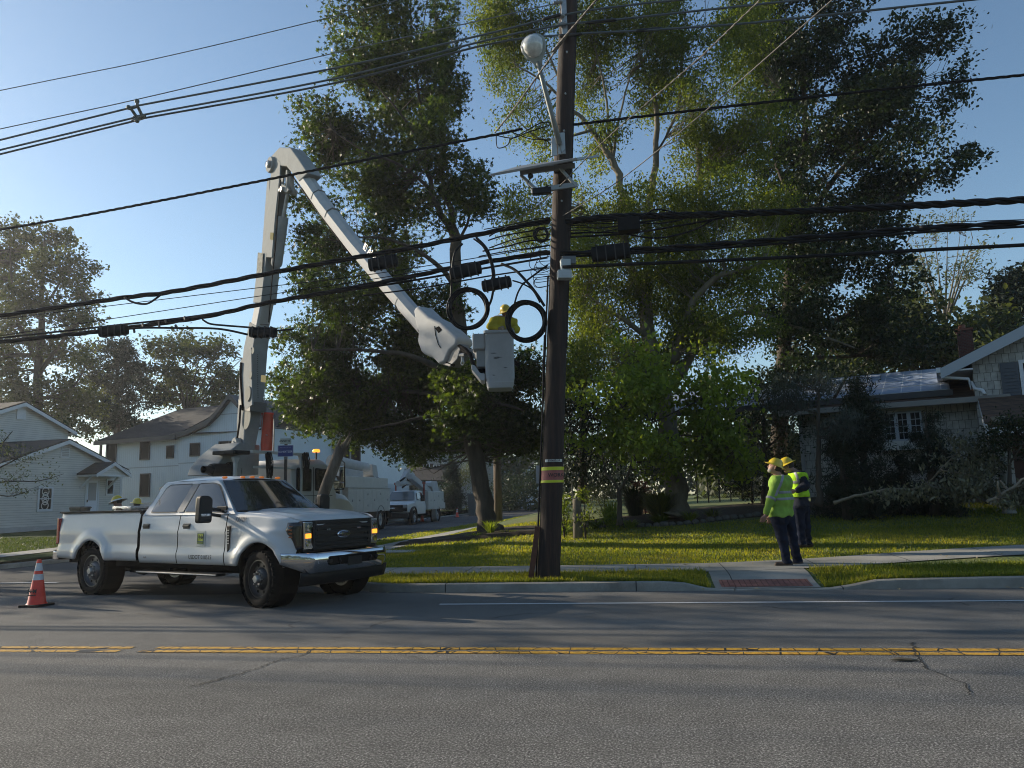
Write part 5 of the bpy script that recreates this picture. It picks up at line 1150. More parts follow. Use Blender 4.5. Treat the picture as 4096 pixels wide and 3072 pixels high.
b=MB();b.beam(cq(1725,1975,.3),cq(1640,1905,.3),.34,.38);lb2=b.build('lower_boom',fiber,TC,bevel=.04)
b=MB();b.beam(cq(1648,1912,0),cq(1625,1888,0),.4,.5);b.beam(cq(1625,1892,0),cq(1605,1935,0),.3,.35);b.build('elbow_casting',fiber,TC,bevel=.05)
b=MB();b.cyl(cq(1592,1935,.0),cq(1650,1930,.0),.17,18);b.build('bucket_mount',fiber,TC,smooth=True)
b=MB();b.tube([cq(1600,1925,.1),cq(1620,1910,.1),cq(1640,1925,.1),cq(1610,1950,.1)],.06,6);b.build('hose',rubber,TC,smooth='all')
b=MB();q=[cq(1708,1932),cq(1720,1924),cq(1738,1926),cq(1746,1965),cq(1740,1975),cq(1722,1970),cq(1718,1948),cq(1708,1945)];b.prism([(v.x,v.z) for v in q],(0,.5,0),o=(0,.1,0));b.build('bucket_bracket',fiber,TC,bevel=.04)
# ------------------------------------------------------------------ house materials
def m_siding(name,c,period,dark_,vertical=False,stain=.08,axis='z'):
    q=NT(name);X,Y_,Z_=q.xyz();co=X if vertical else Z_
    j=stripes(q,co,period,.10 if not vertical else .08);base=q.ramp(q.noise(.9,5),[(.3,tuple(v*(1-stain) for v in c)),(.7,tuple(min(1,v*(1+stain)) for v in c))])
    q.col(q.mix(j,base,tuple(v*dark_ for v in c)));f=q.math('FRACT',q.math('MULTIPLY',co,1/period));q.bump(f,.5,.03);q.rough(.65);return q.m
m_vinyl=m_siding('vinyl_siding',(.60,.60,.57),.125,.42);m_bb=m_siding('blue_white_boards',(.50,.58,.64),.2,.72,True,.04)
m_greysid=m_siding('grey_clapboard',(.42,.43,.42),.18,.5);m_whiteb=m_siding('white_boards',(.66,.70,.73),.25,.75,True,.04)
def m_shingle(name,c1,c2,scale=(1.,1.),bump=.6):
    q=NT(name);bt=q.n('TexBrick');bt.inputs['Scale'].default_value=1;bt.inputs['Brick Width'].default_value=scale[0];bt.inputs['Row Height'].default_value=scale[1];bt.inputs['Mortar Size'].default_value=.007
    bt.inputs['Color1'].default_value=(*c1,1);bt.inputs['Color2'].default_value=(*c2,1);bt.inputs['Mortar'].default_value=(*(v*.25 for v in c1),1);bt.inputs['Mortar Smooth'].default_value=.3;bt.offset=.37
    cb=q.n('CombineXYZ');X,Y_,Z_=q.xyz();sl=q.noise(1.2,3);q.l(q.math('ADD',X,q.math('MULTIPLY',Y_,1.)),cb.inputs[0]);q.l(q.math('ADD',Z_,q.math('MULTIPLY',sl,.05)),cb.inputs[1]);q.l(cb.outputs[0],bt.inputs['Vector'])
    n=q.noise(9,5);q.col(q.mix(.6,bt.outputs['Color'],q.ramp(n,[(.3,.65),(.7,1.3)]),'MULTIPLY'));q.bump(bt.outputs['Fac'],-bump,.03);q.rough(.85);return q.m
m_shake=m_shingle('grey_shake_siding',(.47,.455,.41),(.36,.35,.32),(.15,.235),.8)
m_roofdark=m_shingle('roof_shingle_charcoal',(.017,.018,.023),(.027,.028,.033),(.3,.14));m_roofbrown=m_shingle('roof_shingle_brown',(.075,.045,.03),(.12,.07,.045),(.25,.12))
m_roofdk2=m_shingle('roof_shingle_dark_brown',(.026,.022,.021),(.042,.036,.033),(.3,.14))
q=NT('chimney_brick');bt=q.n('TexBrick');bt.inputs['Scale'].default_value=5;bt.inputs['Color1'].default_value=(.10,.03,.02,1);bt.inputs['Color2'].default_value=(.15,.05,.035,1);bt.inputs['Mortar'].default_value=(.12,.11,.1,1);mp=q.n('Mapping');mp.inputs['Rotation'].default_value=(R(90),0,0);q.l(q.o,mp.inputs[0]);q.l(mp.outputs[0],bt.inputs['Vector']);q.col(bt.outputs['Color']);q.rough(.9);m_brick=q.m
trim=mat('white_trim',(.62,.64,.66),.5,noise=(3,.06));trimdk=mat('dark_trim',(.03,.03,.033),.5,noise=(3,.1));wglass=mat('window_glass',(.010,.012,.013),.4,spec=.05);shut=mat('shutter_slate',(.075,.085,.10),.6,noise=(5,.1));shutr=mat('shutter_maroon',(.09,.05,.05),.6)
found=mat('foundation',(.40,.41,.41),.8,noise=(2,.1));curtain=mat('lace_white',(.55,.55,.52),.8)
def window(T,M,x0,x1,z0,z1,y=-.03,fr=trim,fw=.09,bars=(0,1),sh=None,gm=None,label=None,nm='window',mw=.018):
    """window in the wall plane y (local), frame proud, recessed pane, muntins"""
    b=MB()
    for q in((x0-fw,x1+fw,z1,z1+fw),(x0-fw,x1+fw,z0-fw*1.2,z0),(x0-fw,x0,z0,z1),(x1,x1+fw,z0,z1)):b.bb(q[0],q[1],y-.045,y+.02,q[2],q[3])
    for i in range(bars[0]):
        x=x0+(x1-x0)*(i+1)/(bars[0]+1);b.bb(x-mw,x+mw,y-.02,y+.01,z0,z1)
    for i in range(bars[1]):
        z=z0+(z1-z0)*(i+1)/(bars[1]+1);b.bb(x0,x1,y-.022,y+.008,z-mw*1.2,z+mw*1.2)
    f=b.build(nm,fr,T,label=label)
    b=MB();b.bb(x0,x1,y-.008,y+.004,z0,z1);b.build('pane',gm or wglass,f)
    if sh:
        for xa,xb in((x0-fw-.42,x0-fw-.02),(x1+fw+.02,x1+fw+.42)):
            if xb<x0 and sh[1]=='r':continue
            b=MB();b.bb(xa,xb,y-.04,y-.005,z0-.05,z1+.05)
            for k in range(int((z1-z0)/.09)):b.bb(xa+.05,xb-.05,y-.052,y-.04,z0+.03+k*.09,z0+.07+k*.09)
            b.build('shutter',sh[0],T)
    return f
def gable_block(T,x0,x1,y0,y1,z0,ze,zr,wall,roof,ov=.35,th=.16,xr=None,fascia=trim,wn='wall',ridge='y'):
    """box with gable facing -y; ridge along y. xr = ridge x"""
    xr=(x0+x1)/2 if xr is None else xr
    b=MB();b.prism([(x0,z0),(x1,z0),(x1,ze),(xr,zr),(x0,ze)],(0,y1-y0,0),o=(0,y0,0));w_=b.build(wn,wall,T)
    for xa,za in((x0,ze),(x1,ze)):
        dx=(xa-xr);L=math.hypot(dx,ze-zr);ux,uz=dx/L,(ze-zr)/L;xe=xr+ux*(L+ov);ze2=zr+uz*(L+ov);nx,nz=-uz*np.sign(dx),abs(ux)
        b=MB();b.add([(xr,y0-ov,zr+.03),(xe,y0-ov,ze2+.03),(xe,y1+ov,ze2+.03),(xr,y1+ov,zr+.03),(xr,y0-ov,zr+.03+th*.6),(xe,y0-ov,ze2+.03+th*.6),(xe,y1+ov,ze2+.03+th*.6),(xr,y1+ov,zr+.03+th*.6)],[(0,1,2,3),(7,6,5,4),(0,4,5,1),(1,5,6,2),(2,6,7,3),(3,7,4,0)]);b.build('roof',roof,T)
        b=MB();hh=.22;b.add([(xr,y0-ov-.03,zr+.05-hh),(xe,y0-ov-.03,ze2+.05-hh),(xe,y0-ov-.03,ze2+.04),(xr,y0-ov-.03,zr+.04),(xr,y0-ov-.001,zr+.05-hh),(xe,y0-ov-.001,ze2+.05-hh),(xe,y0-ov-.001,ze2+.04),(xr,y0-ov-.001,zr+.04)],[(0,1,2,3),(7,6,5,4),(0,4,5,1),(1,5,6,2),(2,6,7,3),(3,7,4,0)]);b.build('rake_board',fascia,T)
        b=MB();b.bb(xe-.10 if dx>0 else xe-.02,xe+.02 if dx>0 else xe+.10,y0-ov,y1+ov,ze2-.12,ze2+.03);b.build('gutter',fascia,T)
    return w_
# ---- vinyl house (gable towards the side street)
o=gp(224,2111,.5);LO=(o.x,o.y,0);LR=R(84)
TL=empty('vinyl_house',LO,LR,'low off-white vinyl-sided house with a small gabled porch roof over its side door','house');ML=frame(LO,LR)
P=lambda x,y,ly=0:wp(ML,x,y,ly)
ax,az=P(262,1757);ex,ez=P(500,1893);gx,_=P(482,2000);x0=2*ax-gx
gable_block(TL,x0,gx,0,9,.5,ez+.18,az-.1,m_vinyl,m_roofdk2,.3)
b=MB();b.bb(x0-.05,gx+.05,-.05,9.05,0,.62);b.build('foundation',found,TL)
b=MB();b.bb(gx-.12,gx+.03,-.03,.12,.6,ez);b.build('corner_board',trim,TL)
def vent(T,x,z,w_=.38,h=.8):
    b=MB();b.bb(x-w_/2-.06,x+w_/2+.06,-.05,.01,z-h/2-.06,z+h/2+.06);v=b.build('gable_vent',trim,T);b=MB()
    for k in range(8):b.box((x,-.06,z-h/2+.05+k*h/8),(w_,.02,h/13),(.5,0,0))
    b.build('slat',mat('vent_grey',(.38,.38,.36),.7),v)
vx,vz=P(260,1800);vent(TL,vx,vz,.45,.75)
xa,za=P(157,1954);xb,zb=P(190,2036);wn_=window(TL,ML,xa,xb+.15,zb,za,fw=.11,bars=(0,1),label='double-hung window with white lace circles')
b=MB();xc=(xa+xb+.15)/2
for k,z in enumerate(np.linspace(zb+.18,za-.16,5)):
    r_=.24 if k%2==0 else .17;b.lathe([(r_,-.012),(r_-.05,-.014),(r_-.05,-.01)],(xc,-.035,z),(0,1,0),20)
b.build('lace',curtain,wn_)
# side door and porch roof
xa,za=P(347,1922);xb,_=P(391,1922);dz=.9
b=MB();b.bb(xa-.1,xa,-.06,.02,dz,za+.1);b.bb(xb,xb+.1,-.06,.02,dz,za+.1);b.bb(xa-.1,xb+.1,-.06,.02,za,za+.1);b.build('door_frame',trim,TL)
b=MB();b.bb(xa,xb,-.035,0,dz,za);d_=b.build('door',mat('door_white',(.66,.70,.76),.35,coat=.4),TL,bevel=.01)
b=MB();b.bb(xa+.12,xb-.12,-.05,-.036,dz+1.05,za-.12);b.build('door_glass',mat('pane_pale',(.30,.31,.31),.15,coat=1),d_);b=MB();b.bb(xa+.03,xa+.07,-.09,-.04,dz+.95,dz+1.1);b.build('handle',black,d_)
b=MB();b.bb(xa-.3,xb+.4,-1.1,0,0,dz-.05);b.bb(xa-.3,xb+.4,-1.5,-1.1,0,dz-.35);b.build('steps',found,TL,bevel=.02)
pm=(xa+xb)/2+.15;pw=(xb-xa)/2+.75;pz=za+.30
b=MB();b.prism([(pm-pw,pz),(pm+pw,pz),(pm,pz+.62)],(0,1.25,0),o=(0,-1.25,0));b.build('porch_gable',m_vinyl,TL)
for s in(-1,1):
    b=MB();b.add([(pm,-1.4,pz+.68),(pm+s*(pw+.15),-1.4,pz-.0),(pm+s*(pw+.15),0,pz-.0),(pm,0,pz+.68),(pm,-1.4,pz+.76),(pm+s*(pw+.15),-1.4,pz+.08),(pm+s*(pw+.15),0,pz+.08),(pm,0,pz+.76)],[(0,1,2,3),(7,6,5,4),(0,4,5,1),(1,5,6,2),(2,6,7,3),(3,7,4,0)]);b.build('porch_roof',m_roofdk2,TL)
    b=MB();b.beam((pm+s*(pw-.15),-.02,pz-.75),(pm+s*(pw-.15),-.85,pz-.03),.10,.10);b.build('bracket',trim,TL)
    b=MB();b.add([(pm,-1.43,pz+.52),(pm+s*(pw+.17),-1.43,pz-.16),(pm+s*(pw+.17),-1.43,pz+.03),(pm,-1.43,pz+.72),(pm,-1.39,pz+.52),(pm+s*(pw+.17),-1.39,pz-.16),(pm+s*(pw+.17),-1.39,pz+.03),(pm,-1.39,pz+.72)],[(0,1,2,3),(7,6,5,4),(0,4,5,1),(1,5,6,2),(2,6,7,3),(3,7,4,0)]);b.build('porch_fascia',trim,TL)
b=MB();b.bb(pm-pw-.1,pm+pw+.1,-1.3,0,pz-.1,pz);b.build('porch_soffit',trim,TL)
xa,za=P(428,1922);xb,zb=P(448,1975);window(TL,ML,xa,xb,zb,za,bars=(0,0))
# taller rear block of the same house
ax,az=P(85,1608,4.5);gx2,gz=P(272,1750,4.5);ex,ez=P(302,1733,4.5)
gable_block(TL,2*ax-gx2,gx2,4.5,13,.4,ez+.1,az-.1,m_vinyl,m_roofdk2,.35,wn='upper_wall')
vx,vz=P(83,1648,4.5);b=MB();b.bb(vx-.3,vx+.3,4.42,4.5,vz-.45,vz+.45);b.build('gable_vent',trim,TL)
# ---- blue-white two-storey house
BLR=R(-14);o=at(713,1880,49);BLO=(o.x,o.y,0);TBl=empty('board_sided_house',BLO,BLR,'long pale blue-white two-storey house with charcoal roof and black-framed windows','house');MBl=frame(BLO,BLR)
P=lambda x,y,ly=0:wp(MBl,x,y,ly)
xl,zl=P(412,1770);zE=P(560,1755)[1];zg=P(713,1739)[1];zR=P(900,1625,5)[1]
b=MB();b.bb(xl,.0,.25,10,0,zE);b.build('wing_wall',m_bb,TBl)
b=MB()
sw=.5;rx0=xl-.5
b.add([(rx0,-.35,zE-.1),(0,-.35,zE-.1),(0,5.2,zR),(rx0+2.5,5.2,zR),(rx0,-.35,zE-.0),(0,-.35,zE+.05),(0,5.2,zR+.15),(rx0+2.5,5.2,zR+.15)],[(0,1,2,3),(7,6,5,4),(0,4,5,1),(1,5,6,2),(2,6,7,3),(3,7,4,0)])
b.add([(rx0,-.35,zE-.1),(rx0+2.5,5.2,zR),(rx0,10.5,zE-.1)],[(0,1,2)]);b.add([(rx0,10.5,zE),(rx0+2.5,5.2,zR+.15),(8,5.2,zR+.15),(8,10.5,zE)],[(0,1,2,3)]);b.add([(0,-.35,zE),(0,5.2,zR+.1),(8,5.2,zR+.1),(8,.1,zE)],[(0,1,2,3)])
b.build('roof',m_roofdark,TBl)
b=MB();b.bb(rx0,0,-.40,-.30,zE-.28,zE+.02);b.build('fascia',trimdk,TBl)
# curved-rake gable
ra=[P(*q) for q in((690,1742),(760,1722),(840,1684),(878,1646),(925,1583),(932,1581),(975,1625),(1030,1700))]
xr_=P(1040,1700)[0]
b=MB();b.prism([(0,0),(xr_,0)]+[(x,z-.12) for x,z in reversed(ra[1:])]+[(0,ra[0][1]-.05)],(0,8,0),o=(0,0,0));b.build('gable_wall',m_bb,TBl)
for i,(p,q) in enumerate(zip(ra,ra[1:])):
    b=MB();b.prism([(p[0],p[1]-.32),(q[0],q[1]-.32),(q[0],q[1]+.03),(p[0],p[1]+.03)],(0,8.5,0),o=(0,-.35,0));b.build('rake_roof',m_roofdark if i<0 else trimdk,TBl)
zb_=P(600,1867)[1]
b=MB();b.bb(xl,0,.225,.25,zb_-.03,zb_+.03);b.bb(0,xr_,-.02,0,P(850,1846)[1]-.03,P(850,1846)[1]+.03);zq=P(925,1655)[1];b.bb(P(868,1655)[0],P(975,1655)[0],-.02,0,zq-.03,zq+.03);b.build('belt_line',mat('belt_grey',(.28,.33,.37),.6),TBl)
for (xa,ya,xb,yb,ly) in((430,1776,465,1847,.25),(563,1764,599,1837,.25),(668,1784,696,1831,.25),(563,1896,599,1985,.25),(762,1774,800,1822,0),(877,1767,916,1830,0),(921,1765,960,1830,0)):
    x_a,z_a=P(xa,ya,ly);x_b,z_b=P(xb,yb,ly);window(TBl,MBl,x_a+.07,x_b-.07,z_b+.05,z_a-.05,y=ly-.03,fr=trimdk,fw=.07,bars=(0,0))
b=MB();x,z=P(408,1780,.2);b.bb(x-.06,x+.06,.05,.2,0,zE-.2);b.build('downspout',trimdk,TBl)
# ---- white farmhouse between the raised boom and the maple
FR=R(-10);o=at(1180,1880,56);FO=(o.x,o.y,0);TF=empty('white_farmhouse',FO,FR,'white farmhouse with steep charcoal gables and a bay window, seen through the maple leaves','house');MF=frame(FO,FR)
P=lambda x,y,ly=0:wp(MF,x,y,ly)
xa,_=P(1090,1800);xb,_=P(1300,1800);ze=P(1290,1690)[1];zr=P(1250,1622)[1];xg0=P(1175,1700)[0];xg1=P(1300,1700)[0]
xR=P(1440,1850,1)[0];b=MB();b.bb(xa-1.5,xR,1.0,9,0,ze+.1);b.build('wall',m_whiteb,TF)
b=MB();zt=P(1100,1625,5)[1];b.add([(xa-2,.5,ze-.1),(xR+.4,.5,ze-.1),(xR+.4,5,zt),(xa-2,5,zt),(xR+.4,9.5,ze-.1),(xa-2,9.5,ze-.1)],[(0,1,2,3),(3,2,4,5),(0,3,5),(1,4,2)]);b.build('roof',m_roofdark,TF,solid=.1)
gable_block(TF,xg0,xg1,0,4,0,ze,zr,m_whiteb,m_roofdark,.4,fascia=trimdk,wn='gable_wall')
x0_,z0_=P(1048,1690,-.6);x1_,z1_=P(1150,1755,-.6)
b=MB();b.prism([(x0_,z0_),(x1_,z1_),(x1_,z1_-.3),(x0_,z0_-.4)],(0,3,0),o=(0,-1,0));b.build('lower_roof',m_roofdark,TF)
x0_,z0_=P(1225,1752,-1);x1_,z1_=P(1302,1828,-1)
b=MB();b.prism([(x0_,-.3),(x0_+.5,-1.0),(x1_-.5,-1.0),(x1_,-.3)],(0,0,z0_-0),o=(0,0,0),u=(1,0,0),v=(0,1,0));bw=b.build('bay',m_whiteb,TF)
b=MB();b.loft([[Vector((x0_-.15,-.2,z0_)),Vector((x0_+.4,-1.15,z0_)),Vector((x1_-.4,-1.15,z0_)),Vector((x1_+.15,-.2,z0_))],[Vector((x0_+.3,0,z0_+.7)),Vector((x0_+.7,-.2,z0_+.7)),Vector((x1_-.7,-.2,z0_+.7)),Vector((x1_-.3,0,z0_+.7))]]);b.build('bay_roof',m_roofdark,TF)
for u in(.12,.52):
    xw=x0_+(x1_-x0_)*u+.1;window(TF,MF,xw,xw+(x1_-x0_)*.22,z1_,z0_-.35,y=-1.03,fr=trimdk,fw=.07,bars=(0,0))
for px_ in((1340,1395),(1410,1440)):
    p=P(px_[0],1790,1.);q_=P(px_[1],1880,1.);window(TF,MF,p[0],q_[0],q_[1],p[1],y=.97,fr=trimdk,fw=.07,bars=(0,0))
p=P(1256,1655);window(TF,MF,p[0]-.25,p[0]+.25,p[1]-.5,p[1]+.2,fr=trimdk,fw=.06,bars=(0,0))
# small outbuilding with standing-seam roof behind the trucks
p=P(1420,1950,-4);
xw_=P(1545,1935,-5)[0];b=MB();b.bb(p[0]-3,xw_-.3,-5,-1,0,P(1500,1935,-5)[1]);b.build('side_wing',m_whiteb,TF)
zz=P(1500,1935,-5)[1];b=MB();b.add([(p[0]-3.3,-5.4,zz),(xw_+.1,-5.4,zz),(P(1480,1905,-1)[0],-1,zz+1.0),(p[0]-3,-1,zz+1.2)],[(0,1,2,3)]);b.build('side_wing_roof',trimdk,TF,solid=.08)
# ---- grey two-storey house up the street
GR=R(-6);o=at(1700,2030,78);GO=(o.x,o.y,0);TG=empty('grey_house',GO,GR,'grey clapboard house with a gabled dormer and dark shutters far up the side street','house');MG=frame(GO,GR)
P=lambda x,y,ly=0:wp(MG,x,y,ly)
p0=P(1676,1900);p1=P(1770,1840);pk=P(1722,1812)
gable_block(TG,p0[0],p1[0],0,6,P(1720,1910)[1],P(1770,1845)[1],pk[1],m_greysid,m_roofdk2,.25,wn='dormer_wall')
q0=P(1600,1850,1);q1=P(1900,1800,1);b=MB();b.bb(q0[0],q1[0],1,10,0,P(1800,1795,1)[1]);b.build('wall',m_greysid,TG)
zt=P(1800,1795,1)[1];b=MB();b.add([(q0[0]-.5,.5,zt-.1),(q1[0]+.5,.5,zt-.1),(q1[0]+.5,5.5,zt+2.4),(q0[0]-.5,5.5,zt+2.4),(q1[0]+.5,10.5,zt-.1),(q0[0]-.5,10.5,zt-.1)],[(0,1,2,3),(3,2,4,5),(0,3,5),(1,4,2)]);b.build('roof',m_roofdk2,TG,solid=.1)
for (a,c,e,f,ly,sh) in((1697,1858,1717,1891,0,shutr),(1737,1862,1756,1893,0,shutr),(1788,1850,1808,1876,1,shut)):
    A=P(a,c,ly);B2=P(e,f,ly);window(TG,MG,A[0],B2[0],B2[1],A[1],y=ly-.03,sh=(sh,'lr'),bars=(1,1) if ly==0 else (0,1))
r0=P(1672,1906,-2.5);r1=P(1808,1938,-2.5)
b=MB();b.add([(r0[0],-2.8,r1[1]),(P(1800,1938,-2.5)[0],-2.8,r1[1]),(P(1805,1905,1)[0],1,P(1790,1905,1)[1]),(r0[0],1,P(1700,1905,1)[1])],[(0,1,2,3)]);b.build('porch_roof',m_roofdk2,TG,solid=.15)
b=MB();b.bb(r0[0],P(1745,1938,-2.5)[0],-2.5,1,0,r1[1]);b.build('garage_wall',m_greysid,TG)
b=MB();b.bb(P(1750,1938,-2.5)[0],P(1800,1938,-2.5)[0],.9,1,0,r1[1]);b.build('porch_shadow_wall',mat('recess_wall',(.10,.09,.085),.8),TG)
e0=P(1540,1920,-3);e1=P(1600,1900,-3);b=MB();zz=P(1580,1905,-3)[1];b.bb(e0[0]-3,e1[0],-3,3,0,zz);b.build('low_wing_wall',m_greysid,TG)
b=MB();b.add([(e0[0]-3.2,-3.4,zz-.1),(e1[0]+5,-3.4,zz-.6),(e1[0]+4,1,zz+1.3),(e0[0]-3.2,1,zz+1.5)],[(0,1,2,3)]);b.build('low_wing_roof',m_roofdk2,TG,solid=.12)
# ---- pale house glimpsed between the maple and the pole
o=at(2080,1990,95);TW=empty('pale_blue_house',(o.x,o.y,0),R(-8),'pale clapboard house glimpsed between the maple trunk and the utility pole','house');MW=frame((o.x,o.y,0),R(-8))
p=wp(MW,2020,1890);q_=wp(MW,2110,1870);b=MB();b.bb(p[0]-3,q_[0],0,8,0,q_[1]);b.build('wall',m_siding('pale_blue_clapboard',(.55,.60,.66),.2,.6),TW);b=MB();b.add([(p[0]-3.5,-.4,q_[1]-.1),(q_[0]+.5,-.4,q_[1]-.1),(q_[0]+.5,4,q_[1]+1.6),(p[0]-3.5,4,q_[1]+1.6)],[(0,1,2,3)]);b.build('roof',m_roofdark,TW,solid=.1)
# ---- shingled split-level house with solar panels
HR=R(-21);o=at(3850,1582,22);HO=(o.x,o.y,0);TH=empty('shingled_house',HO,HR,'grey shake-sided split-level house with solar panels and a brick chimney at right','house');MH=frame(HO,HR)
P=lambda x,y,ly=0:wp(MH,x,y,ly)
gz0=.9;xl=P(3215,1850,.6)[0];xr=P(3940,1700,.6)[0];ze=P(3600,1612)[1]
b=MB();b.bb(xl,xr+.2,.6,9,gz0+.35,ze+.05);b.build('wall',m_shake,TH)
b=MB();b.bb(xl+.1,xr+.2,.66,8.9,0,gz0+.35);b.build('foundation',mat('foundation_dark',(.12,.12,.11),.9,noise=(2,.2)),TH)
ro=[P(3500,1600,0),P(3940,1572,0)];yr_=4.6;zr=P(3700,1497,4.6)[1]
b=MB();b.add([(xl-.5,.0,ze),(xr+.55,.0,ze),(xr+.55,yr_,zr),(xl-.5,yr_,zr),(xr+.55,9.3,ze),(xl-.5,9.3,ze)],[(0,1,2,3),(3,2,4,5)]);b.build('roof',m_roofbrown,TH,solid=.14)
b=MB();b.bb(xl-.5,xr+.62,-.12,.02,ze-.14,ze+.02);b.build('gutter',mat('gutter_grey',(.22,.21,.19),.5),TH,bevel=.02)
b=MB();b.bb(xl-.4,xr+.2,.0,.6,ze-.06,ze-.02);b.build('soffit',trim,TH)
sl=(zr-ze)/yr_
def onroof(x,y,h=.0):return Vector((x,y,ze+sl*y+h))
# solar array: two banks of four rows
s0=P(3280,1560,2.0)[0];s1=P(3535,1600,.4)[0];
colsx=[]
rr_=[P(3810,1562,.5)[0],P(3535+70,1575,.5)[0],P(3420,1590,.5)[0],P(3250,1600,.5)[0]]
xs_=[rr_[0],rr_[0]-3.05,rr_[0]-6.1,rr_[0]-9.1]
q=NT('solar_cells');X,Y_,Z_=q.xyz();j1=stripes(q,X,.50,.05);j2=stripes(q,Y_,.165,.06);q.col(q.mix(q.math('MAXIMUM',j1,j2),(.27,.34,.47),(.62,.64,.68)));q.rough(.5);q.b.inputs['Coat Weight'].default_value=.08;q.b.inputs['Coat Roughness'].default_value=.1;m_solar=q.m  # pale blue cell colour stands in for the reflected sky
for i in range(3):
    xa,xb=xs_[i+1]+.06,xs_[i]-.06
    if i==2:xa=xs_[3]
    for k in range(4):
        ya,yb=.45+k*.98,.45+(k+1)*.98-.06
        b=MB();b.add([onroof(xa,ya,.16),onroof(xb,ya,.16),onroof(xb,yb,.16),onroof(xa,yb,.16),onroof(xa,ya,.20),onroof(xb,ya,.20),onroof(xb,yb,.20),onroof(xa,yb,.20)],[(0,1,2,3),(7,6,5,4),(0,4,5,1),(1,5,6,2),(2,6,7,3),(3,7,4,0)])
        f=b.build('solar_panel',alu if False else mat('panel_frame',(.45,.46,.48),.35,metal=.7),TH)
        b=MB();b.add([onroof(xa+.03,ya+.03,.204),onroof(xb-.03,ya+.03,.204),onroof(xb-.03,yb-.03,.204),onroof(xa+.03,yb-.03,.204)],[(0,1,2,3)]);b.build('cells',m_solar,f)
b=MB();b.add([onroof(xs_[3],.40,.03),onroof(xs_[0],.40,.03),onroof(xs_[0],.40,.20),onroof(xs_[3],.40,.20)],[(0,1,2,3)]);b.build('array_skirt',trimdk,TH,solid=.02)
# upper gable block
gx0=P(3886,1450,-.0)[0];zg=P(3895,1430,0)[1];zp0=P(4096,1322,0)[1];xp0=P(4096,1322,0)[0];slope=(zp0-zg)/(xp0-gx0);W2=4.4
zb2=P(3960,1602,0)[1];pkx=gx0+W2;pkz=zg+slope*W2
b=MB();b.prism([(gx0,gz0-.3),(gx0+2*W2,gz0-.3),(gx0+2*W2,zg),(pkx,pkz),(gx0,zg)],(0,8,0),o=(0,.0,0));b.build('upper_wall',m_shake,TH)
for s in(-1,1):
    xe=pkx+s*(W2+.75);ze2=zg-slope*.75
    b=MB();b.add([(pkx,-.4,pkz+.1),(xe,-.4,ze2+.1),(xe,8.4,ze2+.1),(pkx,8.4,pkz+.1)],[(0,1,2,3)]);b.build('upper_roof',m_roofdk2,TH,solid=-.14)
    b=MB();b.prism([(pkx,pkz-.22),(xe,ze2-.20),(xe,ze2+.08),(pkx,pkz+.09)],(0,.05,0),o=(0,-.42,0));b.build('rake_board',mat('rake_blue_grey',(.36,.40,.44),.5),TH)
b=MB();b.bb(gx0-.74,gx0,-.38,8.3,ze2-.02,ze2+.02);b.build('soffit',trim,TH)
b=MB();b.bb(gx0-.85,gx0-.72,-.4,8.3,ze2-.03,ze2+.11);b.build('gutter',trim,TH)
b=MB();b.tube([(gx0-.78,-.2,ze2),(gx0-.70,-.25,ze2-.15),(gx0-.12,-.06,ze2-.22),(gx0-.06,-.06,ze2-.5),(gx0-.05,-.08,ze+.40),(gx0+.0,-.12,ze+.22),(gx0+.16,-.35,ze+.14),(gx0+.20,-.40,ze+.02)],.045,8);b.build('downspout',trim,TH,smooth='all')
A=P(4075,1455);B2=P(4180,1578);window(TH,MH,A[0]+.08,A[0]+1.0,B2[1],A[1],sh=(shut,'lr'),bars=(0,1),fw=.09)
# bow window in the wall under the panels
A=P(3560,1650,.6);B2=P(3660,1762,.6)
wx0=P(3535,1700,.3)[0];wx1=P(3690,1700,.3)[0];wz1=P(3620,1645,.3)[1];wz0=P(3640,1762,.3)[1]
casing_=mat('casing_dim',(.34,.36,.38),.6)
for za_,zb_q in((wz0-.25,wz0),(wz1,ze-.10)):
    b=MB();b.bb(wx0-.1,wx1+.1,.25,.62,za_,zb_q);b.build('bow_casing',mat('casing_cream',(.50,.49,.44),.6),TH)
for k in range(3):
    xa=wx0+(wx1-wx0)*k/3+.05;xb=wx0+(wx1-wx0)*(k+1)/3-.05;window(TH,MH,xa,xb,wz0+.05,wz1-.06,y=.30,bars=(1,3),fw=.05,mw=.008,fr=casing_)
# entrance roof, post, door
xa,za=P(3900,1615,-1.0);xe_=gx0+7
b=MB();b.add([(gx0+.05,.0,P(3960,1605,0)[1]),(xe_,.0,P(3960,1605,0)[1]),(xe_,-2.2,P(3975,1710,-2.2)[1]),(gx0+.05,-2.2,P(3975,1710,-2.2)[1])],[(0,1,2,3)]);b.build('entry_roof',m_roofbrown,TH,solid=.12)
zz=P(3975,1710,-2.2)[1];zt=P(3960,1605,0)[1]
b=MB();b.prism([(0,zt-.05),(-2.2,zz-.05),(-2.2,zz-.25),(0,zz-.25)],(.1,0,0),o=(gx0+.12,0,0),u=(0,1,0),v=(0,0,1));b.build('entry_cheek',m_shake,TH)
b=MB();b.beam((gx0+.07,-2.25,zz-.02),(gx0+.07,.0,zt-.02),.06,.18);b.build('entry_rake_board',trim,TH);b=MB();b.bb(gx0+.05,xe_,-2.25,-2.15,zz-.2,zz);b.build('entry_fascia',trim,TH)
px_,_=P(4010,1830,-2.0);b=MB();b.lathe([(.16,0),(.13,.1),(.12,2.2),(.16,2.3)],(px_,-2.05,gz0-.1),(0,0,1),16);b.build('porch_post',mat('post_grey_cream',(.24,.23,.20),.7),TH,smooth=True)
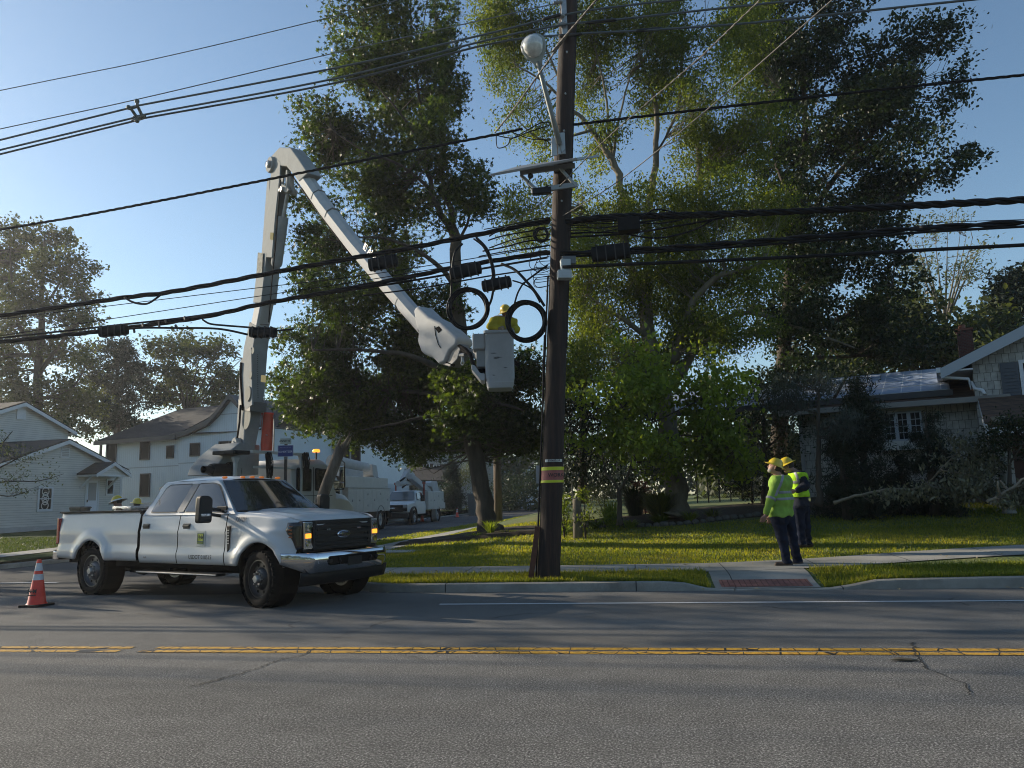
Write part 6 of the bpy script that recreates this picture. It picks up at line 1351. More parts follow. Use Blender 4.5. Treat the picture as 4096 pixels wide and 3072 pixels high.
dx_=P(4055,1850,-.1)[0];b=MB();b.bb(dx_,dx_+.95,-.08,0,gz0,gz0+2.1);d_=b.build('door',mat('door_dark_red',(.10,.05,.05),.5,noise=(6,.1)),TH)
for zq in(gz0+.25,gz0+1.15):
    for xq in(.12,.52):
        b=MB();b.bb(dx_+xq,dx_+xq+.3,-.095,-.08,zq,zq+.7);b.build('door_panel',mat('door_panel_red',(.07,.035,.035),.5),d_,bevel=.01)
b=MB();b.bb(dx_-.1,dx_,-.1,0,gz0,gz0+2.2);b.bb(dx_+.95,dx_+1.05,-.1,0,gz0,gz0+2.2);b.build('door_frame',trim,TH)
b=MB();x,z=P(3865,1400,5.5);b.bb(x-.22,x+.22,5.3,5.75,2,P(3860,1325,5.5)[1]);ch=b.build('chimney',m_brick,TH,bevel=.01);zc=P(3860,1325,5.5)[1]
b=MB();b.bb(x-.26,x+.26,5.26,5.8,zc,zc+.07);b.cyl((x-.05,5.5,zc),(x-.05,5.5,zc+.22),.10,14);b.build('chimney_cap',mat('flue_orange',(.22,.08,.05),.8),ch)
b=MB();b.bb(xl-.05,xl+.04,.48,.57,gz0+.3,ze-.1);b.build('downspout',mat('downspout_grey',(.30,.31,.32),.5),TH)
# ------------------------------------------------------------------ plants by the houses
def conifer(name,label,base,h,r_,seed,lm,n=90,kind='needle',sz=.16,pointed=1.,tr=.22,nl=60,cat='tree',trunk_h=0):
    x,y,z=base;rs=random.Random(seed);L=[[(x,y,z-.1,.09),(x,y,z+h*.5,.06),(x,y,z+h,.015)]];bl=[]
    for k in range(11):
        t=(k+.3)/11;zz=z+trunk_h+(h-trunk_h)*t;rr_=r_*((1-t)**.8 if pointed>.5 else math.sqrt(max(.02,1-(t*1.02)**3)))
        for j in range(3 if t<.8 else 1):
            a=rs.uniform(0,6.3);bl.append((x+math.cos(a)*rr_*.35,y+math.sin(a)*rr_*.35,zz,rr_*.75+.05,rr_*.75+.05,h/14,int(n/28)+1))
    return tree(name,label,cat,L,bl,lm,bark,sz,kind,tr,nl,seed,world=True,twig=.006,droop=.4,flat=.15,ntwig=.3)
def gz(p):return (p.x,p.y,lawnz(p.x,p.y))
p=at(3470,1990,20.8);conifer('pointed_cypress_tree','dark pointed cypress with feathery tips in front of the solar panels',gz(p),3.6,1.25,61,LF_con,230,sz=.2,tr=.26)
p=at(3385,1990,20.3);conifer('cypress_shrub','low dark evergreen filling the corner left of the pointed cypress',gz(p),2.2,1.0,63,LF_con,150,sz=.2,cat='shrub')
p=at(3610,1990,20.8);conifer('evergreen_shrub','dark evergreen under the white bow window',gz(p),1.45,1.0,66,LF_con,120,sz=.2,cat='shrub')
p=at(3735,1990,20.2);conifer('rounded_arborvitae','tall rounded dark arborvitae right of the white bow window',gz(p),2.55,.72,62,LF_con,300,sz=.12,pointed=0,tr=.14,nl=70,cat='shrub')
p=at(3280,2010,20.2);tree('weeping_conifer','blue-grey weeping conifer with bare trunk at the corner of the shingled house','tree',[[(3272,2020,20.2,.08),(3275,1900,20.2,.07),(3275,1700,20.2,.05),(3275,1560,20.2,.03)],[(3275,1720,20.2,.03),(3360,1690,20,.015)],[(3275,1650,20.2,.03),(3190,1640,20.3,.015)]],
 B([(3270,1560,90,80),(3220,1650,80,60),(3350,1680,90,50),(3300,1720,110,40),(3160,1580,60,90),(3390,1740,40,30)],20.2,.8,.007),LF_blue,bark,.15,'needle',.24,34,64,droop=1.2,flat=.15)
tree('shrub_by_the_door','dark leafy shrub overhanging the entrance post at the right edge','shrub',[[(4040,1960,17.8,.04),(4040,1800,17.8,.03)],[(4040,1850,17.8,.02),(4100,1760,17.8,.01)]],B([(4030,1740,80,60),(4100,1760,60,80),(3970,1790,50,50),(4060,1690,60,30)],17.8,.5,.008),LF_dark,bark,.09,'leaf',.2,30,65)
tree('foundation_shrub','dark low shrub between the arborvitae and the entrance','shrub',[[(3860,1990,19.6,.03),(3860,1880,19.6,.02)]],B([(3850,1760,60,40),(3880,1850,90,60),(3840,1930,90,50),(3950,1900,70,70)],19.6,.5,.006),LF_con,bark,.1,'leaf',.22,30,67)
# the broken-off branch lying on the lawn
tree('fallen_branch','long broken branch with wilted grey leaves lying on the lawn before the house','fallen branch',
 [[(3335,2012,18.6,.034),(3420,1985,18.5,.034),(3540,1960,18.4,.032),(3650,1955,18.3,.03),(3740,1935,18.2,.025)],[(3660,1955,18.3,.026),(3720,1925,18.2,.022),(3770,1870,18,.018),(3850,1795,17.9,.012),(3910,1750,17.8,.008)],[(3760,1880,18,.02),(3880,1900,17.6,.012),(3960,1930,17.4,.006)],[(3700,1945,18.2,.03),(3830,1960,18,.02),(3950,1985,17.8,.01)],[(3830,1815,17.9,.012),(3790,1830,17.8,.008)]],
 B([(3850,1780,50,25),(3900,1830,45,50),(3920,1900,60,50),(3960,1850,40,20),(3830,1900,60,40),(3880,1960,110,35),(3990,1960,60,40),(3740,1840,30,12),(3640,1980,90,20),(3560,1985,60,12),(3760,1975,100,25)],17.9,.45,.008),LF_wilt,bark_grey,.12,'leaf',.19,16,71,droop=1.3,flat=.1,twig=.005)
tree('broken_limb','broken pale limb with torn stubs lying at the right edge of the lawn','fallen branch',[[(3950,2010,17.2,.03),(4000,1980,17.1,.036),(4060,1945,17,.03),(4110,1900,16.9,.026)],[(4000,1980,17.1,.024),(3992,1945,17,.018),(3990,1925,17,.02)],[(4030,1960,17.1,.03),(4000,1920,17.1,.015)],[(4060,1945,17,.03),(4120,1935,17,.02)]],
 B([(4030,2010,80,12),(4080,1990,60,25),(4110,1960,40,30)],17,.3,.02),LF_wilt,bark_bleach,.1,'leaf',.12,16,73,droop=1,flat=.1,twig=.005)
# ------------------------------------------------------------------ utility pole and what hangs on it
q=NT('creosote_wood');f=q.noise(5,6,rough=.75,scl=(1,1,.07));g2=q.noise(1.2,3,scl=(1,1,.3));c=q.ramp(f,[(.32,(.006,.005,.004)),(.5,(.022,.013,.010)),(.7,(.065,.032,.021))]);q.col(q.mix(.5,c,q.ramp(g2,[(.3,.5),(.7,1.6)]),'MULTIPLY'));q.bump(f,1,.03);q.rough(.85);m_pole=q.m
q=NT('weathered_wood');f=q.noise(5,6,rough=.75,scl=(1,1,.1));q.col(q.ramp(f,[(.32,(.05,.035,.025)),(.5,(.14,.105,.075)),(.7,(.25,.20,.15))]));q.bump(f,1,.03);q.rough(.9);m_wood2=q.m
PB=Vector((-1.42,12.9,.12));PT=Vector((-.62,12.9,11.6));PD=(PT-PB)
def pole_at(z):return PB+PD*((z-PB.z)/PD.z)
def prad(z):return .186-.0030*z
T1=empty('utility_pole',PB,0,'dark creosoted wooden utility pole standing in the grass verge at the centre','utility pole')
def rel(b,T):
    o=T.location;b.v=[(v[0]-o.x,v[1]-o.y,v[2]-o.z) for v in b.v];return b
b=MB();zs=np.linspace(-.2,11.6,60);rs=random.Random(3);b.tube([pole_at(z)+Vector((rs.uniform(-1,1),rs.uniform(-1,1),0))*.003 for z in zs],[prad(z)*(1+.05*math.exp(-z*2))+rs.uniform(-.003,.003) for z in zs],28);rel(b,T1).build('shaft',m_pole,T1,smooth='all')
def band(z0,z1,m_,nm,extra=.006,a0=-2.9,a1=.3,par=None,th=.004):
    b=MB();P=[]
    for z,dr in((z0,0),(z0,th),(z1,th),(z1,0),(z0,0)):
        c=pole_at(z);P.append([c+Vector((math.cos(a)*(prad(z)+extra+dr),math.sin(a)*(prad(z)+extra+dr),0)) for a in np.linspace(a0,a1,24)])
    b.grid(P);return rel(b,T1).build(nm,m_,par or T1,smooth=True)
zc=at(2205,1900,12.72).z;h_=.066*2
sg=band(zc-.13,zc+.14,mat('worker_sign_pink',(.34,.10,.09),.55,noise=(15,.2)),'warning_band',.008)
yl=mat('reflective_yellow',(.62,.66,.03),.4,emis=None)
band(zc+.08,zc+.135,yl,'yellow_stripe',.013,par=sg);band(zc-.125,zc-.085,yl,'yellow_stripe',.013,par=sg)
c=pole_at(zc);text('WORKER ON',.085,face_M(Vector((c.x-.05,c.y-prad(zc)-.020,zc-.003))-PB,(1,0,0),(0,0,1)),ink,sg,ext=.0008,align='LEFT',bold=.001)
zt=at(2215,1842,12.72).z;tg=band(zt-.022,zt+.022,mat('tag_aluminium',(.45,.46,.47),.4,metal=.5),'number_plate',.008,-2.2,-.5)
c=pole_at(zt);text('BY0615 18',.045,face_M(Vector((c.x+.04,c.y-prad(zt)-.013,zt))-PB,(1,0,0),(0,0,1)),ink,tg,ext=.0008,bold=.0008)
for dz,r_ in((-.11,.012),(-.2,.014)):
    b=MB();c=pole_at(zt+dz);b.lathe([(0,.004),(r_,.003),(r_,0)],(c.x-.03,c.y-prad(zt)+.001,zt+dz),(0,-1,0),12);rel(b,T1).build('pole_tag',mat('tag_aluminium',(.45,.46,.47),.4,metal=.5),T1)
b=MB();c=pole_at(zc);b.bb(c.x-prad(zc)-.09,c.x-prad(zc)+.01,c.y-.02,c.y-.005,zc-.13,zc+.17);rel(b,T1).build('side_placard',mat('placard_grey',(.30,.31,.32),.5),T1)
# ground wire moulding, stub brace, conduit
b=MB();b.tube([pole_at(z)+Vector((-prad(z)-.018,-.06,0)) for z in(.1,1.0,2.5,4.2,5.3)],.016,8);rel(b,T1).build('ground_wire_conduit',cable,T1,smooth='all')
b=MB();b.beam(pole_at(.1)+Vector((-.30,-.10,-.05)),pole_at(1.0)+Vector((-.205,-.08,0)),.05,.09);rel(b,T1).build('wood_cover_strip',mat('strip_red_wood',(.12,.05,.03),.8,noise=(8,.3)),T1)
b=MB();b.tube([pole_at(z)+Vector((prad(z)+.01,-.05,0)) for z in(4.0,5.5,7.2,9.0,11.0)],.008,6);rel(b,T1).build('riser_cable',cable,T1,smooth='all')
# insulator bracket near the top
zi=at(2250,70,12.7).z
b=MB();c=pole_at(zi);b.bb(c.x-.10,c.x+.0,c.y-prad(zi)-.05,c.y-prad(zi)+.02,zi-.35,zi+.45);rel(b,T1).build('cable_bracket',steel,T1,bevel=.01)
b=MB()
for k,dz in enumerate((.30,.02,-.14)):
    b.lathe([(.0,-.09),(.05,-.08),(.025,-.05),(.05,-.02),(.025,.01),(.05,.04),(.025,.07),(.0,.08)],(c.x-.14+.03*k,c.y-prad(zi)-.06,zi+dz),(1,0,.1),14)
rel(b,T1).build('insulator',mat('porcelain_grey',(.20,.20,.20),.25,coat=1),T1,smooth='all')
for z in(8.6,7.9,6.6,9.4):
    b=MB();c=pole_at(z);b.cyl((c.x+.02,c.y-prad(z)-.03,z),(c.x+.02,c.y-prad(z)+.02,z),.016,8);rel(b,T1).build('bolt',steel,T1)
# street lamp
lampc=at(2136,192,12.15);armb=at(2238,575,12.66);T2=empty('street_lamp',armb,0,'cobra-head street lamp on a long grey arm near the top of the pole','street lamp')
d=(lampc-armb)
b=MB();m1=armb.lerp(lampc,.5)+Vector((0,0,0));P=[armb,armb.lerp(lampc,.3),armb.lerp(lampc,.6),armb+(d*.86)];b.tube(P,[.05,.045,.04,.036],14);b.tube([armb+Vector((0,.02,-.02)),armb+Vector((.03,.03,-.16)),armb+Vector((.10,.02,-.1))],.008,6);rel(b,T2).build('arm',mat('arm_grey_green',(.19,.20,.19),.5,metal=.3,noise=(4,.15)),T2,smooth='all')
dn=d.normalized();up_=Vector((0,.62,.78));sx_=dn.cross(up_).normalized();nn=sx_.cross(dn).normalized()
RM=Matrix((sx_,dn,nn)).transposed()
b=MB();P=[]
for i,(t,w_,h) in enumerate(((-.34,.05,.05),(-.25,.08,.07),(-.13,.17,.11),(0,.225,.15),(.10,.225,.16),(.18,.17,.13),(.225,.08,.06),(.235,.01,.01))):
    P.append([lampc+RM@Vector((w_*math.cos(a),t,h*(math.sin(a) if math.sin(a)>0 else .25*math.sin(a)))) for a in np.linspace(0,2*math.pi,21)[:-1]])
b.loft(P);rel(b,T2).build('housing',mat('lamp_housing_grey',(.24,.27,.27),.35,coat=.3,noise=(5,.1)),T2,smooth='all')
b=MB();P=[]
for t,w_,h in((-.16,.06,.02),(-.10,.13,.09),(0,.175,.14),(.10,.18,.14),(.18,.13,.08),(.21,.05,.02)):
    P.append([lampc+RM@Vector((w_*math.cos(a),t,-.02-h*abs(math.sin(a)))) for a in np.linspace(math.pi,2*math.pi,13)])
b.grid(P);rel(b,T2).build('lens',mat('lamp_lens',(.55,.55,.53),.12,coat=1,noise=(9,.25)),T2,smooth='all')
b=MB();b.box(armb+Vector((.03,.06,.03)),(.13,.03,.40));b.box(armb+Vector((-.10,.06,-.02)),(.10,.03,.34));rel(b,T2).build('mount_plate',mat('plate_zinc',(.40,.42,.43),.45,metal=.4),T2,bevel=.006)
# solar panel and its frame
sp0=at(1972,700,12.1);T3=empty('solar_panel_mount',at(2225,690,12.66),0,'tilted solar panel on angle brackets bolted to the pole below the lamp arm','solar panel')
A=[at(1966,703,12.25),at(2225,652,12.35),at(2396,628,12.75),at(2160,668,13.3)]
A=[at(1965,705,12.2),at(2310,640,12.2),at(2398,628,13.1),at(2080,672,13.1)]
nrm_=(A[1]-A[0]).cross(A[3]-A[0]).normalized();nrm_=nrm_ if nrm_.z>0 else -nrm_
b=MB();b.add(A+[p+nrm_*.04 for p in A],[(0,1,2,3),(7,6,5,4),(0,4,5,1),(1,5,6,2),(2,6,7,3),(3,7,4,0)]);rel(b,T3).build('panel',mat('panel_back',(.30,.32,.35),.4,metal=.4),T3,bevel=.004)
c0=pole_at(A[0].z-.15)
b=MB();b.beam(at(2080,690,12.45),at(2300,662,12.5),.05,.09);b.beam(at(2082,700,12.45),at(2150,762,12.5),.05,.05);b.beam(at(2238,670,12.45),at(2305,745,12.5),.05,.05);b.beam(at(2125,765,12.5),at(2310,738,12.5),.05,.09);rel(b,T3).build('bracket_frame',mat('bracket_aluminium',(.30,.31,.31),.45,metal=.5),T3,bevel=.006)
b=MB();b.beam(at(2128,768,12.42),at(2205,762,12.45),.11,.11);b.ell(at(2122,704,12.4),(.05,.04,.05));rel(b,T3).build('junction_box',black,T3,bevel=.015)
b=MB()
for off in(0,.03,-.03):b.tube([at(2130,700,12.4),at(2108,735,12.42),at(2140,768,12.42),at(2175,760+off*300,12.4),at(2195,740,12.5)],.008,5)
rel(b,T3).build('wiring',cable,T3,smooth='all')
# grey service boxes on the pole
zb=at(2262,1085,12.65);T4=empty('pole_service_box',zb,0,'small light grey terminal box on the right side of the pole under the cables','terminal box')
b=MB();b.box(zb+Vector((-.02,-.02,-.07)),(.24,.16,.15),(0,0,R(14)));rel(b,T4).build('lower_box',mat('box_grey',(.42,.46,.47),.45,noise=(6,.1)),T4,bevel=.015)
b=MB();b.box(zb+Vector((.0,.02,.11)),(.17,.13,.20),(0,0,R(14)));rel(b,T4).build('upper_box',mat('box_grey',(.42,.46,.47),.45,noise=(6,.1)),T4,bevel=.01);b=MB();b.box(zb+Vector((.06,.06,.20)),(.24,.12,.14),(0,0,R(8)));rel(b,T4).build('back_box',mat('box_grey_dark',(.13,.14,.15),.5),T4,bevel=.01)
# ------------------------------------------------------------------ wires: every span its own thing, drawn through the air at its own distance
def spline(P,n=8):
    P=[Vector(p) for p in P];out=[]
    for i in range(len(P)-1):
        p0=P[max(i-1,0)];p1=P[i];p2=P[i+1];p3=P[min(i+2,len(P)-1)]
        for k in range(n):
            t=k/n;out.append(.5*((2*p1)+(p2-p0)*t+(2*p0-5*p1+4*p2-p3)*t*t+(3*p1-p0-3*p2+p3)*t**3))
    return out+[P[-1]]
def extend(P,a=True,b_=True,L=14):
    if a:P=[P[0]+(P[0]-P[1]).normalized()*L]+P
    if b_:P=P+[P[-1]+(P[-1]-P[-2]).normalized()*L]
    return P
def wire(name,pts,r_,m_,label,group=None,ea=True,eb=True,strands=1,pitch=.5,cat='cable',parent=None,sr=None):
    P=[at(x,y,Y) for x,y,Y in pts];P=extend(P,ea,eb);S=spline(P,10);b=MB()
    if strands==1:b.tube(S,r_,8,True)
    else:
        L=[0.]
        for p,q_ in zip(S,S[1:]):L.append(L[-1]+(q_-p).length)
        n=int(L[-1]/.05);tt=np.linspace(0,L[-1],n);A=np.array([tuple(p) for p in S]);I=np.stack([np.interp(tt,L,A[:,k]) for k in range(3)],1)
        for s in range(strands):
            ph=2*math.pi*s/strands;Q=[]
            for i in range(n):
                d=Vector(I[min(i+1,n-1)]-I[max(i-1,0)]).normalized();u=d.orthogonal().normalized();v=d.cross(u);u=Vector((0,0,1))-d*d.z;u.normalize();v=d.cross(u);a=ph+tt[i]/pitch*2*math.pi
                Q.append(Vector(I[i])+(u*math.cos(a)+v*math.sin(a))*r_*.62)
            b.tube(Q,sr or r_*.58,6,False)
    o=b.build(name,m_,parent,smooth='all')
    if not parent:tag(o,label,cat,group)
    return o
G='power and telephone cables along the road'
wire('overhead_wire',[(0,362,13),(640,231,13),(1370,57,13),(2000,-110,13)],.009,wireal,'thin topmost wire crossing the sky at upper left',G)
wire('overhead_wire',[(0,516,13),(555,396,13),(1330,214,13),(1930,80,13),(2240,10,13)],.010,wireal,'thin wire ending at the upper spacer, just above the three thick primary cables',G,True,False)
prim=mat('primary_cable_grey',(.085,.10,.11),.45,noise=(4,.15))
wire('primary_cable',[(0,560,12.8),(515,433,12.8),(555,422,12.8),(1350,270,12.8),(1950,135,12.8),(2245,62,12.7),(2520,20,12.6),(3100,-40,12.4)],.019,prim,'highest of the three thick grey primary cables held by the spacer',G)
wire('primary_cable',[(0,600,12.8),(540,470,12.8),(580,458,12.8),(1350,312,12.8),(1950,160,12.8),(2250,100,12.65),(2450,80,12.6),(2800,42,12.5),(3200,0,12.3)],.019,prim,'middle of the three thick grey primary cables held by the spacer',G)
wire('primary_cable',[(0,617,12.9),(545,482,12.9),(570,474,12.9),(1350,330,12.9),(1950,178,12.9),(2250,140,12.7),(2600,120,12.6),(3000,92,12.5),(3400,50,12.3)],.019,prim,'lowest of the three thick grey primary cables held by the spacer',G)
blk=mat('splice_wrap_black',(.014,.014,.015),.6)
for nm,a,b_ in(('cable_splice_sleeve',(2340,92),(2470,78)),('cable_splice_sleeve',(2540,124),(2650,114)),('cable_splice_sleeve',(2170,78),(2245,58)),('cable_splice_sleeve',(2235,145),(2330,136))):
    b=MB();p=at(*a,12.62);q_=at(*b_,12.6);b.tube([p,p.lerp(q_,.1),p.lerp(q_,.9),q_],[.018,.03,.03,.018],10);tag(b.build(nm,blk,smooth='all'),{2340:'black sleeve on the middle primary cable right of the pole',2540:'black sleeve on the lowest primary cable farther right of the pole',2170:'black sleeve on the highest primary cable just left of the pole',2235:'black sleeve on the lowest primary cable touching the pole'}[a[0]],'cable sleeve','black cable sleeves')
# spacer
T5=empty('cable_spacer',at(545,440,12.8),0,'grey insulating spacer holding the primary cables apart at upper left','cable spacer')
b=MB();q4=[(515,430),(548,405),(575,465),(548,482)]
for x,y in q4:b=MB();b.ell(at(x,y,12.8),(.045,.05,.05),12,8);rel(b,T5).build('clamp',mat('spacer_grey',(.10,.11,.10),.6),T5,smooth='all')
for qa,qb in(((515,434),(550,426)),((548,478),(575,462)),((548,405),(550,428))):b=MB();b.tube([at(*qa,12.8),at(*qb,12.8)],.03,8);rel(b,T5).build('arm',mat('spacer_grey',(.10,.11,.10),.6),T5,smooth='all')
for (xa,ya),(xb,yb) in(((525,436),(548,470)),((553,430),(568,462))):
    b=MB();p=at(xa,ya,12.8);q_=at(xb,yb,12.8);n=15;b.tube([p.lerp(q_,i/n) for i in range(n+1)],[.032 if i%2 else .016 for i in range(n+1)],10);rel(b,T5).build('ribbed_insulator',mat('spacer_grey',(.10,.11,.10),.6),T5)
# twisted service bundle
wire('twisted_cable',[(0,918,12.7),(300,868,12.7),(900,752,12.7),(1560,620,12.7),(1975,540,12.7),(2090,515,12.8)],.022,cable,'twisted black cable sloping from left edge across the boom elbow to the pole',G,True,False,3,.55)
wire('twisted_cable',[(2285,500,12.9),(2600,462,12.9),(3100,405,12.9),(3700,340,12.9),(4096,300,12.8)],.022,cable,'twisted black cable crossing the dark maple to the right edge',G,False,True,3,.55)
wire('twisted_cable',[(1980,530,12.7),(2060,430,12.1),(2180,262,11.3),(2300,100,10.6),(2385,0,10.2)],.014,mat('service_drop_silver',(.13,.12,.11),.6,metal=.2),'twisted silver service drop rising from the cable joint past the lamp to the top edge','service drops',False,True,3,.3)
wire('service_drop',[(2010,920,12.9),(2190,790,12.7),(2420,560,11.4),(2800,230,9.6),(3040,0,8.6)],.009,mat('service_drop_silver',(.13,.12,.11),.6,metal=.2),'pale service wire climbing steeply to the right from beneath the solar panel','service drops',False,True,2,.3)
wire('service_drop',[(2240,870,12.8),(2480,720,11.8),(2850,420,10.2),(3300,25,8.6)],.008,mat('service_drop_silver',(.13,.12,.11),.6,metal=.2),'pale service wire climbing to the right, the lower of the steep pair','service drops',False,True)
wire('service_wire',[(1980,540,12.7),(2050,552,12.6),(2110,530,12.7),(2200,500,12.75)],.010,cable,'short drooping jumper beside the cable joint left of the pole','jumpers',False,False)
for k,(pts,lb) in enumerate((([(1985,535,12.7),(1990,590,12.65),(2030,580,12.6),(2040,552,12.6)],'small black loop hanging at the cable joint'),([(2040,560,12.7),(2110,520,12.7),(2170,490,12.75),(2215,495,12.8)],'upper frayed jumper running to the pole'),([(2050,530,12.7),(2120,555,12.7),(2180,560,12.7),(2215,590,12.8)],'lower frayed jumper running to the pole'))):
    wire('jumper_wire',pts,.009,cable,lb,'jumpers',False,False)
# messenger bundles, left of the pole
wire('telephone_cable',[(0,1263,13),(500,1190,13),(700,1165,13),(1200,1070,13),(1650,990,13),(1950,930,13),(2200,880,12.95)],.042,cable,'uppermost of the two thick black telephone bundles left of the pole',G,True,False,3,1.6,sr=.023)
wire('telephone_cable',[(2240,890,12.8),(2450,868,12.8),(2700,862,12.8),(3200,845,12.7),(3700,820,12.5),(4096,800,12.3)],.052,cable,'thickest spiral-wrapped black cable right of the pole, the uppermost of three',G,False,True,3,.9,sr=.031)
wire('telephone_cable',[(0,1368,13),(400,1325,13),(800,1270,13),(1050,1215,13),(1250,1180,13),(1600,1115,13),(1900,1055,13),(2200,1010,12.95)],.040,cable,'lower thick black telephone bundle left of the pole, carrying the splice cases',G,True,False,3,1.4,sr=.023)
wire('telephone_cable',[(0,1352,13.1),(400,1308,13.1),(800,1262,13.1),(1200,1192,13.1),(1600,1130,13.1),(2190,1030,13)],.020,cable,'slim black cable running just under the lower telephone bundle',G,True,False)
wire('telephone_cable',[(2240,1015,12.75),(2700,990,12.75),(3200,952,12.6),(3700,912,12.4),(4096,890,12.2)],.040,cable,'middle of the three thick black cables right of the pole',G,False,True,2,1.3,sr=.028)
wire('telephone_cable',[(2240,1028,12.75),(2700,1003,12.75),(3200,968,12.6),(3700,928,12.4),(4096,906,12.2)],.022,cable,'slimmer black cable hugging the middle cable right of the pole',G,False,True)
wire('telephone_cable',[(2250,1068,12.6),(2800,1045,12.6),(3300,1022,12.5),(3700,1000,12.4),(4096,980,12.2)],.030,cable,'lowest of the thick black cables right of the pole',G,False,True)
wire('overhead_wire',[(400,1228,13.2),(1000,1155,13.2),(1500,1095,13.2),(2190,985,13.1)],.008,cable,'thin wire between the two telephone bundles, the higher one',G,True,False)
wire('overhead_wire',[(380,1285,13.2),(1000,1190,13.2),(1500,1115,13.2),(2190,1000,13.1)],.008,cable,'thin wire between the two telephone bundles, the lower one',G,True,False)
wire('overhead_wire',[(1450,1182,13.1),(1700,1150,13),(1950,1105,13),(2190,1070,12.9)],.014,cable,'thin black wire passing behind the left cable coil',G,False,False)
wire('overhead_wire',[(3500,905,13.2),(3800,888,13.2),(4096,878,13.2)],.006,cable,'thin wire against the sky just above the middle right cable',G,False,True)
wire('overhead_wire',[(2240,950,12.9),(2500,935,12.9),(2700,905,12.9),(2900,870,12.85)],.018,cable,'black cable sweeping up to the thickest cable right of the pole',G,False,False)
wire('overhead_wire',[(2240,935,12.9),(2450,930,12.9),(2620,952,12.9),(2760,925,12.9),(2850,880,12.85)],.016,cable,'black cable sagging below the square splice box',G,False,False)
wire('overhead_wire',[(2250,880,12.8),(2350,878,12.75),(2550,870,12.75),(2620,838,12.75),(2700,850,12.75),(2790,868,12.75)],.014,cable,'thin cable arching over the right end of the square splice box',G,False,False)
# extra bundled strands: lower-left secondary run with its ladder of spacers
wire('telephone_cable',[(430,1325,12.9),(560,1312,12.9),(700,1312,12.9),(870,1315,12.9),(990,1338,12.9)],.020,cable,'lower rail of the ladder-like splice run between the two left splice cases',G,False,False)
wire('telephone_cable',[(810,1278,12.95),(840,1295,12.9),(900,1302,12.9),(1000,1310,12.9),(1100,1322,12.9),(1175,1315,12.9)],.018,cable,'looped cable feeding the splice case on the boom',G,False,False)
wire('telephone_cable',[(500,1191,12.95),(530,1208,12.9),(570,1216,12.9),(600,1210,12.9),(645,1178,12.95)],.020,cable,'short slack loop hanging under the upper bundle at left',G,False,False)
sp=mat('spacer_clip_black',(.02,.02,.02),.6)
for i,(x,ya,yb) in enumerate(((535,1313,1330),(570,1296,1306),(635,1285,1312),(662,1280,1292),(702,1300,1314),(738,1267,1280))):
    b=MB();b.beam(at(x,ya,12.93),at(x+3,yb,12.9),.03,.035);tag(b.build('cable_clip',sp),'small black clip joining the strands near the left splice case','cable clip','black clips on the splice run')
# splice enclosures
def case(name,x0,y0,x1,y1,h,Y,label,dep=.16,m_=None,round_=True):
    a=at(x0,y0,Y);b_=at(x1,y1,Y);d=(b_-a).normalized();u=Vector((0,1,0));v=d.cross(u).normalized();v=v if v.z>0 else -v
    T=empty(name,a.lerp(b_,.5),0,label,'splice case','splice cases on the cables');b=MB();hh=h/2;secs=[]
    for t,s in((0,.55),(.03,.95),(.5,1),(.97,.95),(1,.55)):
        c=a.lerp(b_,t);secs.append([c+v*(hh*s*math.copysign(abs(math.sin(w_))**.6,math.sin(w_)))+u*(dep/2*s*math.copysign(abs(math.cos(w_))**.6,math.cos(w_))) for w_ in np.linspace(0,2*math.pi,17)[:-1]])
    b.loft(secs);rel(b,T).build('shell',m_ or mat('splice_black',(.010,.010,.011),.6,spec=.15,noise=(10,.4)),T,smooth=True)
    b=MB()
    for t in(.15,.38,.62,.85):
        c=a.lerp(b_,t);b.beam(c-v*hh*1.04,c+v*hh*1.06,dep*1.04,.02,d)
    rel(b,T).build('rib',sp,T)
    return T
case('splice_case',400,1330,510,1318,.20,12.85,'black splice case on the lower bundle at far left')
case('splice_case',1000,1330,1105,1330,.19,12.85,'black splice case in front of the lower boom of the lift')
case('splice_case',1475,1062,1590,1040,.24,12.95,'black splice case in front of the white upper boom')
case('splice_case',1800,1098,1925,1070,.22,12.8,'black splice case above the left cable coil')
case('splice_case',1928,1147,2045,1125,.20,12.6,'long black box-shaped splice case between the two coils')
case('splice_case',2365,1020,2520,1000,.28,12.7,'wide black splice case on the middle cable right of the pole')
b=MB();c=at(2515,900,12.8);b.box(c,(.38,.2,.24),(0,0,0));tag(b.build('square_splice_box',mat('splice_black',(.016,.016,.018),.45),bevel=.01),'square black box hanging from the thickest cable right of the pole','splice box')
# slack coils
def coil(x,y,r_,Y,n,seed,label,tilt=0.,w_=.035):
    rs=random.Random(seed);c=at(x,y,Y);b=MB();P=[];N=n*40
    for i in range(N+1):
        a=2*math.pi*i/40;k=i//40;rr=r_*(1-.05*((k*7)%5)/2.2)+math.sin(a+k*1.7)*.016+math.sin(a*2+k)*.006
        P.append(c+Vector((math.cos(a+1.5)*rr,(k-n/2)*.014+.01*math.sin(a*2+k),math.sin(a+1.5)*rr*1.03)))
    b.tube(P,.0165,6);return tag(b.build('cable_coil',cable,smooth='all'),label,'cable coil','slack cable coils hung by the bucket')
coil(1873,1236,.362,13.05,9,1,'large black cable coil left of the bucket, nearer the white boom')
coil(2106,1285,.335,12.75,11,2,'black cable coil hanging against the pole in front of the bucket')
coil(2165,940,.12,12.75,3,4,'small cable coil high beside the pole')
def loose(pts,r_,label,n='hanging_cable'):
    P=[at(*p) for p in pts];b=MB();b.tube(spline(P,8),r_,8);return tag(b.build(n,cable,smooth='all'),label,'cable','loose cables round the splice work')
loose([(1905,950,12.95),(1950,1000,12.9),(1975,1080,12.9),(1975,1140,12.9),(1965,1200,13),(1945,1240,13)],.022,'thick cable falling from the upper bundle to the left coil, outer strand')
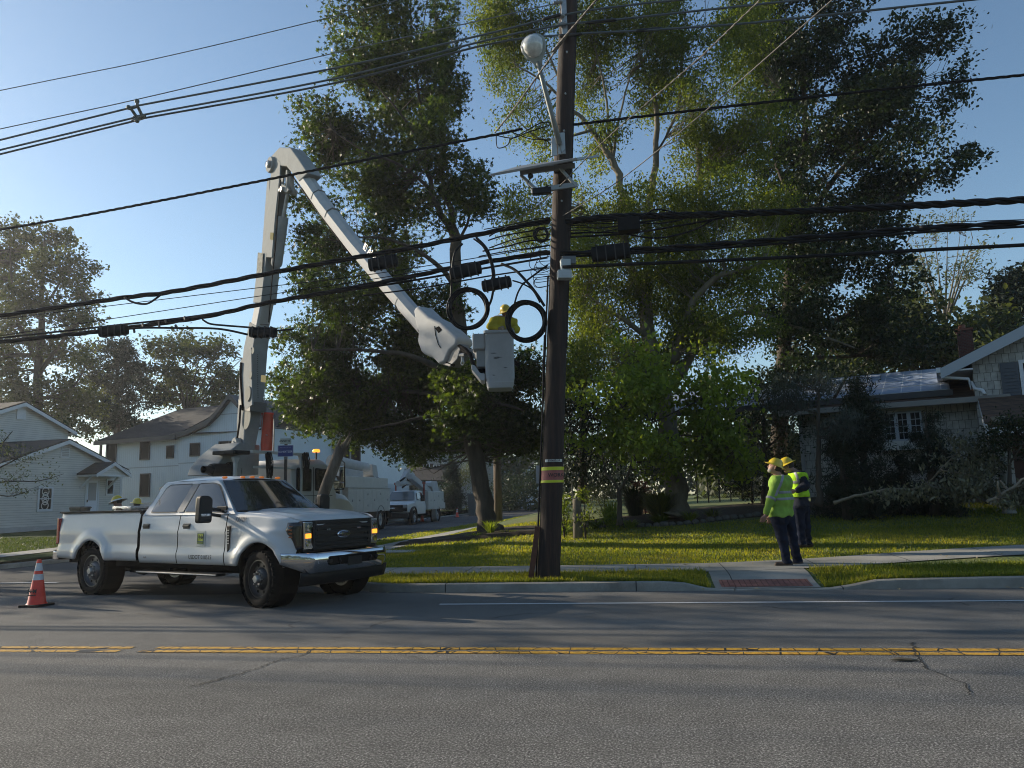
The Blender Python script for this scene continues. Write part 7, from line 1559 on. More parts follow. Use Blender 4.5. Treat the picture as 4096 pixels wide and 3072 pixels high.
loose([(1895,955,12.95),(1935,990,12.9),(1965,1060,12.9),(1970,1130,12.9)],.016,'thinner cable falling beside the outer strand to the left coil')
loose([(1850,975,12.95),(1820,1010,12.9),(1808,1080,12.9),(1806,1150,13),(1800,1240,13)],.020,'cable dropping to the left side of the left coil')
loose([(2005,1055,12.8),(2060,1080,12.7),(2110,1130,12.6),(2150,1180,12.6),(2178,1225,12.65)],.024,'pale-edged thick cable arching down to the right coil')
loose([(2050,1122,12.6),(2090,1135,12.6),(2130,1160,12.6),(2160,1210,12.6)],.013,'thin cable from the splice case end to the right coil')
loose([(2095,1130,12.6),(2072,1170,12.6),(2058,1215,12.65)],.016,'short cable feeding the left side of the right coil')
loose([(2190,1060,12.75),(2150,1090,12.7),(2110,1120,12.65),(2095,1135,12.6)],.016,'cable slanting from the pole to the splice case')
loose([(2178,1340,12.7),(2172,1500,12.75),(2170,1700,12.8)],.012,'straight cable running down the left of the pole below the coil')
rs=random.Random(8)
for k in range(10):
    x=2165+rs.uniform(-25,15);y=1000+rs.uniform(-20,120);r_=rs.uniform(20,45)
    loose([(2200,y,12.75),(x-r_*.3,y+r_*.2,12.68),(x-r_*.6,y+r_,12.66),(x,y+r_*1.5,12.68),(2198,y+r_*1.2,12.75)],.006,'thin tangled wire loop on the left face of the pole','tangled_wire')
for k in range(6):
    y=870+k*22;loose([(2200,y,12.85),(2120+rs.uniform(-20,20),y+10+rs.uniform(-5,5),12.8),(2030+rs.uniform(-30,20),y+28,12.85),(1930+rs.uniform(-30,30),y+52+rs.uniform(-6,6),12.9)],.009+rs.uniform(0,.006),'one of the fanned cables gathering at the left of the pole','fanned_cable')
for k in range(6):
    y=880+k*9;loose([(2240,y,12.85),(2330,y-4+rs.uniform(-5,5),12.8),(2420+rs.uniform(-20,20),y+rs.uniform(-8,8),12.8),(2640,880+rs.uniform(-14,20),12.8),(2760,868,12.8)],.009,'one of the fanned cables gathering at the right of the pole','fanned_cable')
# ------------------------------------------------------------------ second pole, leaning broken pole, street sign
o=at(1995,2135,30);T6=empty('background_pole',(o.x,o.y,lawnz(o.x,o.y)),0,'grey wooden pole standing close behind the sweetgum trunk','utility pole')
b=MB();zt=at(1995,1835,30).z;P=[];b.tube([(0,0,-.2),(0,0,1.5),(.02,0,zt-o.z+ .0+.3)],[.17,.16,.15],16);b.build('shaft',m_wood2,T6,smooth='all')
b=MB();b.prism([(-.14,0),(.14,0),(.10,.22),(.02,.10),(-.06,.25)],(0,.2,0),o=(0.02,-.1,zt-o.z+.28));b.build('splintered_top',m_wood2,T6)
lp0=at(1262,2060,16.5);lp1=at(1383,1740,16.5);gz_=.12
dd=(lp1-lp0).normalized();lpg=lp0-dd*((lp0.z-gz_)/dd.z)
T7=empty('broken_pole',lpg,0,'leaning splintered stump of a wooden pole behind the pickup bonnet','broken pole')
b=MB();b.tube([lpg-dd*.1,lpg.lerp(lp1,.5),lp1-dd*.30],[.135,.128,.122],20);rel(b,T7).build('shaft',m_wood2,T7,smooth='all')
sd_=dd.cross(Vector((0,1,0))).normalized()
for k,(a,L,w_) in enumerate(((-.09,.38,.05),(-.04,.22,.05),(.02,.12,.05),(.06,.20,.05),(.10,.06,.04),(-.12,.30,.03))):
    b=MB();p=lp1-dd*.32+sd_*a+Vector((0,(k%3-1)*.05,0));b.tube([p,p+dd*L*.6,p+dd*(L+.05)],[w_,w_*.7,.004],5);rel(b,T7).build('splinter',m_wood2,T7)
sp_=at(1142,1905,16.0);T8=empty('street_sign',(sp_.x,sp_.y,0.1),R(8),'street name sign with a white blade above a blue blade behind the pickup roof','street sign')
zS=at(1142,1788,16).z;zS2=at(1140,1763,16).z
b=MB();b.bb(-.03,.03,-.02,.02,0,zS-.02);b.build('post',mat('post_brown',(.07,.055,.045),.7,metal=.2),T8)
zb_=at(1142,1804,16).z-.1;b=MB();b.bb(-.165,.165,-.035,-.02,zb_-.12,zb_+.12);bl=b.build('blue_blade',mat('sign_blue',(.016,.032,.16),.4),T8,bevel=.01)
b=MB();b.bb(-.175,.175,-.033,-.022,zb_-.127,zb_+.127);b.build('blade_edge',mat('sign_edge',(.30,.33,.40),.5),bl)
text('WESTMINSTER TWP',.028,face_M((0,-.038,zb_+.075),(1,0,0),(0,0,1)),mat('sign_print_dim',(.22,.26,.40),.5),bl,ext=.0005)
text('SCHERTZER',.058,face_M((0,-.038,zb_-.02),(1,0,0),(0,0,1)),mat('sign_print',(.45,.48,.58),.5),bl,ext=.0005,bold=.001)
zw=at(1140,1765,16).z-.1
b=MB();b.bb(-.125,.125,-.03,-.015,zw-.065,zw+.065);wb=b.build('white_blade',mat('sign_white',(.34,.37,.33),.45),T8,bevel=.008)
text('ANNETTE',.06,face_M((-.018,-.033,zw),(1,0,0),(0,0,1)),mat('sign_black',(.03,.035,.03),.5),wb,ext=.0005,bold=.001,space=.9);text('ST',.022,face_M((.105,-.033,zw+.03),(1,0,0),(0,0,1)),mat('sign_black',(.03,.035,.03),.5),wb,ext=.0005)
b=MB();b.bb(-.04,.04,-.02,.02,zb_-.19,zb_-.12);b.build('sign_bracket',steel,T8)
# ------------------------------------------------------------------ cones
def cone(loc,label,h=.71,text_=False,rz=0):
    T=empty('traffic_cone',loc,rz,label,'traffic cone','orange traffic cones round the work site')
    b=MB();q_=rounded([(-.19,-.19),(.19,-.19),(.19,.19),(-.19,.19)],.05,3);b.loft([[Vector((x*s,y*s,z)) for x,y in q_] for z,s in((0,1.),(.03,.98),(.035,.80))]);b.build('base',rubber,T,smooth=True)
    def rz_(z):return .135+(.030-.135)*(z-.03)/(h-.03)
    b=MB();b.lathe([(rz_(.03)+.02,.03),(rz_(.05),.055),(rz_(h-.005),h-.005),(.022,h),(.0,h)],n=28);b.build('body',orange,T,smooth=True)
    for a,c in((.40,.49),(.54,.66)):
        b=MB();b.lathe([(rz_(h*a/.71)+.002,h*a/.71),(rz_(h*c/.71)+.002,h*c/.71)],n=28);b.build('reflective_collar',reflect,T,smooth=True)
    if text_:
        z=.235;t=text('H\u2022M',.085,face_M((0,-rz_(z)-.008,z),(1,0,0),(0,.14,1)),ink,T,ext=.001,bold=.003)
        b=MB();b.bb(-.07,.07,-rz_(.18)-.008,-rz_(.18)+.0,.172,.186);b.build('stencil_bar',ink,T)
    return T
p=gp(146,2424,0);cone((p.x,p.y,0),'orange cone with two white bands beside the pickup tail, nearest of the three',.715,True)
p=gp(1689,2087,.02);cone((p.x,p.y,.02),'orange cone beside the service pickup front wheel up the street')
p=gp(1829,2070,.03);cone((p.x,p.y,.03),'farthest orange cone, behind the service pickup, dusty at the top')
# ------------------------------------------------------------------ garden and street bits
p=at(2310,2100,19.5);T=empty('log_post',gz(p),0,'rough mossy log post standing beside the garden bed','log post')
b=MB();b.tube([(0,0,-.1),(.0,0,.5),(.01,0,.95),(.0,0,1.0)],[.125,.115,.11,.09],14);b.build('log',bark_grey,T,smooth='all');b=MB();b.tube([(-.09,0,.9),(-.10,0,1.3),(-.095,0,1.38)],[.02,.018,.005],6);b.build('broken_stem',bark_grey,T)
def tuft(name,label,base,n,h,seed,lm,cat='plant',spread=.35,wd=1.,arc=1.):
    rs=np.random.RandomState(seed);P=[];F=[]
    x,y,z=base
    for i in range(n):
        a=rs.uniform(0,6.28);l=h*rs.uniform(.6,1.15);w_=.006*wd*rs.uniform(.7,1.4);r0=rs.uniform(0,spread*.25);dx,dy=math.cos(a),math.sin(a);k=5;out=spread*rs.uniform(.3,1.1)
        for j in range(k):
            t=j/(k-1);cx=r0*dx+dx*out*t**1.6;cy=r0*dy+dy*out*t**1.6;cz=l*(t-.38*arc*t**3);ww=w_*(1-t)**.6+.0008
            P+=[(cx-dy*ww,cy+dx*ww,cz),(cx+dy*ww,cy-dx*ww,cz)]
            if j:q0=len(P)-4;F.append((q0,q0+1,q0+3,q0+2))
    b=MB();b.add(P,F);o=b.build(name,lm,None,smooth='all');o.location=(x,y,z);return tag(o,label,cat)
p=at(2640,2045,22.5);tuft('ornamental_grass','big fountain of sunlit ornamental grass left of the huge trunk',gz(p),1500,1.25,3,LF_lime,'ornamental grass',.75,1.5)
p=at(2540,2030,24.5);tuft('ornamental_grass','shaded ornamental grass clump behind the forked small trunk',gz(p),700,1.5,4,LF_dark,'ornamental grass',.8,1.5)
p=at(1962,2135,21.2);tuft('lily_clump','spiky leafy lily clump against the sweetgum trunk base',gz(p),90,.55,5,LF_fresh,'plant',.35,2.6,.7)
p=at(2445,2070,22.0);tuft('garden_weeds','tall bright weed clump at the left of the garden bed',gz(p),160,.95,6,LF_fresh,'plant',.4,2.2,.6)
for i,(x,y,Y,n,h,lab) in enumerate(((2380,2090,21.8,120,.35,'low green weeds along the left edging of the garden bed'),(2520,2095,21.5,120,.32,'low weeds at the foot of the forked small trunk'),(2640,2085,21.8,160,.38,'weeds in front of the sunlit ornamental grass'),(2760,2075,22,130,.42,'yellowing weeds at the foot of the huge trunk'),(2850,2072,22.3,100,.4,'sparse weeds at the right end of the garden bed'),(1900,2135,20.8,90,.25,'short weeds left of the sweetgum trunk in its mulch ring'),(2030,2135,21.0,80,.22,'short weeds right of the sweetgum trunk in its mulch ring'),(2250,2090,20.5,130,.4,'weeds at the foot of the log post'))):
    p=at(x,y,Y);tuft('garden_weeds',lab,gz(p),n,h,20+i,LF_fresh if i%2 else LF_lime,'plant',.5,2.,.8)
def shrub(label,x,y,Y,rx,ry,h,lm,seed,n=60,sz=.07,name='shrub',tr=.16,kind='leaf',nl=30):
    p=at(x,y,Y);g_=gz(p);L=[[(g_[0],g_[1],g_[2]-.05,.02),(g_[0],g_[1],g_[2]+h*.6,.012)]]
    for a in(0,2.1,4.2):L.append([(g_[0],g_[1],g_[2]+.05,.012),(g_[0]+math.cos(a)*rx*.6,g_[1]+math.sin(a)*ry*.6,g_[2]+h*.7,.005)])
    return tree(name,label,'shrub',L,[(g_[0],g_[1],g_[2]+h*.52,rx*.8,ry*.8,h*.45,n)],lm,bark,sz,kind,tr,nl,seed,world=True,twig=.004,ntwig=.5,droop=.4)
shrub('bright yellow-green bush leaning over the log post',2340,2095,19.3,.38,.35,1.45,LF_lime,81,26,.10,tr=.13,nl=16)
shrub('leafy green bush tight against the right of the utility pole',2255,2085,19.8,.28,.35,1.15,LF_fresh,82,50,.07)
shrub('pale variegated bush behind the log post',2420,2045,25,1.0,.6,1.2,LF_pale,83,80,.07)
shrub('low bright leafy plant at the left of the garden bed',2450,2085,21.6,.45,.35,.55,LF_fresh,84,40,.08)
shrub('reddish barberry bush behind the forked small trunk',2580,2020,25,.55,.4,1.25,leafmat('leaf_barberry',(.07,.02,.015),(.12,.035,.025),(.16,.07,.04),.4,(1.8,1,.8)),85,60,.06)
shrub('dark rounded bush behind the fence gate post',3010,2010,25,.9,.6,1.3,LF_dark,86,80,.09)
for i,(x,y,Y,rx,h,lab) in enumerate(((1745,2025,66,2.2,2.6,'dark bush beneath the grey house porch roof'),(2040,2010,72,2.4,3.6,'dark rounded weeping bush right of the background pole'),(2120,2010,70,2.2,4.2,'dark weeping tree between the maple and the utility pole'),(1865,2030,68,2.0,5.5,'grey-green small tree left of the sweetgum trunk'),(1440,2010,60,3,3.,'dark hedge between the utility truck and the service pickup'))):
    shrub(lab,x,y,Y,rx,rx*.7,h,LF_dark if i!=3 else LF_pale,90+i,110,.2,'background_shrub',.5,nl=26)
p=at(1812,2020,67);conifer('small_spruce','small dark pointed spruce in front of the grey house',(p.x,p.y,.3),4.6,1.5,95,LF_con,200,sz=.4,tr=.4,nl=36)
# trunk stones of the bed edging
rs=random.Random(4)
for i in range(26):
    x=-.2+i*.21;y=21.75-.25*math.sin(i*.25)+rs.uniform(-.03,.03);r_=rs.uniform(.08,.13);b=MB();b.ell((0,0,0),(r_*1.2,r_,r_*.75),10,7,Euler((0,0,rs.uniform(0,3))).to_matrix())
    b.v=[(a+rs.uniform(-.008,.008),c+rs.uniform(-.008,.008),d+rs.uniform(-.008,.008)) for a,c,d in b.v]
    o=b.build('edging_stone',mat('edging_stone',(.10,.095,.085),.9,noise=(8,.35)),smooth='all');o.location=(x,y,lawnz(x,y)+r_*.4);tag(o,'rounded dark edging stone in the row along the front of the garden bed','stone','edging stones of the garden bed')
# wheelie bins
def bin_(p,rz,label,h=1.05,c=(.045,.055,.05)):
    T=empty('wheelie_bin',p,rz,label,'wheelie bin');m_=mat('bin_%d'%int(c[0]*1000),c,.5,noise=(5,.15));b=MB();b.loft([[Vector((x*s,y*s,z)) for x,y in rounded([(-.30,-.33),(.30,-.33),(.30,.33),(-.30,.33)],.05,3)] for z,s in((.05,.78),(h*.85,1.),(h*.92,1.06),(h*.93,1.06))]);b.build('body',m_,T,smooth=True)
    b=MB();b.loft([[Vector((x*s,y*s-.02,z)) for x,y in rounded([(-.33,-.38),(.33,-.38),(.33,.36),(-.33,.36)],.05,3)] for z,s in((h*.93,1.),(h*.97,1.),(h*1.0,.85))]);b.build('lid',m_,T,smooth=True)
    for s in(-1,1):
        b=MB();b.lathe([(0,-.03),(.11,-.03),(.11,.03),(0,.03)],(s*.27,.30,.11),(1,0,0),16);b.build('wheel',rubber,T,smooth=True)
p=at(318,2075,33);bin_((p.x,p.y,.45),R(80),'low dark bin against the vinyl wall beside the side door',1.15,(.04,.045,.042))
p=at(1888,2040,58);bin_((p.x,p.y,.1),R(5),'grey wheelie bin standing on the far lawn left of the sweetgum trunk',1.75,(.10,.11,.105))
# concrete utility cover in the grass, tripod sign leg, leaf litter
p=gp(1600,2222,.17);b=MB();b.prism([(-.48,-.30),(.42,-.38),(.50,.30),(-.40,.36)],(0,0,.03),u=(1,0,0),v=(0,1,0));o=b.build('access_hatch',mat('hatch_concrete',(.34,.34,.32),.8,noise=(7,.2)),bevel=.006);o.location=(p.x,p.y,lawnz(p.x,p.y)+.015);tag(o,'flat pale concrete hatch set in the grass near the corner','hatch')
p=at(1905,2090,26);T=empty('folded_easel',(p.x,p.y,.05),0,'thin folded easel with white legs at the kerb left of the sweetgum','easel')
b=MB();b.tube([(0,0,0),(.12,0,1.25)],.016,6);b.tube([(.02,.25,0),(.12,0,1.25)],.016,6);b.build('leg',wireal,T);b=MB();b.beam((.08,-.02,.55),(.135,-.02,1.3),.05,.03);b.build('panel',reflect,T)
rs=random.Random(12);lm_=mat('dry_leaf',(.30,.24,.14),.8,noise=(12,.4))
for i in range(46):
    x=rs.uniform(-5.5,8);y=rs.choice([rs.uniform(13.4,14.8),rs.uniform(12.0,12.3),rs.uniform(14.9,17)]);z=lawnz(x,y) if y>12.5 else 0;b=MB();s=rs.uniform(.025,.055);b.add([(-s,0,0),(0,-s*.6,.012),(s,0,.004),(0,s*.6,.015)],[(0,1,2),(0,2,3)]);o=b.build('fallen_leaf',lm_);o.location=(x,y,z+.03);o.rotation_euler=(rs.uniform(-.3,.3),rs.uniform(-.3,.3),rs.uniform(0,6));tag(o,'small dry leaf or wood chip scattered by the pavement','leaf','dry leaves scattered on the verge and pavement')
b=MB();P=[(0,0,.02),(.08,.01,.03),(.17,-.01,.025),(.24,.005,.015)];b.tube(P,[.004,.028,.022,.004],6);b.v=[(x,y,z*.6) for x,y,z in b.v];o=b.build('dead_leaf_scrap',mat('scrap_brown',(.12,.10,.07),.8));p=gp(3560,2645,0);o.location=(p.x,p.y,.0);tag(o,'dark curled scrap of bark on the road below the yellow lines','debris')
# road cracks: real dark filled seams
def crack(pts,w_,label):
    P=[gp(x,y,0) for x,y in pts];S=spline(P,10);rs=random.Random(len(pts)*7+int(w_*1e4));b=MB();L=[];Rr=[]
    for i,p in enumerate(S):
        d=(S[min(i+1,len(S)-1)]-S[max(i-1,0)]).normalized();n=Vector((-d.y,d.x,0));j=rs.uniform(-.02,.02);ww=w_*rs.uniform(.3,1.2)*(1 if 0<i<len(S)-1 else .05);L.append(Vector((p.x,p.y,.0065))+n*(j+ww));Rr.append(Vector((p.x,p.y,.0065))+n*(j-ww))
    b.grid([L,Rr]);return tag(b.build('road_crack',mat('crack_tar',(.012,.012,.012),.9),smooth=False),kind='structure')
crack([(1260,2592),(1210,2622),(1120,2640),(1050,2665),(980,2690),(890,2715),(760,2750)],.010,'')
crack([(3645,2570),(3655,2590),(3665,2622),(3690,2650),(3715,2680)],.012,'')
crack([(3715,2680),(3860,2740),(3870,2790)],.006,'')
crack([(1480,2510),(1530,2490),(1590,2478)],.010,'');crack([(1330,2560),(1400,2530),(1480,2512)],.006,'')
# chain-link fence far behind the big trunk
p=at(2790,2000,34);q_=at(3060,1990,34);gzf=lambda v:lawnz(v.x,v.y)
T=empty('chain_link_fence',(p.x,p.y,gzf(p)),0,'low chain-link fence on dark posts behind the huge trunk','fence')
n=6;b=MB()
for k in range(n+1):
    v=p.lerp(q_,k/n)-p;bb_=MB();bb_.cyl((v.x,v.y,-.1),(v.x,v.y,1.25),.028,8);bb_.build('post',black,T)
v=q_-p;b.cyl((0,0,1.2),(v.x,v.y,1.2),.02,6);b.build('rail',black,T)
b=MB();L=v.length;m_=int(L/.10);d=v.normalized()
for k in range(m_):
    for s in(-1,1):
        a=d*(k*.10);c=d*min(L,max(0,k*.10+s*1.1));b.beam((a.x,a.y,.05),(c.x,c.y,1.18),.006,.006)
b.build('mesh',steel,T)

# grit and clippings gathered in the gutter
rg=np.random.default_rng(77);n=2600;gx=rg.uniform(-7,9,n);gy=12.27-np.abs(rg.normal(0,.10,n));gs=rg.uniform(.003,.011,n);V=[]
for k in range(3):
    a=rg.uniform(0,6.28,n);V.append(np.stack([gx+np.cos(a)*gs,gy+np.sin(a)*gs,.004+rg.uniform(0,.008,n)],1))
V=np.stack(V,1).reshape(-1,3);b=MB();b.add(V.tolist(),[(3*i,3*i+1,3*i+2) for i in range(n)]);o=b.build('gutter_grit',mat('grit',(.20,.17,.12),.9,noise=(40,.5)));o['kind']='stuff'
# ------------------------------------------------------------------ people: continuous surfaces grown from a distance field
def nets(f,lo,hi,h):
    lo=np.array(lo,float);hi=np.array(hi,float);n=np.ceil((hi-lo)/h).astype(int)+1
    g=np.stack(np.meshgrid(*[lo[k]+h*np.arange(n[k]) for k in range(3)],indexing='ij'),-1);S=f(g.reshape(-1,3)).reshape(n)
    c=[S[i:n[0]-1+i,j:n[1]-1+j,k:n[2]-1+k] for i in(0,1) for j in(0,1) for k in(0,1)];c=np.stack(c,-1);ins=c<0
    act=ins.any(-1)&~ins.all(-1);idx=-np.ones(act.shape,int);A=np.argwhere(act);idx[act]=np.arange(len(A));cc=c[act]
    off=np.array([(i,j,k) for i in(0,1) for j in(0,1) for k in(0,1)],float);P=np.zeros((len(A),3));W=np.zeros(len(A))
    for a in range(8):
        for b in range(a+1,8):
            if np.abs(off[a]-off[b]).sum()==1:
                s=(cc[:,a]<0)!=(cc[:,b]<0);t=np.where(s,cc[:,a]/(cc[:,a]-cc[:,b]+1e-12),0);P+=np.where(s[:,None],off[a]+(off[b]-off[a])*t[:,None],0);W+=s
    V=lo+(A+P/W[:,None])*h;F=[]
    for ax in range(3):
        o=[0,0,0];o[ax]=1;sl=[slice(0,n[k]-o[k]) for k in range(3)];s2=[slice(o[k],n[k]) for k in range(3)]
        cr=(S[tuple(sl)]<0)!=(S[tuple(s2)]<0);E=np.argwhere(cr);E=E[(E[:,(ax+1)%3]>0)&(E[:,(ax+2)%3]>0)&(E<np.array(idx.shape)).all(1)]
        u=np.zeros(3,int);v=np.zeros(3,int);u[(ax+1)%3]=1;v[(ax+2)%3]=1
        q=[idx[tuple((E-d).T)] for d in(np.zeros(3,int),u,u+v,v)];Q=np.stack(q,1);Q=Q[(Q>=0).all(1)];F.append(Q)
    return V,np.concatenate(F)
def rc(p,a,b,ra,rb):
    a=np.array(a,float);b=np.array(b,float);ba=b-a;t=np.clip(((p-a)@ba)/(ba@ba+1e-9),0,1);return np.linalg.norm(p-a-t[:,None]*ba,axis=1)-(ra+(rb-ra)*t)
def el(p,c,r,Mx=None):
    q=p-np.array(c,float)
    if Mx is not None:q=q@Mx
    r=np.array(r,float);k=np.linalg.norm(q/r,axis=1);return (k-1)*r.min()*.9+0*k
def sm(a,b,k):
    h=np.clip(.5+.5*(b-a)/k,0,1);return b*(1-h)+a*h-k*h*(1-h)
def netobj(name,fs,m_,parent,mats=None):
    b=MB()
    for f,lo,hi,h in fs:
        V,F=nets(f,lo,hi,h);b.add(V.tolist(),F.tolist())
    return b.build(name,m_,parent,smooth='all')
skinm=mat('skin',(.34,.19,.14),.55,noise=(12,.15));skind=mat('skin_tan',(.26,.15,.11),.55,noise=(12,.15))
def cloth(name,c,amt=.15):
    q=NT(name);f=q.noise(7,4);q.col(q.ramp(f,[(.3,tuple(v*(1-amt) for v in c)),(.7,tuple(min(1,v*(1+amt)) for v in c))]));q.bump(q.noise(14,4,scl=(1,1,.5)),.5,.03);q.rough(.9);q.b.inputs['Specular IOR Level'].default_value=.12;return q.m
hivis=cloth('hi_vis_lime',(.24,.38,.07));hiyel=cloth('hi_vis_yellow_green',(.34,.58,.03));jean=cloth('denim_navy',(.014,.018,.034),.35);navy=cloth('navy_sweater',(.020,.023,.034),.3);rain=cloth('rain_yellow',(.42,.36,.04));greyshirt=cloth('grey_green_shirt',(.17,.19,.15));bootm=mat('boot_brown',(.05,.033,.024),.7,noise=(12,.3));hatm=mat('hard_hat_yellow',(.62,.45,.02),.3,coat=.5);hatw=mat('hat_shade_white',(.6,.6,.56),.6);hairm=mat('hair_dark',(.03,.022,.018),.8);bandm=mat('retroreflective_grey',(.27,.27,.29),.45);glovem=mat('glove_leather',(.30,.25,.17),.8,noise=(9,.2));sleeve=cloth('orange_sleeve',(.42,.13,.04))
def wr(p,amp=.006,seed=0.):
    return amp*(np.sin(p[:,2]*38+p[:,0]*21+seed)*.5+np.sin(p[:,2]*61-p[:,1]*33+seed*2)*.3+np.sin(p[:,0]*47+p[:,1]*39+p[:,2]*17)*.35)
def person(label,loc,J,face,hat_up,shirt,trou,skin=skinm,sleeves=None,bands=None,vest=None,hat=hatm,brim=hatm,beard=False,fat=1.,hands='skin',rz=0.,gl=None,legs=True,hoodhair=True):
    T=empty('person',loc,rz,label,'person');g=lambda k:np.array(J[k],float)
    face=np.array(face,float);face/=np.linalg.norm(face);hu=np.array(hat_up,float);hu/=np.linalg.norm(hu);hu_=hu
    lat=np.cross(face,hu);lat/=np.linalg.norm(lat);hz_=np.cross(lat,face);hc=g('head')
    S=[g('shn'),g('shf')];H_=[g('hipn'),g('hipf')];ch=g('chest');pe=g('pelvis')
    def torso(p,e=0.):
        d=rc(p,S[0],S[1],.085,.085);d=sm(d,rc(p,(ch+S[0])/2,(ch+S[1])/2,.12*fat,.12*fat),.08)
        bl=(ch+pe)/2;off=(S[1]-S[0])*.28
        d=sm(d,rc(p,bl-off,bl+off,.125*fat,.125*fat),.10);d=sm(d,rc(p,pe-off,pe+off,.125*fat,.125*fat),.08);return d-e
    def arm(p,s,e=0.):
        d=rc(p,g('sh'+s),g('el'+s),.068,.052);return sm(d,rc(p,g('el'+s),g('wr'+s),.052,.032),.03)-e
    def leg(p,s,e=0.):
        d=rc(p,g('hip'+s),g('kn'+s),.098*fat**.5,.066);return sm(d,rc(p,g('kn'+s),g('an'+s),.064,.044),.04)-e
    def headf(p):
        q=np.stack([(p-hc)@lat,(p-hc)@face,(p-hc)@hz_],1)   # x sideways, y forward, z up
        E=lambda c,r:el(q,c,r)
        d=E((0,-.012,.02),(.078,.098,.098));d=sm(d,E((0,.032,-.055),(.056,.06,.058)),.04);d=sm(d,E((0,.062,-.088),(.026,.022,.02)),.03)
        d=sm(d,rc(q,(0,.086,.012),(0,.106,-.024),.010,.014),.015);d=sm(d,rc(q,(-.03,.078,.028),(.03,.078,.028),.011,.011),.02)
        d=sm(d,rc(q,(-.018,.083,-.052),(.018,.083,-.052),.007,.007),.008);d=sm(d,rc(q,(-.018,.082,-.063),(.018,.082,-.063),.008,.008),.008)
        for s in(-1,1):
            d=sm(d,rc(q,(s*.080,-.012,.018),(s*.076,-.008,-.026),.013,.009),.008);d=np.maximum(d,-el(q,(s*.031,.098,.012),(.014,.012,.008)));d=np.minimum(d,el(q,(s*.031,.083,.011),(.012,.010,.009)))
        return sm(d,rc(p,hc-hz_*.06-face*.02,g('neck'),.056,.062),.03)
    def hand(p,s):
        w_=g('wr'+s);hd=g('ha'+s)-w_;L=np.linalg.norm(hd);hd/=L;sd=np.array(J.get('thumb'+s,(-1,0,0)),float);sd-=hd*(sd@hd);sd/=np.linalg.norm(sd);pn=np.cross(hd,sd);curl=J.get('curl'+s,.5)
        k=L/.10
        d=rc(p,w_,w_+hd*.03*k,.028,.03);pc=w_+hd*.055*k
        d=sm(d,rc(p,pc-sd*.022,pc+sd*.022,.021,.021),.02);d=sm(d,rc(p,pc+hd*.03-sd*.026,pc+hd*.03+sd*.026,.014,.014),.02)
        for i,(o,l) in enumerate(((.030,.078),(.010,.086),(-.010,.080),(-.029,.064))):
            a=pc+hd*.036+sd*o;d1=hd*math.cos(curl*.6)+pn*math.sin(curl*.6);d2=hd*math.cos(curl*1.5)+pn*math.sin(curl*1.5);m_=a+d1*l*.48;e=m_+d2*l*.5;d=sm(d,rc(p,a,m_,.0100,.0092),.006);d=sm(d,rc(p,m_,e,.0092,.0078),.004)
        a=pc-hd*.02+sd*.03;d=sm(d,rc(p,a,a+sd*.022+hd*.035,.0125,.011),.01);d=sm(d,rc(p,a+sd*.022+hd*.035,a+sd*.018+hd*.068+pn*.012,.011,.009),.004);return d
    def body(p):
        d=torso(p,-.012)
        for s in'nf':
            d=sm(d,arm(p,s,-.006),.03)
            if legs:d=sm(d,leg(p,s,-.008),.03)
        return sm(d,rc(p,g('neck'),ch+np.array((0,0,.12)),.06,.06),.03)
    al=np.array([J[k] for k in J if k not in('thumbn','thumbf','curln','curlf','toe','hem','floor')],float);lo,hi=al.min(0)-.25,al.max(0)+.25
    fs=[(body,lo,hi,.02),(headf,hc-.17,hc+.17,.0075)]
    if hands=='skin':
        for s in'nf':fs.append((lambda p,s=s:hand(p,s),np.minimum(g('wr'+s),g('ha'+s))-.12,np.maximum(g('wr'+s),g('ha'+s))+.12,.0055))
    bo=netobj('body',fs,skin,T)
    if hands!='skin':
        for s in'nf':netobj('glove',[(lambda p,s=s:hand(p,s)-.004,np.minimum(g('wr'+s),g('ha'+s))-.12,np.maximum(g('wr'+s),g('ha'+s))+.12,.0065)],glovem,T)
    hemz=pe[2]-J.get('hem',.03) if not isinstance(J.get('hem',.03),(list,tuple)) else .0
    def shirtf(p):
        d=torso(p,.022)
        for s in'nf':
            a=arm(p,s,.018)
            w_=g('wr'+s);e=g('el'+s);u=(w_-e)/np.linalg.norm(w_-e);a=np.maximum(a,(p-w_)@u-.0);d=sm(d,a,.05)
        d=sm(d,rc(p,g('neck')-np.array((0,0,.035)),ch+np.array((0,0,.12)),.062,.08),.04)
        n=g('neck');d=np.maximum(d,(p[:,2]-n[2]-.0));d=np.maximum(d,hemz-p[:,2]+.015*np.sin(p[:,0]*30));return d+wr(p)
    netobj('shirt',[(shirtf,lo,hi,.0125)],shirt,T)
    if bands:
        for i,(kind,a,w_) in enumerate(bands):
            def bf(p,kind=kind,a=a,w_=w_):
                d=shirtf(p)-.005
                if kind=='t':   # round the torso; arms excluded
                    am=np.minimum(arm(p,'n',.02),arm(p,'f',.02));return np.maximum(np.maximum(d,abs(p[:,2]-a-.02*p[:,0])-w_/2),.012-am)
                if kind=='a':
                    e=g('eln');s_=g('shn');u=(e-s_)/np.linalg.norm(e-s_);return np.maximum(np.maximum(d,abs((p-s_)@u-a)-w_/2),arm(p,'n',.035))
                if kind=='v':   # strap over the shoulder
                    s_=np.array(a);return np.maximum(np.maximum(d,abs((p-s_)@np.array(w_[:3]))-w_[3]/2),np.maximum(w_[4]-p[:,2],.004-arm(p,'n',-.02)))
            netobj('reflective_band',[(bf,lo,hi,.0125)],bandm,T)
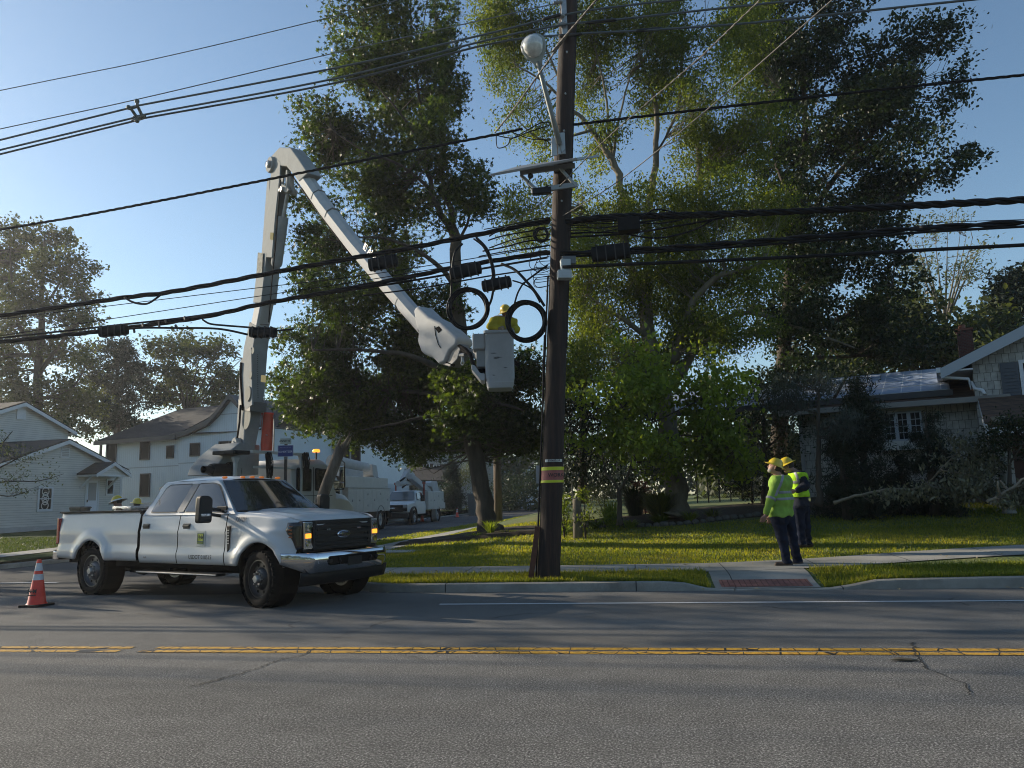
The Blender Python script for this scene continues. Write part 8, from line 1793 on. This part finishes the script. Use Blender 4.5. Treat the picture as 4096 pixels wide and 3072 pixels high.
    if vest:
        def vf(p):
            d=torso(p,.034);d=sm(d,rc(p,g('neck')-np.array((0,0,.05)),ch+np.array((0,0,.12)),.062,.08),.04);am=np.minimum(arm(p,'n',.028),arm(p,'f',.028))
            d=np.maximum(d,.0-am);d=np.maximum(d,p[:,2]-g('neck')[2]+.03);return np.maximum(d,vest[1]-p[:,2])+wr(p,.005,2.)
        netobj('vest',[(vf,lo,hi,.012)],vest[0],T)
        for kind,a,w_ in vest[2]:
            def bf(p,kind=kind,a=a,w_=w_):
                d=vf(p)-.005
                if kind=='t':return np.maximum(d,abs(p[:,2]-a)-w_/2)
                return np.maximum(np.maximum(d,abs((p-np.array(a))@np.array(w_[:3]))-w_[3]/2),w_[4]-p[:,2])
            netobj('reflective_band',[(bf,lo,hi,.012)],bandm,T)
    if legs:
        def trf(p):
            d=sm(leg(p,'n',.022),leg(p,'f',.022),.015);off=(S[1]-S[0])*.25;d=sm(d,rc(p,pe-off,pe+off,.125*fat,.125*fat)-.012,.05)
            for s in'nf':
                a=g('an'+s);d=np.minimum(d,np.maximum(rc(p,g('kn'+s),a,.078,.078),-(p-(a+(g('kn'+s)-a)*.9))@((g('kn'+s)-a)/np.linalg.norm(g('kn'+s)-a))*0+0*p[:,0]))
            return np.maximum(d,.05-p[:,2]+J.get('floor',0))+wr(p,.008,1.)
        netobj('trousers',[(trf,lo,hi,.0125)],trou,T)
        toe=np.array(J.get('toe',(-1,0,0)),float);toe/=np.linalg.norm(toe)
        for s in'nf':
            a=g('an'+s)
            def bt(p,a=a):
                z0=a[2]-.085;heel=np.array((a[0],a[1],z0+.045))-toe*.05;tp=np.array((a[0],a[1],z0+.038))+toe*.17
                d=rc(p,heel,tp,.046,.040);d=sm(d,rc(p,a+np.array((0,0,.02)),np.array((a[0],a[1],z0+.06)),.05,.05),.04);return np.maximum(d,z0-p[:,2])
            netobj('boot',[(bt,a-.30,a+.30,.0125)],bootm,T)
    # hard hat with full brim
    c=hc+hz_*0+hu*.055;Rm=Matrix((Vector(lat),Vector(face-hu*(face@hu)).normalized(),Vector(hu))).transposed()
    b=MB();P=[]
    for r_,z in((.001,.112),(.03,.110),(.06,.100),(.085,.078),(.103,.045),(.112,.010),(.113,-.004),(.150,-.018),(.168,-.024),(.169,-.029),(.150,-.024),(.110,-.008)):
        row=[]
        for k in range(33):
            a=2*math.pi*k/32;ex=1.14 if True else 1;rr=r_*(1+.0);v=Vector((math.cos(a)*rr*.93,math.sin(a)*rr*ex,z+ (.006 if (r_<.08 and abs(math.cos(a))<.25) else 0)))
            row.append(Vector(c)+Rm@v)
        P.append(row)
    b.grid(P);hh=b.build('hard_hat',hat,T,smooth='all')
    if brim is not hat:
        b=MB();P=[]
        for r_,z in((.112,.0),(.155,-.022),(.19,-.045),(.191,-.050),(.150,-.035)):
            P.append([Vector(c)+Rm@Vector((math.cos(2*math.pi*k/32)*r_,math.sin(2*math.pi*k/32)*r_*1.2-.01,z)) for k in range(33)])
        b.grid(P);b.build('sun_shade',brim,hh,smooth='all')
    if hoodhair:
        def hr(p):
            q=np.stack([(p-hc)@lat,(p-hc)@face,(p-hc)@hz_],1);d=el(q,(0,-.022,.01),(.083,.098,.10));return np.maximum(np.maximum(d,q[:,1]-.018+.0*q[:,2]),-.06-q[:,2])
        netobj('hair',[(hr,hc-.16,hc+.16,.009)],hairm,T)
    if beard:
        def bd(p):
            q=np.stack([(p-hc)@lat,(p-hc)@face,(p-hc)@hz_],1);d=el(q,(0,.036,-.062),(.060,.060,.056));d=sm(d,el(q,(0,.068,-.09),(.03,.024,.022)),.02);return np.maximum(np.maximum(d,q[:,2]+.045),-(q[:,1]-.035))
        netobj('beard',[(bd,hc-.16,hc+.16,.008)],mat('beard_grey',(.30,.28,.26),.9),T)
    return T
# worker on the pavement looking up
w1=at(3149,2266,14.05)
f=lambda x,y,d:tuple(at(2900+x*.42194,1700+y*.42194,14.05+d)-Vector((w1.x,w1.y,.185)))
J=dict(head=f(470,402,0),neck=f(505,478,0),chest=f(530,570,0),pelvis=f(536,850,0),shn=f(490,545,-.17),shf=f(560,535,.17),eln=f(432,700,-.24),elf=f(500,700,.25),wrn=f(385,850,-.22),wrf=f(440,850,.24),han=f(366,902,-.21),haf=f(425,905,.25),
 hipn=f(505,880,-.085),hipf=f(590,880,.085),knn=f(545,1085,-.10),knf=f(640,1085,.08),ann=f(588,1294,-.10),anf=f(690,1292,.09),toe=(-1,.12,0),hem=.05,curln=.7,thumbn=(-1,-.3,0))
J['hem']=.03
person('worker in lime long-sleeved shirt with grey bands, face tipped up towards the boom',(w1.x,w1.y,.185),J,(-.93,.10,.36),(.40,-.04,.92),hivis,jean,beard=True,fat=1.26,
 bands=[('t',1.265,.05),('t',1.155,.05),('a',.31,.05),('v',(-.06,0,1.4),(.9,.0,-.43,.05,1.2))])
w2=at(3216,2184,15.35);w2z=lawnz(w2.x,w2.y)+.02
f=lambda x,y,d:tuple(at(2900+x*.42194,1700+y*.42194,15.35+d)-Vector((w2.x,w2.y,w2.z)))
J=dict(head=f(592,372,0),neck=f(652,424,0),chest=f(690,520,0),pelvis=f(708,745,0),shn=f(708,462,-.18),shf=f(668,448,.17),eln=f(768,560,-.25),elf=f(700,600,.27),wrn=f(668,608,-.30),wrf=f(620,640,.16),han=f(618,622,-.30),haf=f(580,650,.10),
 hipn=f(690,775,-.09),hipf=f(738,775,.09),knn=f(712,950,-.09),knf=f(764,950,.09),ann=f(726,1102,-.09),anf=f(786,1100,.09),toe=(-1,.1,0),curln=.8,thumbn=(0,0,1))
person('worker in yellow-green safety vest over dark sleeves with bent arm, behind the one looking up',(w2.x,w2.y,w2.z-.03),J,(-.92,.25,-.30),(-.42,.05,.90),navy,jean,skind,vest=(hiyel,f(0,686,0)[2],[('t',f(0,548,0)[2],.055),('v',f(650,470,0),(.96,.0,.25,.05,f(0,540,0)[2]))]),fat=1.1)
# worker in the bucket
bw=at(2010,1440,13.85);f=lambda x,y,d:tuple(at(x,y,13.85+d)-bw)
J=dict(head=f(2026,1252,-.02),neck=f(2022,1275,.02),chest=f(2008,1300,.03),pelvis=f(2000,1372,.06),shn=f(1984,1280,-.10),shf=f(2046,1284,.10),eln=f(1962,1305,-.17),elf=f(2065,1318,.0),wrn=f(1996,1314,-.22),wrf=f(2050,1318,-.20),han=f(2014,1318,-.24),haf=f(2034,1320,-.24),
 hipn=f(1990,1378,-.03),hipf=f(2014,1378,.12),knn=f(1988,1460,-.05),knf=f(2014,1460,.12),ann=f(1990,1528,0),anf=f(2016,1528,.12),toe=(0,-1,0),floor=f(0,1552,0)[2]-.03,curln=1.2,curlf=1.2,thumbn=(0,-.3,1),thumbf=(0,-.3,1))
person('worker in yellow jacket and hard hat leaning over the rim of the raised bucket',(bw.x,bw.y,bw.z),J,(.45,-.75,-.5),(-.30,-.30,.90),rain,jean,fat=1.05,hands='glove')
# two workers beyond the bed of the pickup
def stander(label,x,y,Y,lean,shirt,face,hu,brim,seed):
    top=at(x,y,Y);g0=.06;H=top.z-g0;a=H/1.80;J={}
    for kx,(u,v,d) in dict(head=(-.0,1.66,0),neck=(.03,1.52,0),chest=(.07,1.36,0),pelvis=(.12,.95,0),shn=(.07,1.43,-.17),shf=(.03,1.43,.17),eln=(.03,1.14,-.24),elf=(-.08,1.16,.22),wrn=(-.12,1.0,-.22),wrf=(-.2,1.05,.15),han=(-.2,.97,-.2),haf=(-.28,1.03,.13),hipn=(.10,.92,-.09),hipf=(.12,.92,.09),knn=(.10,.5,-.1),knf=(.15,.5,.1),ann=(.14,.09,-.1),anf=(.20,.09,.1)).items():J[kx]=((u+lean*(v-.9)*-1)*a if True else u,d*a,v*a)
    J['toe']=(-1,0,0);T=person(label,(top.x-J['head'][0]+.02,top.y,g0),J,face,hu,shirt,jean,skind,brim=brim);return T
stander('worker in grey-green shirt and yellow hat with white sun shade, stooping beyond the truck bed',468,1986,17.6,.25,greyshirt,(-.9,-.1,-.35),(-.3,0,.95),hatw,1)
stander('worker whose yellow hard hat shows just above the tool chest of the pickup',545,1997,18.6,.0,navy,(-.8,.5,-.2),(.15,0,1),hatm,2)
# ------------------------------------------------------------------ street trees just out of view on the left
side_tree(-27.5,22.6,14.5,3.0,101,'shade tree on the lawn across the side street, left of the view',dens=1.7)
side_tree(-27,18.0,12,2.6,103,'smaller shade tree near the far corner, left of the view',dens=.4)
side_tree(-36,12,12,3.8,102,'shade tree along the main road to the left of the view',dens=.12)
# ------------------------------------------------------------------ evening haze: one closed box of even air round the whole scene
b=MB();b.bb(-330,330,-95,430,-1.1,32);hzo=b.build('haze',None)
hzo.data.materials.clear()
hm_=bpy.data.materials.new('haze_air');hm_.use_nodes=True;n_=hm_.node_tree;n_.nodes.clear();pv=n_.nodes.new('ShaderNodeVolumePrincipled');ou=n_.nodes.new('ShaderNodeOutputMaterial')
pv.inputs['Color'].default_value=(.93,.95,1,1);pv.inputs['Density'].default_value=.0006;pv.inputs['Anisotropy'].default_value=.55;n_.links.new(pv.outputs[0],ou.inputs['Volume'])
hzo.data.materials.append(hm_);hzo['kind']='stuff'
# lettering becomes real geometry
bpy.context.view_layer.update()
dg=bpy.context.evaluated_depsgraph_get()
for o in [q_ for q_ in sc.objects if q_.type=='FONT']:
    me=bpy.data.meshes.new_from_object(o.evaluated_get(dg));n=bpy.data.objects.new('lettering',me);C.objects.link(n);n.parent=o.parent;n.matrix_parent_inverse=o.matrix_parent_inverse.copy();n.matrix_local=o.matrix_local.copy()
    nm=o.name;bpy.data.objects.remove(o,do_unlink=True);n.name=nm
